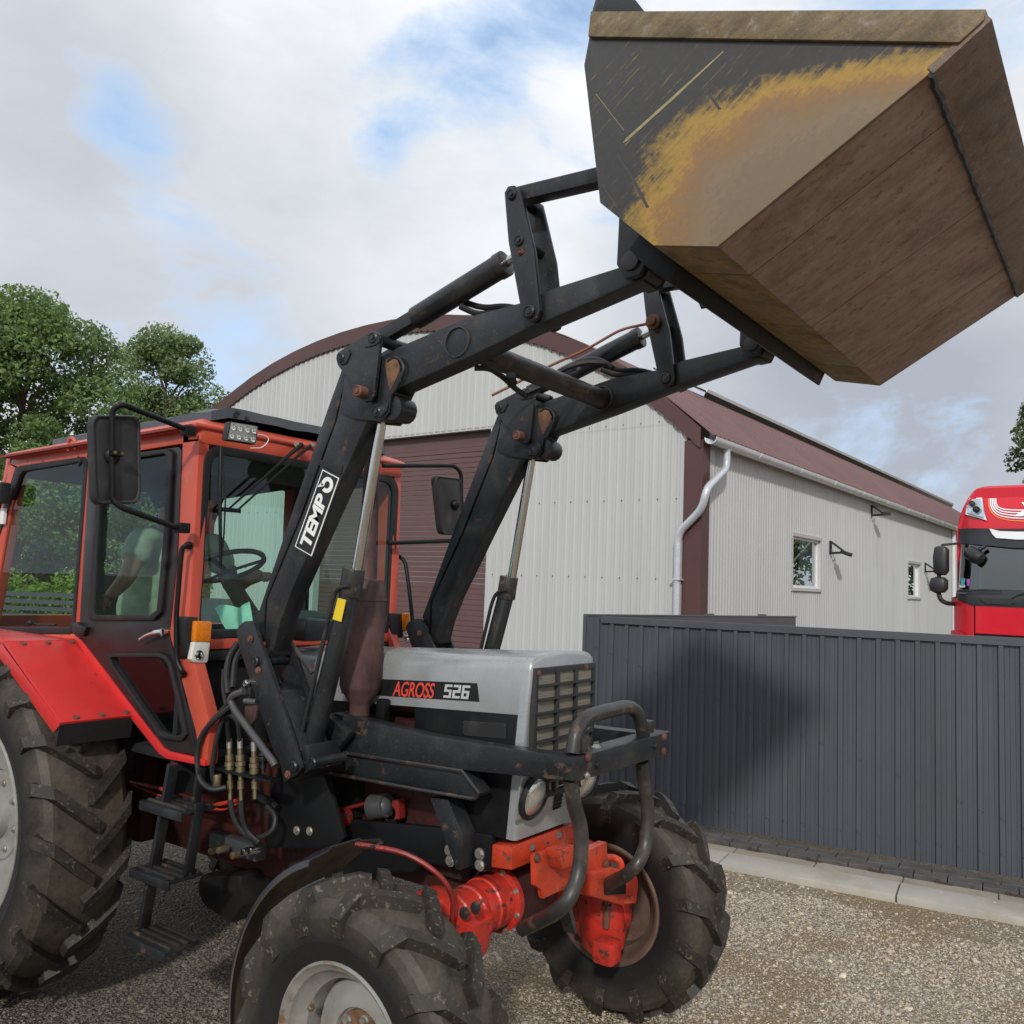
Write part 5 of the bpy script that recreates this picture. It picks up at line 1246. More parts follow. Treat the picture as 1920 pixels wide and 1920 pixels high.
hdr(zwb - .115, zwb - .066, XW - .06, XW + .02, RUBBER, 'bulkhead_seal', .012)
hdr(1.02, zwb - .11, XW - .05, XW - .02, LINER, 'bulkhead', .0)
# front corner posts, windshield seal and glass
for s, y0 in ((1, CN), (-1, CF)):
    b = MB(); b.loft([[V((XW - .06, y0 + s * .0, z)), V((XW - .022, y0 + s * .002, z)), V((XW + .004, y0 + s * .022, z)), V((XW + .006, y0 + s * .04, z)), V((XW - .05, y0 + s * .04, z))] for z in (zwb - .02, zwt + .02)]); b.build('corner_post', ORANGE, cab, .004)
    b = MB(); b.loft([[V((x - .09, y0 + s * .0, z)), V((x - .01, y0 + s * .006, z)), V((x, y0 + s * .05, z)), V((x - .09, y0 + s * .05, z))] for x, z in ((XW + .20, 1.18), (XW + .10, 1.55), (XW + .03, zwb - .02))]); b.build('lower_corner_post', RUBBER, cab, .004)
b = MB()
def rrect(y0, y1, z0, z1, r, n=5):
    out = []
    for (cy, cz, a0) in ((y1 - r, z1 - r, 0), (y0 + r, z1 - r, 90), (y0 + r, z0 + r, 180), (y1 - r, z0 + r, 270)):
        for k in range(n + 1):
            a = R(a0 + 90 * k / n); out.append((cy + r * math.cos(a), cz + r * math.sin(a)))
    return out
so = rrect(CN + .028, CF - .028, zwb - .012, zwt, .09); si = rrect(CN + .066, CF - .066, zwb + .028, zwt - .04, .07)
def xring(o4, i4, xa, xb_, mb):
    n = len(o4)
    O1 = [mb.bm.verts.new((xb_, *p)) for p in o4]; I1 = [mb.bm.verts.new((xb_ - .006, *p)) for p in i4]; O2 = [mb.bm.verts.new((xa, *p)) for p in o4]; I2 = [mb.bm.verts.new((xa, *p)) for p in i4]
    for i in range(n):
        j = (i + 1) % n
        for f in ((O1[i], O1[j], I1[j], I1[i]), (O1[j], O1[i], O2[i], O2[j]), (I1[i], I1[j], I2[j], I2[i]), (O2[j], O2[i], I2[i], I2[j])): mb.bm.faces.new(f)
xring(so, si, XW - .03, XW + .016, b); wsh = b.build('windshield_seal', RUBBER, cab, .004)
b = MB(); b.face([V((XW + .0, *p)) for p in si]); b.build('windshield', GLASS, cab)
# rear side windows
def win(outer, inner, name, y1=CN - .006, y2=CN + .03, far=True, seal=RUBBER):
    o = MB().ring(xz(outer), xz(inner), y1, y2).build(name + '_seal', seal, cab, .005)
    g_ = MB(); g_.face([V((x, CN + .01, z)) for x, z in xz(inner)]); gl_ = g_.build(name, GLASS, cab)
    if far: both(o); both(gl_)
win([(30, 877), (40, 873), (158, 856), (166, 862), (163, 900), (141, 1180), (134, 1190), (-66, 1190)], [(38, 892), (44, 884), (152, 866), (158, 872), (156, 902), (136, 1168), (129, 1176), (-58, 1176)], 'side_window')
# doors: black sheet with an upper window and a lower three cornered window
def door(far):
    dr = MB(); S = 1
    def ring2(outer, inner): dr.ring(xz(outer), xz(inner), CN - .004, CN + .03)
    ring2([(168, 862), (200, 857), (336, 838), (342, 846), (333, 1053), (319, 1186), (180, 1190), (149, 1188)], [(196, 868), (206, 862), (318, 844), (327, 852), (320, 1000), (306, 1146), (292, 1157), (180, 1157)])
    ring2([(149, 1188), (180, 1190), (319, 1186), (322, 1210), (334, 1250), (352, 1330), (369, 1416), (318, 1408), (306, 1402), (258, 1338), (204, 1264), (150, 1196)], [(213, 1232), (240, 1232), (303, 1232), (313, 1236), (321, 1246), (336, 1312), (348, 1372), (342, 1380), (316, 1377), (303, 1370), (264, 1314), (216, 1244)])
    o = dr.build('door', DOORPL, tr, .004)
    t1 = MB(); t1.ring(xz([(190, 872), (204, 860), (320, 842), (330, 850), (323, 1000), (309, 1148), (294, 1163), (176, 1163), (172, 1155)]), xz([(198, 876), (210, 868), (314, 851), (320, 857), (314, 1000), (301, 1143), (288, 1153), (186, 1153), (182, 1147)]), CN - .022, CN - .003); s1 = t1.build('window_seal', RUBBER, o, .006)
    t2 = MB(); t2.ring(xz([(205, 1226), (240, 1224), (306, 1224), (317, 1229), (327, 1244), (343, 1310), (356, 1376), (347, 1389), (312, 1385), (298, 1376), (258, 1318), (208, 1246)]), xz([(213, 1232), (240, 1232), (303, 1232), (313, 1236), (321, 1246), (336, 1312), (348, 1372), (342, 1380), (316, 1377), (303, 1370), (264, 1314), (216, 1244)]), CN - .020, CN - .003); s2 = t2.build('window_seal', RUBBER, o, .005)
    g1 = MB(); g1.face([V((x, CN + .005, z)) for x, z in xz([(192, 866), (322, 846), (316, 1000), (302, 1150), (178, 1160)])]); w1 = g1.build('window', GLASS, o)
    g2 = MB(); g2.face([V((x, CN + .005, z)) for x, z in xz([(210, 1230), (316, 1236), (350, 1376), (312, 1380)])]); w2 = g2.build('lower_window', GLASS, o)
    h = MB(); q1 = at(303, 1185, CN - .03); h.cyl(V((q1.x, CN - .004, q1.z)), V((q1.x, CN - .03, q1.z)), .016, .02); h.tube([q1, at(290, 1186, CN - .04), at(276, 1190, CN - .045), at(262, 1199, CN - .045)], lambda f: .013 - .006 * f, 10, .03); h1 = h.build('handle', CHROME, o)
    if far:
        c = both(o)
        for ch in (s1, s2, w1, w2): d_ = both(ch); d_.location -= Vector((0, 0, 0)); d_.parent = c; d_.location = Vector((ch.location.x, -ch.location.y, ch.location.z))
door(True)
MB().prism(xz([(146, 1168), (154, 1166), (160, 1172), (172, 1176), (166, 1192), (154, 1194), (146, 1186)]), CN - .03, CN - .0).build('door_hinge', OILY, cab, .004)
# rear of the cab, floor, lining
b = MB(); b.ring([(CN + .0, 1.64), (CF, 1.64), (CF, zr1), (CN, zr1)], [(CN + .08, 1.72), (CF - .08, 1.72), (CF - .08, zr1 - .10), (CN + .08, zr1 - .10)], 0, .05)
for v in b.bm.verts: v.co = V((at(-45, 1190, CN).x - .02 + v.co.y + (v.co.z - 1.64) * .21, v.co.x, v.co.z))
b.build('rear_frame', ORANGE, cab, .004)
hdr2 = MB(); hdr2.box((-4.25, YC, 1.17), (1.75, CF - CN - .1, .04)); hdr2.build('floor', LINER, cab)
b = MB(); b.box((-4.75, YC, 1.40), (.9, CF - CN - .06, .46)); b.build('rear_wall', LINER, cab)
b = MB(); b.loft([[V((x, y, z)) for y in (CN + .055, CF - .055) for x, z in (((xr1 + .1), zr1 - .0), ((xr0 - .06), zr0 - .0))][:2] + [V((xr0 - .06, CF - .055, zr0)), V((xr1 + .1, CF - .055, zr1))], [V((xr1 + .1, CN + .055, zr1 - .12)), V((xr0 - .16, CN + .055, zr0 - .07)), V((xr0 - .16, CF - .055, zr0 - .07)), V((xr1 + .1, CF - .055, zr1 - .12))]]); b.build('roof_lining', LINER, cab)
b = MB(); b.ppx([(182, 850), (345, 828), (341, 850), (318, 853), (205, 870), (196, 880)], CN + .04, CN + .035, CN + .06); b.build('side_valance', LINER, cab)
b = MB(); b.box((XW - .40, YC + .05, zwt - .03), (.5, 1.0, .05)); b.build('sun_visor', CABIN, cab, .01)
# dashboard, steering, seat, levers
b = MB(); b.loft([[V((XW - .06, y, 1.20)), V((XW - .06, y, 1.80)), V((XW - .22, y, 1.83)), V((XW - .34, y, 1.70)), V((XW - .30, y, 1.20))] for y in (YC - .28, YC + .28)]); b.build('dashboard', CABIN, cab, .02)
sw = at(425, 1062, YC); sw.x = sw.x; swn = V((-.42, 0, .90)).normalized()
b = MB(); q = swn.to_track_quat('Z', 'Y'); n = 40; rg = []
for i in range(n):
    a = 2 * math.pi * i / n; c = V((math.cos(a), math.sin(a), 0)); rg.append([sw + q @ (c * (.205 + (.015 + .002 * math.cos(a * 12)) * math.cos(t_)) + V((0, 0, .015 * math.sin(t_)))) for t_ in [2 * math.pi * k / 8 for k in range(8)]])
rg.append(rg[0]); b.loft(rg, True, False)
for k in range(3):
    a = R(30 + 120 * k); b.bar(sw - swn * .03, sw + q @ V((math.cos(a) * .2, math.sin(a) * .2, 0)), .03, .008, swn)
b.build('steering_wheel', RUBBER, cab, smooth=60)
b = MB(); b.cyl(sw - swn * .01, sw - swn * .12, .05, .045); b.cyl(sw - swn * .1, V((XW - .20, YC, 1.60)), .045, .05); b.build('steering_column', CABIN, cab, .006)
b = MB(); b.box((-4.66, YC - .06, 1.50), (.46, .48, .14)); b.build('seat', SEATM, cab, .04)
b = MB(); b.box((-5.0, YC - .06, 1.76), (.12, .46, .46), Matrix.Rotation(R(-12), 3, 'Y')); b.build('backrest', SEATM, cab, .04)
b = MB(); p = at(198, 1128, 2.60); b.tube([V((p.x + .1, 2.60, 1.30)), V((p.x + .03, 2.60, 1.62)), p], .009, 8, .05); b.ball(p, .022, 10); b.build('lever', OILY, cab)
b = MB(); b.box(at(300, 1150, 2.55), (.03, .004, .05)); b.build('yellow_tag', YEL, cab)
tl = MB(); n = 12; a0, a1, a2, a3 = atx(416, 1142, XW - .05), atx(482, 1132, XW - .05), atx(470, 1180, XW - .05), atx(432, 1186, XW - .05)
vs = [[None] * (n + 1) for _ in range(n + 1)]
for i in range(n + 1):
    for j in range(n + 1):
        f, g_ = i / n, j / n; p = (a0 * (1 - f) + a1 * f) * (1 - g_) + (a3 * (1 - f) + a2 * f) * g_
        p = p + V((-.05 * (1 - g_) - .02 * math.sin(f * 9 + g_ * 2), 0, .012 * math.sin(f * 7) * (1 - g_))); vs[i][j] = tl.bm.verts.new(p)
for i in range(n):
    for j in range(n): tl.bm.faces.new((vs[i][j], vs[i + 1][j], vs[i + 1][j + 1], vs[i][j + 1]))
o = tl.build('cloth', TEAL, smooth=180); tag(o, 'mint green cloth lying crumpled on the dashboard behind the windshield', 'cloth')
# ---- outside fittings
# mirrors
def mirror(pxs, X, dy, name='mirror'):
    q = [atx(*p, X) for p in pxs]; e = thing(name, None, None, tuple(q[0])); attach(e, tr)
    y0, y1 = min(p.y for p in q), max(p.y for p in q); z0, z1 = min(p.z for p in q), max(p.z for p in q)
    return e, (y0, y1, z0, z1)
def mirror_body(e, X, corners, r, tilt=0):
    # corners: TL, TR, BR, BL as (y,z); rounded shell with a raised rim
    b = MB()
    def pt(f, g_): 
        t = [corners[0][k] * (1 - f) + corners[1][k] * f for k in (0, 1)]; u = [corners[3][k] * (1 - f) + corners[2][k] * f for k in (0, 1)]
        return [t[k] * (1 - g_) + u[k] * g_ for k in (0, 1)]
    rr = rrect(0, 1, 0, 1, .13, 4)
    def rg(x, ins): return [V((x + tilt * (f_ - .5), *pt(.5 + (f_ - .5) * (1 - ins), .5 + (g_ - .5) * (1 - ins * .6)))) for f_, g_ in rr]
    b.loft([rg(X - .03, .0), rg(X, 0), rg(X + .012, .04), rg(X + .012, .10), rg(X + .006, .14), rg(X + .010, .30), rg(X + .012, .8)]); return b.build('mirror_housing', PLASTIC, e, .0, smooth=50)
XM = -3.52
me_ = thing('mirror', None, None, tuple(atx(215, 860, XM))); attach(me_, tr)
cn = [(lambda p: (p.y, p.z))(atx(*p, XM)) for p in ((169, 778), (262, 779), (263, 944), (175, 946))]
mirror_body(me_, XM, cn, .02)
b = MB(); b.tube([atx(352, 806, XM + .06), atx(228, 757, XM + .06), atx(210, 768, XM + .03), atx(210, 860, XM + .03), atx(211, 938, XM + .03), atx(228, 952, XM + .05), atx(340, 992, XM + .06)], .0125, 10, .045); b.build('mirror_arm', BLK2, me_)
p = atx(211, 855, XM + .02); b = MB(); b.ball(p, .035, 12, (.6, 1, 1.1)); b.box(p + V((.03, 0, .01)), (.03, .05, .02)); b.build('ball_joint', BLK2, me_)
for dy in (-.016, .016): MB().bolt(p + V((.045, dy, .01)), (1, 0, 0), .006).build('clamp_screw', BRASS, me_)
for px, py in ((353, 808), (342, 990)): MB().box(atx(px, py, XM + .06), (.05, .05, .045)).build('arm_clamp', BLK2, me_, .005)
XM2 = -3.45
mf_ = thing('mirror', None, None, tuple(atx(845, 950, XM2))); attach(mf_, tr)
cn = [(lambda p: (p.y, p.z))(atx(*p, XM2)) for p in ((820, 891), (857, 897), (868, 1004), (832, 1002))]
mirror_body(mf_, XM2, cn, .02, .05)
b = MB(); b.tube([atx(718, 873, XM2), atx(852, 873, XM2 + .03), atx(865, 886, XM2 + .03), atx(865, 950, XM2 + .03), atx(864, 1010, XM2 + .02), atx(850, 1014, XM2), atx(728, 1018, XM2)], .0125, 10, .04); b.build('mirror_arm', BLK2, mf_)
b = MB(); b.ball(atx(853, 946, XM2 + .03), .03, 10); b.build('ball_joint', BLK2, mf_)
# hand rails
b = MB(); b.tube([at(357, 1022, CN - .0), at(350, 1022, CN - .05), at(341, 1028, CN - .06), at(338, 1060, CN - .06), at(330, 1160, CN - .05), at(331, 1240, CN - .04), at(343, 1262, CN - .03), at(346, 1262, CN)], .0115, 10, .05); b.build('grab_rail', BLK2, tr)
for px, py in ((356, 1023), (344, 1263)): b = MB(); q_ = at(px, py, CN); b.cyl(V((q_.x, CN + .01, q_.z)), V((q_.x, CN - .02, q_.z)), .02, .016, 12); b.build('rail_foot', RUBBER, tr)
b = MB(); b.tube([at(722, 1042, CF), at(745, 1040, CF + .04), at(760, 1052, CF + .05), at(768, 1110, CF + .05), at(774, 1168, CF + .05), at(770, 1180, CF + .01)], .0115, 10, .05); b.build('grab_rail', BLK2, tr)
# marker lamps
def marker(pb, pa, pc, X, w_):
    e = thing('marker_lamp', None, None, tuple(atx(*pa[0], X))); attach(e, tr)
    b = MB(); b.xpx(pb, X - .01, X - .09, X - .01); b.build('lamp_bracket', RUBBER, e, .006)
    b = MB(); b.xpx(pa, X + .01, X - .01, X + .024); b.build('amber_lens', AMBER, e, .008)
    b = MB(); b.xpx(pc, X + .01, X - .01, X + .024); b.build('clear_lens', CLEARL, e, .008)
    c = sum((atx(*p_, X + .03) for p_ in pc), V()) / len(pc); b = MB(); b.lathe(c, (1, 0, 0), [(.022, -.008), (.020, .002), (.014, .0), (.012, .006), (.002, .008)], 18, True); b.build('bulb_boss', CHROME, e)
marker([(347, 1164), (353, 1157), (372, 1157), (368, 1244), (352, 1232), (348, 1206)], [(365, 1164), (395, 1165), (392, 1204), (362, 1203)], [(362, 1203), (391, 1204), (387, 1238), (384, 1243), (360, 1242), (355, 1236)], XW + .06, 0)
marker([(733, 1150), (762, 1150), (762, 1196), (735, 1196)], [(757, 1150), (769, 1149), (770, 1183), (758, 1183)], [(759, 1183), (770, 1183), (770, 1202), (760, 1202)], XW + .04, 0)
# work light with eight reflectors
XL = XW + .135; cq = [atx(*p_, XL) for p_ in ((430, 790), (484, 799), (479, 834), (423, 825))]
wl_ = thing('work_light', None, None, tuple(cq[0])); attach(wl_, tr)
MB().loft([[p_ + V((-.035, 0, 0)) for p_ in cq], [p_ + V((.004, 0, 0)) for p_ in cq]]).build('lamp_case', PLASTIC, wl_, .008)
cc_ = sum(cq, V()) / 4
MB().loft([[cc_ + (p_ - cc_) * .9 + V((.003, 0, 0)) for p_ in cq], [cc_ + (p_ - cc_) * .9 + V((.007, 0, 0)) for p_ in cq]]).build('lamp_face', RIMSIL, wl_, .002)
for i in range(4):
    for j in range(2):
        f, g_ = (i + .62) / 4.24, (j + .65) / 2.3; p_ = (cq[0] * (1 - f) + cq[1] * f) * (1 - g_) + (cq[3] * (1 - f) + cq[2] * f) * g_
        MB().lathe(p_ + V((.006, 0, 0)), (1, 0, 0), [(.0145, 0), (.0145, .004), (.011, .003), (.006, .0005), (.005, .004), (.001, .005)], 14, True).build('reflector', LEDM, wl_, smooth=50)
MB().tube([atx(481, 814, XL), atx(496, 816, XL), atx(505, 822, XL), atx(500, 832, XL), atx(490, 840, XL), atx(470, 840, XL)], .0022, 5, .03).build('wire', WHITE, wl_)
for px, py in ((445, 774), (441, 780), (463, 786)): MB().bolt(atx(px, py, XW + .02), (1, 0, .4), .011).build('cover_bolt', RUBBER, cab)
# wipers
XWP = XW + .06
wp = thing('wiper', None, None, tuple(atx(560, 835, XWP))); attach(wp, tr)
b = MB(); b.tube([atx(566, 833, XWP), atx(540, 855, XWP), atx(428, 955, XWP)], lambda f: .013 - .008 * f, 8); b.build('wiper_arm', BLK2, wp)
b = MB(); b.tube([atx(582, 836, XWP), atx(562, 852, XWP), atx(446, 956, XWP)], lambda f: .010 - .005 * f, 8); b.build('wiper_arm', BLK2, wp)
b = MB(); b.bar(atx(418, 955, XWP), atx(450, 958, XWP), .02, .02); b.build('wiper_head', BLK2, wp, .004)
b = MB(); b.tube([atx(414, 838, XWP - .02), atx(412, 920, XWP), atx(414, 1062, XWP - .02)], lambda f: .006 + .004 * math.sin(f * 3.1), 6); b.tube([atx(416, 840, XWP - .02), atx(423, 930, XWP), atx(420, 1000, XWP), atx(414, 1060, XWP - .02)], .004, 6); b.build('wiper_blade', BLK2, wp)
for px, py in ((556, 833), (584, 834)): b = MB(); b.cyl(atx(px, py, XW + .01), atx(px, py, XW + .055), .014, .012, 12); b.build('wiper_pivot', STEEL, wp)
# lifting eye on the roof edge, catches, rear lamp stub
b = MB(); b.tube([at(129, 846, CN - .03), at(128, 828, CN - .03), at(134, 820, CN - .03), at(141, 827, CN - .03), at(142, 843, CN - .03)], .009, 8, .02); b.build('lifting_eye', ORANGE, tr)
b = MB(); b.tube([at(147, 858, CN - .02), at(152, 866, CN - .03), at(148, 874, CN - .03)], .008, 6); b.build('window_catch', OILY, tr)
b = MB(); b.tube([at(58, 1168, CN + .03), at(75, 1172, CN + .03), at(105, 1172, CN + .03)], .008, 6); b.ball(at(57, 1168, CN + .02), .016, 8); b.build('window_stay', OILY, tr)
b = MB(); b.box(at(2, 925, CN - .06), (.10, .06, .12)); b.build('rear_lamp', RUBBER, tr, .01); b = MB(); b.box(at(6, 968, CN - .02), (.04, .02, .09)); b.build('rear_lamp_label', WHITE, tr, .003)
# rear mudguard: sloping panel in front of the wheel, top sheet and rubber flap
yo = 2.07
for s in (0, 1):
    ym = lambda y: y if not s else 2 * YC - y
    x0, z0 = -4.42, 1.648; x1, z1 = -3.855, 1.335
    b = MB(); b.loft([[V((x0, ym(y), z0)), V((x1, ym(y), z1)), V((x1 - .006, ym(y), z1 - .012)), V((x0 - .006, ym(y), z0 - .012))] for y in (yo, CN)]); mg_ = b.build('mudguard', RED, tr, .002)
    b = MB(); b.loft([[V((x0 - 1.0, ym(y), z0 + .012)), V((x0, ym(y), z0 + .002)), V((x0, ym(y), z0 - .012)), V((x0 - 1.0, ym(y), z0 - .004))] for y in (yo, CN)]); b.build('mudguard_top', RED, mg_, .002)
    b = MB(); b.loft([[V((x0 - .02, ym(y), z0 - .01)), V((x1, ym(y), z1 - .01)), V((x1 - .05, ym(y), z1 - .05)), V((x0 - .08, ym(y), z0 - .05))] for y in (yo - .003, yo + .0)]); b.build('mudguard_edge', RED, mg_, .001)
    b = MB(); b.loft([[V((x1 - .004, ym(y), z1 - .004)), V((x1 - .010, ym(y), z1 - .004)), V((x1 - .03, ym(y), z1 - .105)), V((x1 - .022, ym(y), z1 - .105))] for y in (yo, CN)]); b.build('rubber_flap', RUBBER, mg_)
    for k, (px, py) in enumerate(((53, 1206), (96, 1206), (138, 1205), (111, 1340), (169, 1342), (238, 1344))):
        f = .035 if k < 3 else .965; dy = (.08, .20, .32)[k % 3]
        MB().bolt(V((x0 + (x1 - x0) * f, ym(yo + dy), z0 + (z1 - z0) * f)), (.48, 0, .87), .012, .006).build('panel_bolt', RBOLT, mg_)
# front wheel mudguards
for s in (0,):
    ym = lambda y: y if not s else 2 * YC - y
    b = MB(); n = 22; rows = []
    for k in range(n + 1):
        a = R(-120 + 99 * k / n); row = []
        for y, dr in ((2.12, -.020), (2.132, .0), (2.22, .012), (2.24, .022), (2.37, .022), (2.39, .012), (2.475, .0), (2.49, -.018)):
            r_ = .590 + dr; row.append(b.bm.verts.new((HX + .0 + r_ * math.sin(a), ym(y), HZ - .012 + r_ * math.cos(a))))
        rows.append(row)
    for r0, r1 in zip(rows, rows[1:]):
        for i in range(7): b.bm.faces.new((r0[i], r0[i + 1], r1[i + 1], r1[i]))
    bmesh.ops.recalc_face_normals(b.bm, faces=b.bm.faces)
    g_ = bmesh.ops.solidify(b.bm, geom=list(b.bm.faces), thickness=.006); bmesh.ops.recalc_face_normals(b.bm, faces=b.bm.faces)
    for f in b.bm.faces:
        c_ = f.calc_center_median(); f.normal_update(); f.material_index = 1 if f.normal.dot(Vector((c_.x - HX, 0, c_.z - HZ))) < 0 else 0
    mo = b.build('front_mudguard', [paint('mudguard_black', (.020, .022, .028), .33, .25, 4, dust=.05, dustc=(.085, .07, .05), ds=5), paint('mudguard_inside', (.085, .068, .047), .75, .4, 6, dust=.7, dustc=(.21, .165, .11), ds=6, stretch=(1, 1, .2))], tr, smooth=50)
    MB().bolt(V((HX - .30, ym(2.305), HZ + .512)), (-.5, 0, 1), .016, .008).build('guard_bolt', RUSTP, mo)
    b = MB(); b.tube([V((HX - .22, ym(2.36), HZ + .54)), V((HX - .02, ym(2.44), HZ + .53)), V((HX + .12, ym(2.52), HZ + .42)), V((HX + .06, ym(2.56), HZ + .16))], .0095, 8, .12); b.build('guard_stay', ENGRED, mo)
# access ladder
ld = thing('ladder', None, None, tuple(at(290, 1600, 2.36))); attach(ld, tr)
YLD = 2.38
b = MB(); b.bar(at(325, 1432, YLD), at(266, 1756, YLD), .05, .022, (1, 0, .2)); b.build('stringer', BLK, ld, .004)
b = MB(); b.bar(at(378, 1440, YLD + .03), at(366, 1510, YLD + .03), .04, .018, (1, 0, .2)); b.bar(at(374, 1505, YLD + .03), at(352, 1648, YLD + .03), .045, .02, (1, 0, .2)); b.build('side_stringer', BLK, ld, .004)
for (pl, pr_, py, yy) in ((248, 366, 1512, YLD - .02), (230, 342, 1640, YLD - .05), (218, 336, 1768, YLD - .06)):
    a_, c_ = at(pl, py, yy - .06), at(pr_, py + 4, yy + .02); z_ = (a_.z + c_.z) / 2; xm = (a_.x + c_.x) / 2; L_ = abs(c_.x - a_.x) * .92
    st_ = MB(); st_.box((xm, yy + .05, z_), (L_, .17, .012)); st_.box((xm, yy - .032, z_ - .014), (L_, .010, .036)); s_ = st_.build('step', BLK, ld, .002)
    b = MB()
    for k in range(4): b.box((xm, yy + .0 + .04 * k, z_ + .010), (L_ * .9, .012, .010))
    o = b.build('tread_rib', BARTUBE, ld); tag(o, kind='stuff')
# hydraulic couplers with their hoses
hc = thing('hydraulic_couplers', None, None, tuple(at(455, 1430, 2.5))); attach(hc, tr)
YH = 2.50
MB().box(at(456, 1450, YH), (.42, .05, .012)).build('coupler_plate', OILY, hc)
for px, py0, py1, mt_ in ((430, 1392, 1500, BRASS), (450, 1392, 1500, BRASS), (476, 1398, 1498, BRASS), (492, 1402, 1450, OILY)):
    t_, m_, l_ = at(px, py0, YH), at(px + 1, (py0 + py1) / 2, YH), at(px + 2, py1, YH); d_ = (l_ - t_); ln = d_.length
    b = MB(); b.lathe(l_, -d_, [(.009, 0), (.009, ln * .18), (.014, ln * .19), (.014, ln * .33), (.010, ln * .34), (.010, ln * .46), (.020, ln * .47), (.021, ln * .55), (.018, ln * .555), (.018, ln * .58), (.022, ln * .585), (.022, ln * .66), (.016, ln * .67), (.019, ln * .69), (.019, ln * .78), (.012, ln * .79), (.012, ln)], 14, True); b.build('coupler', mt_, hc, smooth=30)
    b = MB(); b.lathe(l_ - d_ * .90, -d_, [(.0125, 0), (.0125, ln * .16), (.010, ln * .17)], 12, True); b.build('ferrule', STEEL, hc)
def hose(pts, r=.0105, mt_=RUBBER, name='hose'):
    P = [at(px, py, y) for px, py, y in pts]; return MB().tube(P, r, 8, .10).build(name, mt_, hc)
hose([(430, 1394, 2.50), (426, 1360, 2.48), (424, 1332, 2.46), (440, 1310, 2.46), (455, 1290, 2.48)])
hose([(450, 1394, 2.50), (446, 1350, 2.48), (428, 1338, 2.46), (416, 1350, 2.45), (405, 1390, 2.44), (396, 1450, 2.44), (405, 1478, 2.46)])
hose([(476, 1398, 2.52), (470, 1355, 2.52), (462, 1330, 2.52), (472, 1270, 2.56)])
hose([(440, 1318, 2.45), (412, 1340, 2.42), (378, 1374, 2.40), (368, 1420, 2.40), (374, 1464, 2.40), (396, 1482, 2.42), (424, 1476, 2.46)], .012)
hose([(436, 1304, 2.45), (420, 1328, 2.44), (388, 1362, 2.42), (372, 1392, 2.41)], .010)
hose([(432, 1500, 2.50), (436, 1530, 2.50), (450, 1556, 2.52), (470, 1572, 2.54), (492, 1570, 2.56), (514, 1556, 2.58), (518, 1530, 2.60), (500, 1512, 2.60)], .012)
hose([(452, 1500, 2.50), (453, 1530, 2.50), (462, 1560, 2.52), (486, 1580, 2.54)], .012)
hose([(420, 1255, 2.46), (418, 1290, 2.45), (424, 1320, 2.45)], .010); hose([(446, 1205, 2.50), (430, 1230, 2.48), (424, 1262, 2.46), (428, 1300, 2.45)], .014); hose([(452, 1215, 2.52), (440, 1240, 2.50), (436, 1290, 2.46)], .014)
b = MB(); b.tube([at(458, 1296, 2.44), at(436, 1304, 2.43), at(432, 1314, 2.43), at(440, 1332, 2.43), at(512, 1428, 2.43), at(516, 1436, 2.43)], .0155, 12, .06); b.build('stand_pipe', PIPEGREY, tr)
b = MB(); b.tube([at(458, 1314, 2.44), at(480, 1316, 2.46)], .012, 8); b.build('stand_pipe_stub', PIPEGREY, tr)
b = MB(); q_ = [at(x, y, 2.47) for x, y in ((462, 1325), (470, 1316), (482, 1318), (485, 1330), (481, 1350), (474, 1358), (466, 1352), (462, 1340))]; b.prism([(p_.x, p_.z) for p_ in q_], 2.46, 2.475); b.build('inspection_cover', RUSTM, tr, .004)
p = at(408, 1452, 2.46); b = MB(); b.cyl(p, p + V((0, 0, -.05)), .018, .018, 10); b.build('dust_cap', BRASS, hc, .003)
# fittings between post and hood
b = MB(); b.tube([at(540, 1212, 2.66), at(552, 1230, 2.68), at(562, 1242, 2.70)], .016, 8); b.build('hose_fitting', BRASS, tr); b = MB(); b.tube([at(548, 1210, 2.64), at(586, 1262, 2.66)], .010, 8); b.build('fitting_lever', BARTUBE, tr)
b = MB(); b.tube([at(565, 1284, 2.7), at(580, 1294, 2.7)], .016, 8); b.build('banjo_fitting', BRASS, tr)
p = at(556, 1180, 2.9); b = MB(); b.tube([at(530, 1252, 2.74), at(566, 1335, 2.74)], .014, 8); b.build('tie_rod', PIPEGREY, tr)
MB().tube([at(560, 1368, 2.52), at(562, 1382, 2.52)], .014, 8).build('hose_fitting', BRASS, tr)
b = MB(); b.box(at(575, 1180, 2.90), (.20, .20, .10)); b.build('air_filter', OILY, tr, .02)
# red fuel lines and wiring under the cab
b = MB(); b.tube([at(245, 1466, 2.75), at(300, 1478, 2.72), at(345, 1495, 2.72), at(400, 1510, 2.72), at(450, 1500, 2.70)], .010, 8, .05); b.tube([at(248, 1472, 2.72), at(300, 1492, 2.70), at(372, 1510, 2.70), at(420, 1520, 2.70), at(448, 1505, 2.70)], .005, 6, .05); b.build('red_cable', AXORANGE, tr)

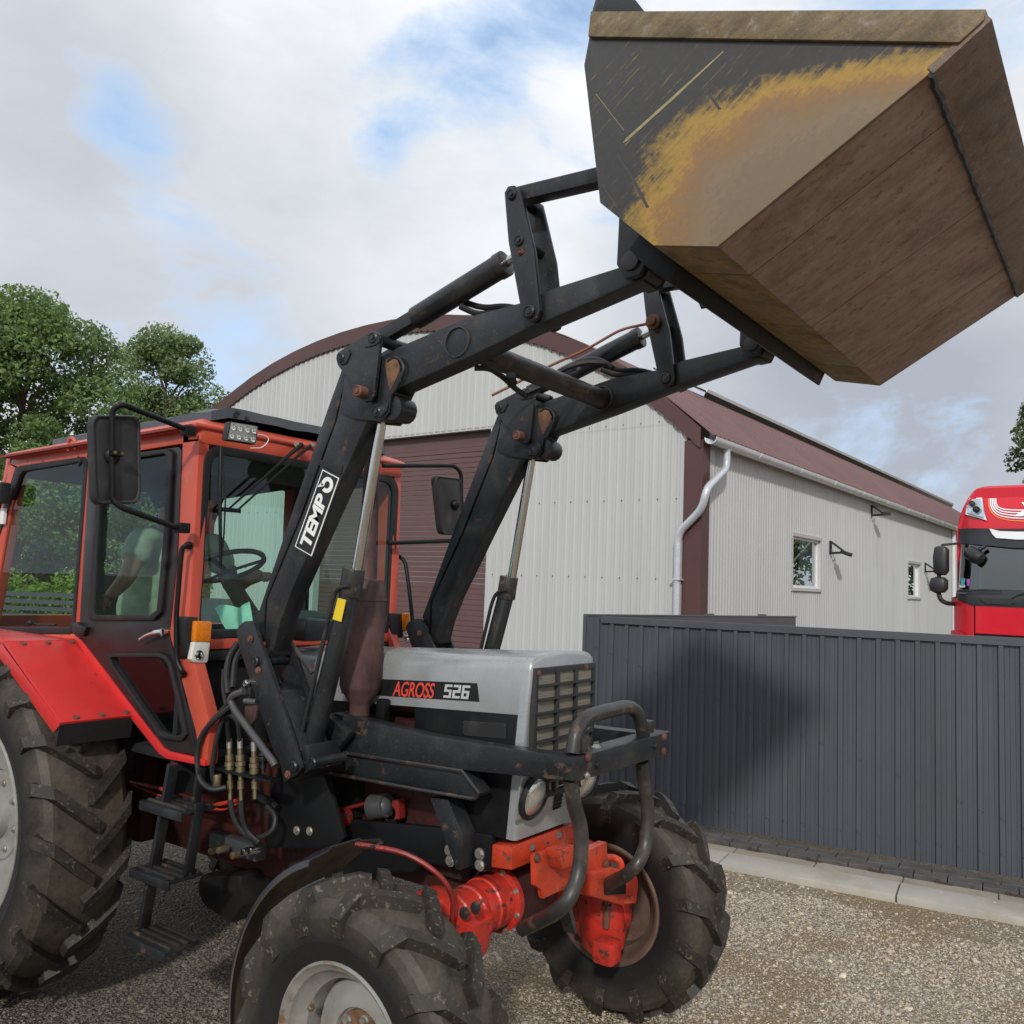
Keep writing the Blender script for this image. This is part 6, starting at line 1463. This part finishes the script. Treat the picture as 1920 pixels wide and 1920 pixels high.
# ------------------------------------------------------------------ driver
dv = thing('person', 'driver in a sage green t-shirt seated in the tractor cab holding a lever', 'person', (-4.5, 3.0, 1.55))
def skin(name, pts, edges, mat, root=0, sub=2, parent=None, fold=0.0):
    me = bpy.data.meshes.new(name); me.from_pydata([p for p, r in pts], edges, []); o = bpy.data.objects.new(name, me); COL.objects.link(o)
    md = o.modifiers.new('skin', 'SKIN'); 
    for i, (p, r) in enumerate(pts):
        sv = me.skin_vertices[0].data[i]; sv.radius = r if isinstance(r, tuple) else (r, r); sv.use_root = (i == root)
    md.use_smooth_shade = True; s_ = o.modifiers.new('sub', 'SUBSURF'); s_.levels = s_.render_levels = sub
    dg = bpy.context.evaluated_depsgraph_get(); dg.update(); m2 = bpy.data.meshes.new_from_object(o.evaluated_get(dg)); bpy.data.objects.remove(o, do_unlink=True)
    if fold:
        for v_ in m2.vertices: v_.co += v_.normal * fold * (noise.noise((v_.co.x * 7, v_.co.y * 7, v_.co.z * 16)) + .6 * noise.noise((v_.co.x * 16, v_.co.y * 16, v_.co.z * 30)))
    for p_ in m2.polygons: p_.use_smooth = True
    m2.materials.clear(); m2.materials.append(mat); c = bpy.data.objects.new(name, m2); COL.objects.link(c)
    if parent: attach(c, parent)
    return c
hip = V((-4.66, 2.98, 1.63)); chest = V((-4.64, 2.99, 1.98)); neck = V((-4.58, 2.99, 2.25)); head = V((-4.52, 2.99, 2.41))
shR = at(268, 1008, 2.80); shL = V((shR.x + .0, 3.26, shR.z)); elR = at(238, 1084, 2.68); wrR = at(212, 1112, 2.62); haR = at(203, 1122, 2.60)
elL = V((-4.38, 3.32, 1.92)); wrL = V((-4.08, 3.20, 1.98)); haL = sw + q @ V((-.10, .16, 0)) if False else V((-3.98, 3.22, 2.02))
body = [(hip, (.15, .13)), (V((-4.66, 2.98, 1.80)), (.165, .14)), (chest, (.19, .14)), (V((-4.62, 2.99, 2.13)), (.15, .11)), (neck, .055), (head, (.085, .095)), (head + V((.01, 0, .09)), (.07, .08)),
        (shR, .065), (elR, .048), (wrR, .034), (haR, (.042, .024)), (shL, .065), (elL, .048), (wrL, .034), (haL, (.042, .024)),
        (V((-4.58, 2.87, 1.60)), .09), (V((-4.02, 2.88, 1.62)), .07), (V((-3.92, 2.88, 1.25)), .055), (V((-3.80, 2.88, 1.22)), .04), (V((-4.58, 3.11, 1.60)), .09), (V((-4.02, 3.16, 1.62)), .07), (V((-3.92, 3.16, 1.25)), .055), (V((-3.80, 3.16, 1.22)), .04)]
skin('body', body, [(0, 1), (1, 2), (2, 3), (3, 4), (4, 5), (5, 6), (3, 7), (7, 8), (8, 9), (9, 10), (3, 11), (11, 12), (12, 13), (13, 14), (0, 15), (15, 16), (16, 17), (17, 18), (0, 19), (19, 20), (20, 21), (21, 22)], SKIN, 0, 2, dv)
ts = [(hip + V((0, 0, .02)), (.205, .185)), (V((-4.66, 2.98, 1.80)), (.215, .19)), (chest, (.235, .185)), (V((-4.62, 2.99, 2.13)), (.135, .11)), (neck + V((0, 0, -.02)), .062), (shR, .086), (shR * .35 + elR * .65, .084), (shL, .088), (shL * .35 + elL * .65, .084)]
skin('shirt', ts, [(0, 1), (1, 2), (2, 3), (3, 4), (3, 5), (5, 6), (3, 7), (7, 8)], SHIRT, 0, 4, dv, .009)
tz = [(V((-4.66, 2.98, 1.60)), (.165, .15)), (V((-4.58, 2.87, 1.60)), .105), (V((-4.02, 2.88, 1.62)), .085), (V((-3.92, 2.88, 1.27)), .07), (V((-4.58, 3.11, 1.60)), .105), (V((-4.02, 3.16, 1.62)), .085), (V((-3.92, 3.16, 1.27)), .07)]
skin('trousers', tz, [(0, 1), (1, 2), (2, 3), (0, 4), (4, 5), (5, 6)], TROUS, 0, 2, dv)
b = MB(); b.ball(head + V((-.03, 0, .055)), .128, 18, (1.0, .92, .92)); b.build('hair', HAIR, dv)
def fingers(h, d, side, name):
    for k in range(4):
        o_ = h + side * (.026 - .0175 * k); L_ = (.030, .034, .032, .025)[k]; dn = V((0, 0, -1))
        pts = [(o_, .0095), (o_ + d * L_, .009), (o_ + d * (L_ + .012) + dn * L_ * .7, .0085), (o_ + d * .015 + dn * (L_ + .012), .0075)]
        skin(name, pts, [(0, 1), (1, 2), (2, 3)], SKIN, 0, 1, dv)
    pts = [(h - d * .02 + side * .025, .011), (h + side * .045 + d * .0, .010), (h + side * .045 + d * .025 + V((0, 0, -.015)), .008)]
    skin('thumb', pts, [(0, 1), (1, 2)], SKIN, 0, 1, dv)
fingers(haR, (haR - wrR).normalized(), V((0, -1, 0)), 'finger'); fingers(haL, V((1, 0, 0)), V((0, -1, 0)), 'finger')
f_ = MB(); f_.loft([[head + V((.078, -.014, -.01)), head + V((.112, 0, -.022)), head + V((.078, .014, -.01))], [head + V((.075, -.006, .035)), head + V((.085, 0, .037)), head + V((.075, .006, .035))]]); f_.build('nose', SKIN, dv, .003)
for s_ in (-1, 1):
    b = MB(); b.ball(head + V((.080, s_ * .033, .035)), .010, 8); b.build('eye', WHITE, dv); b = MB(); b.ball(head + V((0, s_ * .088, .015)), .026, 10, (.8, .35, 1.2)); b.build('ear', SKIN, dv)
b = MB(); b.ball(head + V((.083, 0, -.052)), .022, 10, (.35, 1, .3)); b.build('mouth', paint('lips', (.30, .11, .09), .5), dv)
# ------------------------------------------------------------------ red truck beyond the fence
DT = 13.0
cr = ray(1850, 1130); TO = EYE + cr * (DT / cr.dot(FWD)); TN = -SD
TU = -FDD; tk = thing('truck', 'red lorry with high roof cab and black mirrors parked behind the fence beside the warehouse', 'truck', (TO.x, TO.y, 0))
def tq(px, py):
    p = atp(px, py, TO, TN); return (p - TO).dot(TU), p.z
U0T = tq(1783, 1120)[0]; ZT = tq(1860, 902)[1]; TW = 2.5
def tdepth(u, z):
    k = max(0.0, 1 - min(u - U0T, U0T + TW - u) / .42); d = .30 * k * k * (1 if k < 1 else 1)
    if z > 3.0: d += .55 * ((z - 3.0) / .95) ** 2.2
    if z < 2.15: d -= .05
    d += .16 * min(1.0, max(0.0, z - 2.05))
    return d
def tP(u, z, lift=0.0): return TO + TU * u + SD * (tdepth(u, z) - lift) + Vector((0, 0, z - TO.z))
def interp(pl, f):
    n = len(pl) - 1; i = min(int(f * n), n - 1); t_ = f * n - i; return (pl[i][0] * (1 - t_) + pl[i + 1][0] * t_, pl[i][1] * (1 - t_) + pl[i + 1][1] * t_)
def tpanel(name, mat, top, bot, lift=0.0, n=24, m_=6, parent=None, raw=False, thick=.03):
    T = top if raw else [tq(*p) for p in top]; B_ = bot if raw else [tq(*p) for p in bot]
    b = MB(); vs = []
    for i in range(n + 1):
        a_, c_ = interp(T, i / n), interp(B_, i / n); vs.append([b.bm.verts.new(tP(a_[0] * (1 - j / m_) + c_[0] * j / m_, a_[1] * (1 - j / m_) + c_[1] * j / m_, lift)) for j in range(m_ + 1)])
    for i in range(n):
        for j in range(m_): b.bm.faces.new((vs[i][j], vs[i + 1][j], vs[i + 1][j + 1], vs[i][j + 1]))
    g_ = bmesh.ops.extrude_face_region(b.bm, geom=list(b.bm.faces)); bmesh.ops.translate(b.bm, verts=[v for v in g_['geom'] if isinstance(v, bmesh.types.BMVert)], vec=SD * thick)
    return b.build(name, mat, parent or tk, smooth=50)
RX = U0T + TW
def mirr(pl): return [(2 * U0T + TW - u, z) for u, z in reversed(pl)]
def full(pl): q_ = [tq(*p) for p in pl]; return q_ + mirr(q_)
tpanel('roof_panel', TRKRED, full([(1785, 978), (1793, 950), (1804, 926), (1814, 912), (1832, 904)]) , full([(1786, 987), (1800, 988), (1830, 989), (1870, 990), (1900, 990)]), raw=True, n=40, m_=10)
tpanel('visor', TRKBLK, full([(1787, 988), (1830, 990), (1900, 991)]), full([(1791, 1017), (1838, 1021), (1900, 1027)]), .05, raw=True, n=40)
tpanel('visor_band', TRKWHT, full([(1853, 990), (1873, 995), (1905, 996)]), full([(1858, 1000), (1866, 1008), (1905, 1011)]), .075, raw=True, n=30, m_=2)
ws_ = tpanel('windshield', GLASST, full([(1792, 1018), (1838, 1021), (1900, 1027)]), full([(1789, 1106), (1840, 1105), (1900, 1106)]), .0, raw=True, n=40, thick=.006)
tpanel('cowl', TRKBLK, full([(1787, 1107), (1840, 1106), (1900, 1106)]), full([(1788, 1121), (1828, 1136), (1900, 1139)]), .02, raw=True, n=40)
a_, c_ = tq(1782, 1122), tq(1827, 1136)
tpanel('corner_panel', TRKRED, [a_, c_], [(a_[0], .45), (c_[0] - .0, .45)], .0, raw=True, n=14)
tpanel('front_panel', TRKRED, [(c_[0] + .02, c_[1]), tq(1900, 1139)] + mirr([tq(1900, 1139), (c_[0] + .02, c_[1])])[0:], [(c_[0] + .02, tq(1828, 1187)[1]), (U0T + TW - (c_[0] + .02 - U0T), tq(1828, 1187)[1])], .015, raw=True, n=30)
tpanel('corner_panel', TRKRED, mirr([a_, c_]), mirr([(a_[0], .45), (c_[0], .45)]), .0, raw=True, n=14)
z_ = tq(1828, 1188)[1]
tpanel('lower_grille', TRKBLK, [(c_[0] + .02, z_), (U0T + TW - (c_[0] + .02 - U0T), z_)], [(c_[0] + .02, .4), (U0T + TW - (c_[0] + .02 - U0T), .4)], -.02, raw=True, n=24)
tpanel('step_bump', TRKRED, [tq(1776, 1183), tq(1790, 1181), tq(1806, 1186)], [tq(1776, 1196), tq(1808, 1196)], .07, raw=True, n=8, m_=3)
b = MB()                                              # the cab behind its front, to the ground
b.loft([[TO + TU * u + SD * d + Vector((0, 0, z - TO.z)) for u, z in ((U0T + .02, .5), (U0T + .02, 3.1), (U0T + .12, ZT - .35), (U0T + .3, ZT - .06), (RX - .3, ZT - .06), (RX - .12, ZT - .35), (RX - .02, 3.1), (RX - .02, .5))] for d in (.36, 2.3)])
b.build('cab_body', TRKRED, tk, smooth=40)
for u in (U0T + .25, RX - .25):
    for d in (.95, 4.4):
        p = TO + TU * u + SD * d; p.z = .5; b = MB(); b.cyl(p - TU * .16, p + TU * .16, .5, n=28); b.build('wheel', RUBBER, tk, .03)
b = MB(); b.loft([[TO + TU * u + SD * d + Vector((0, 0, z - TO.z)) for u, z in ((U0T + .7, .7), (U0T + .7, 1.05), (RX - .7, 1.05), (RX - .7, .7))] for d in (1.5, 5.2)]); b.build('chassis', TRKBLK, tk)
def tpoly(name, mat, pxs, lift, parent=None, thick=.012):
    q_ = [tq(*p) for p in pxs]; b = MB(); b.loft([[tP(u, z, lift) for u, z in q_], [tP(u, z, lift - thick) for u, z in q_]]); return b.build(name, mat, parent or tk, smooth=30)
hb = tpoly('headlight_trim', TRKWHT, [(1808, 928), (1834, 929), (1841, 955), (1847, 974), (1822, 967), (1803, 961), (1804, 945)], .045)
tpoly('headlight', TRKLENS, [(1810, 931), (1831, 932), (1837, 955), (1842, 969), (1822, 963), (1806, 958), (1807, 945)], .055, hb)
for px, py, r_ in ((1816, 941, .045), (1826, 953, .05)):
    u, z = tq(px, py); c = tP(u, z, .06)
    b = MB(); b.lathe(c, TN, [(r_, 0), (r_, .03), (r_ * .7, .02), (r_ * .6, .035), (.002, .04)], 20, True); b.build('lamp_lens', PIPEGREY if r_ < .047 else TRKBLK, hb, smooth=50)
for k in range(5):                                    # striped emblem sweeping across the roof front
    o_ = k * 3.4
    pts = [(1846 + o_, 930), (1848 + o_, 945 - k * .8), (1855 + o_ * .9, 960 - k * 2.8), (1868 + o_ * .7, 969 - k * 4.2), (1890, 974 - k * 5.2), (1935, 976 - k * 5.4)]
    fine = fillet([Vector((*p, 0)) for p in pts], 8, 3); b = MB(); w_ = .0085
    C_ = [tq(p.x, p.y) for p in fine]; vs = []
    for i, (u, z) in enumerate(C_):
        a2, c2 = C_[max(0, i - 1)], C_[min(len(C_) - 1, i + 1)]; dx, dz = c2[0] - a2[0], c2[1] - a2[1]; l_ = math.hypot(dx, dz) or 1
        vs.append((b.bm.verts.new(tP(u - dz / l_ * w_, z + dx / l_ * w_, .012)), b.bm.verts.new(tP(u + dz / l_ * w_, z - dx / l_ * w_, .012))))
    for p_, q_ in zip(vs, vs[1:]): b.bm.faces.new((p_[0], q_[0], q_[1], p_[1]))
    b.build('stripe', STRIPEO if k == 0 else TRKWHT, tk)
tpoly('letter_x', TRKWHT, [(1910, 938), (1921, 938), (1927, 947), (1934, 938), (1944, 938), (1932, 952), (1944, 966), (1933, 966), (1926, 957), (1913, 966), (1897, 966), (1919, 951)], .02)
for pts_, nm in (([(1751, 1026), (1757, 1023), (1770, 1024), (1776, 1030), (1776, 1070), (1770, 1078), (1756, 1078), (1749, 1073), (1748, 1045)], 'mirror'), ([(1744, 1084), (1754, 1081), (1768, 1082), (1774, 1088), (1774, 1104), (1768, 1111), (1752, 1112), (1743, 1107), (1741, 1096)], 'mirror')):
    q_ = [tq(*p) for p in pts_]; cu, cz2 = sum(a[0] for a in q_) / len(q_), sum(a[1] for a in q_) / len(q_)
    b = MB(); b.loft([[TO + TU * (cu + (u - cu) * s_) + SD * d + Vector((0, 0, cz2 + (z - cz2) * s_ - TO.z)) for u, z in q_] for s_, d in ((.86, .22), (1, .16), (1, .05), (.93, .0), (.7, -.02))]); b.build(nm, TRKBLK, tk, smooth=50)
def tp3(px, py, d): u, z = tq(px, py); return TO + TU * u + SD * d + Vector((0, 0, z - TO.z))
b = MB(); b.tube([tp3(1762, 1026, .1), tp3(1764, 1021, .1), tp3(1790, 1017, .25)], .02, 8); b.tube([tp3(1758, 1076, .1), tp3(1758, 1084, .1)], .03, 8); b.tube([tp3(1757, 1110, .1), tp3(1760, 1124, .1), tp3(1770, 1131, .15), tp3(1784, 1132, .3)], .035, 8, .08); b.build('mirror_arm', TRKBLK, tk)
tpoly('bracket_cover', TRKRED, [(1775, 1120), (1784, 1118), (1785, 1135), (1775, 1130)], .0, None, .15)
b = MB(); c = tp3(1836, 1043, -.08); b.lathe(tp3(1830, 1043, -.02), (TU * .75 + Vector((0, 0, -.5)) + TN * .3), [(.04, -.18), (.10, -.13), (.115, .0), (.09, .09), (.03, .11)], 18, True); b.tube([tp3(1838, 1030, -.05), tp3(1848, 1024, -.03)], .03, 8); b.build('kerb_mirror', TRKBLK, tk, smooth=50)
b = MB(); b.tube([tp3(1880, 1134, -.07), tp3(1905, 1118, -.06), tp3(1930, 1108, -.05)], .014, 6); b.tube([tp3(1800, 1107, -.05), tp3(1880, 1108, -.06)], .01, 6); b.build('wiper', TRKBLK, tk)
tpoly('grab_recess', TRKBLK, [(1838, 1122), (1900, 1124), (1904, 1131), (1896, 1134), (1850, 1132)], .04)
for px, py, mm, w_ in ((1801, 1090, STICKT, 5), (1813, 1091, STICKP, 4)): tpoly('sticker', mm, [(px - w_, py - 6), (px + w_, py - 6), (px + w_ * .6, py + 7), (px - w_ * .6, py + 7)], .006, None, .003)
tpoly('sticker', TRKWHT, [(1793, 1096), (1806, 1096), (1806, 1101), (1793, 1101)], .006, None, .003)

# ------------------------------------------------------------------ trees and hedge
def leaf_mesh(name, centres, leaf, per, mat, seed, parent, flat=.0):
    rg = np.random.default_rng(seed); V_ = []; F_ = []
    for (c, r3, n) in centres:
        d = rg.normal(size=(n, 3)); d /= np.linalg.norm(d, axis=1)[:, None]
        rad = (.55 + .5 * rg.random(n) ** .6)[:, None]
        P = np.array(c) + d * rad * np.array(r3) + rg.normal(size=(n, 3)) * leaf * .5
        nrm = d * .6 + rg.normal(size=(n, 3)) * .7 + np.array((0, 0, .35)); nrm /= np.linalg.norm(nrm, axis=1)[:, None]
        t1 = np.cross(nrm, rg.normal(size=(n, 3))); t1 /= np.linalg.norm(t1, axis=1)[:, None]; t2 = np.cross(nrm, t1)
        s = leaf * (.55 + .8 * rg.random(n))[:, None]; k = len(V_) * 0
        a = P - t1 * s; b_ = P + t2 * s * .62 + nrm * s * .18; c2 = P + t1 * s; e_ = P - t2 * s * .62 + nrm * s * .18
        V_.append(np.stack([a, b_, c2, e_], 1).reshape(-1, 3))
    V_ = np.concatenate(V_); nq = len(V_) // 4
    me = bpy.data.meshes.new(name); me.vertices.add(len(V_)); me.vertices.foreach_set('co', V_.ravel())
    me.loops.add(nq * 4); me.loops.foreach_set('vertex_index', np.arange(nq * 4, dtype=np.int32)); me.polygons.add(nq)
    me.polygons.foreach_set('loop_start', np.arange(0, nq * 4, 4, dtype=np.int32)); me.update(calc_edges=True); me.validate()
    me.materials.append(mat); o = bpy.data.objects.new(name, me); COL.objects.link(o); attach(o, parent); return o
def tree(label, px, d, ztop, zbase, rx, leafm, barkm, nclump, nleaf, leaf, seed, shape=1.0, droop=0.0, group=None, name='tree', lean=0):
    rr = random.Random(seed); cr = ray(px, 1080); P = EYE + cr * (d / cr.dot(FWD)); P.z = 0
    t = thing(name, label, 'tree', tuple(P), group)
    b = MB(); H = zbase + (ztop - zbase) * .72
    b.tube([P + Vector((0, 0, -.1)), P + Vector((.05, 0, zbase * .6)), P + Vector((-.06, .05, zbase + (ztop - zbase) * .35)), P + Vector((lean, 0, H))], lambda f: max(.03, .24 * (1 - f) ** .8), 10); tkk = b.build('trunk', barkm, t)
    C_ = []; limbs = MB()
    for k in range(nclump):
        f = rr.random() ** .8; zc = zbase + (ztop - zbase) * (.04 + .92 * f); prof_ = math.sin(math.pi * min(1, max(.0, (.12 + .80 * f) ** (.75 * shape)))) ** .62
        R_ = rx * prof_; a = rr.random() * 6.283; q_ = R_ * (rr.random() ** .45) * (.86 + .30 * rr.random()); rc = rx * (.13 + .20 * rr.random())
        c = Vector((P.x + math.cos(a) * q_, P.y + math.sin(a) * q_, zc - droop * q_ * .3)); C_.append((tuple(c), (rc, rc, rc * (.72 + droop)), nleaf // nclump))
        if k % 3 == 0:
            s0 = P + Vector((0, 0, max(zbase * .8, zc - q_ * .9 - .5))); limbs.tube([s0, (s0 + c) / 2 + Vector((0, 0, .15)), c], lambda f_: .06 * (1 - f_) + .012, 6)
    o = limbs.build('limb', barkm, t); tag(o, kind='stuff')
    leaf_mesh('crown', C_, leaf, 0, leafm, seed, t); return t
tree('broad dense maple tree at the left edge behind the cab', 18, 30, 11.7, 1.6, 3.7, LEAF1, BARK, 130, 62000, .078, 21, .85)
tree('looser olive green tree between the maple and the warehouse', 288, 37, 12.4, 2.2, 3.1, LEAF2, BARK, 120, 44000, .080, 37, .66)
tree('birch with drooping twigs at the right edge behind the red truck', 1958, 44, 12.4, 3.2, 2.1, LEAF4, BARKW, 46, 9000, .12, 5, .9, .5)
tree('low bushy tree beside the birch at the right edge', 1945, 40, 8.0, 1.0, 2.2, LEAF1, BARK, 30, 7000, .12, 8, 1.0)
for i, (px, d, h, lf_) in enumerate(((-190, 33, 9.5, LEAF1), (175, 42, 5.8, LEAF1), (430, 43, 7.5, LEAF2))):
    tree(('tall dark tree beyond the left edge of the picture', 'low dark tree filling the gap between the two big trees', 'low olive tree partly behind the left end of the warehouse')[i], px, d, h, .6, 3.4, lf_, BARK, 70, 18000, .125, 60 + i, .8)
# trees further right, out of frame, mirrored in the warehouse panes
for i, (dp_, lat) in enumerate(((29, 22.5), (36, 25.5), (24, 25))):
    px_ = 960 + FPX * lat / dp_; tree('leafy tree standing to the right of the yard', px_, dp_, 11, 1.5, 3.4, LEAF2, BARKW, 50, 9000, .15, 80 + i, .9, group='trees to the right of the yard')
def unit(px, d, z=0): cr = ray(px, 1080); P = EYE + cr * (d / cr.dot(FWD)); P.z = z; return P
hg = thing('hedge', 'bright green leafy hedge behind the grey slatted fence', 'hedge', tuple(unit(150, 23)))
C_ = []
for k in range(46):
    P = unit(-150 + k * 11.5, 23 + rnd.uniform(-.3, .3), rnd.uniform(.5, 1.75)); C_.append((tuple(P), (.42, .42, .36), 230))
leaf_mesh('foliage', C_, .06, 0, LEAF3, 91, hg)
b = MB()
for k in range(20): P = unit(-140 + k * 26, 23); b.cyl(P, P + Vector((.05, 0, 1.4)), .02, .012, 6)
o = b.build('stem', BARK, hg); tag(o, kind='stuff')
sf = thing('fence', 'grey garden fence with a boarded panel and open horizontal slats seen through the cab', 'fence', tuple(unit(100, 20)))
e1, e2 = unit(-160, 20), unit(330, 20.0); ed = (e2 - e1).normalized(); el_ = (e2 - e1).length; en = Vector((ed.y, -ed.x, 0)); re_ = Matrix.Rotation(math.atan2(ed.y, ed.x), 3, 'Z')
s = 0.0
while s < el_:
    b = MB(); b.box(e1 + ed * s + Vector((0, 0, .76)), (.09, .09, 1.52), re_); b.build('post', FENCE, sf)
    slat = int(s / 1.9) % 2 == 1
    if slat:
        for k in range(9): b = MB(); b.box(e1 + ed * (s + .95) + Vector((0, 0, .14 + k * .16)), (1.8, .025, .095), re_); b.build('slat', FENCE, sf)
    else:
        for k in range(12): b = MB(); b.box(e1 + ed * (s + .12 + k * .15) + Vector((0, 0, .75)), (.142, .022, 1.46), re_); b.build('board', FENCE, sf)
    s += 1.9
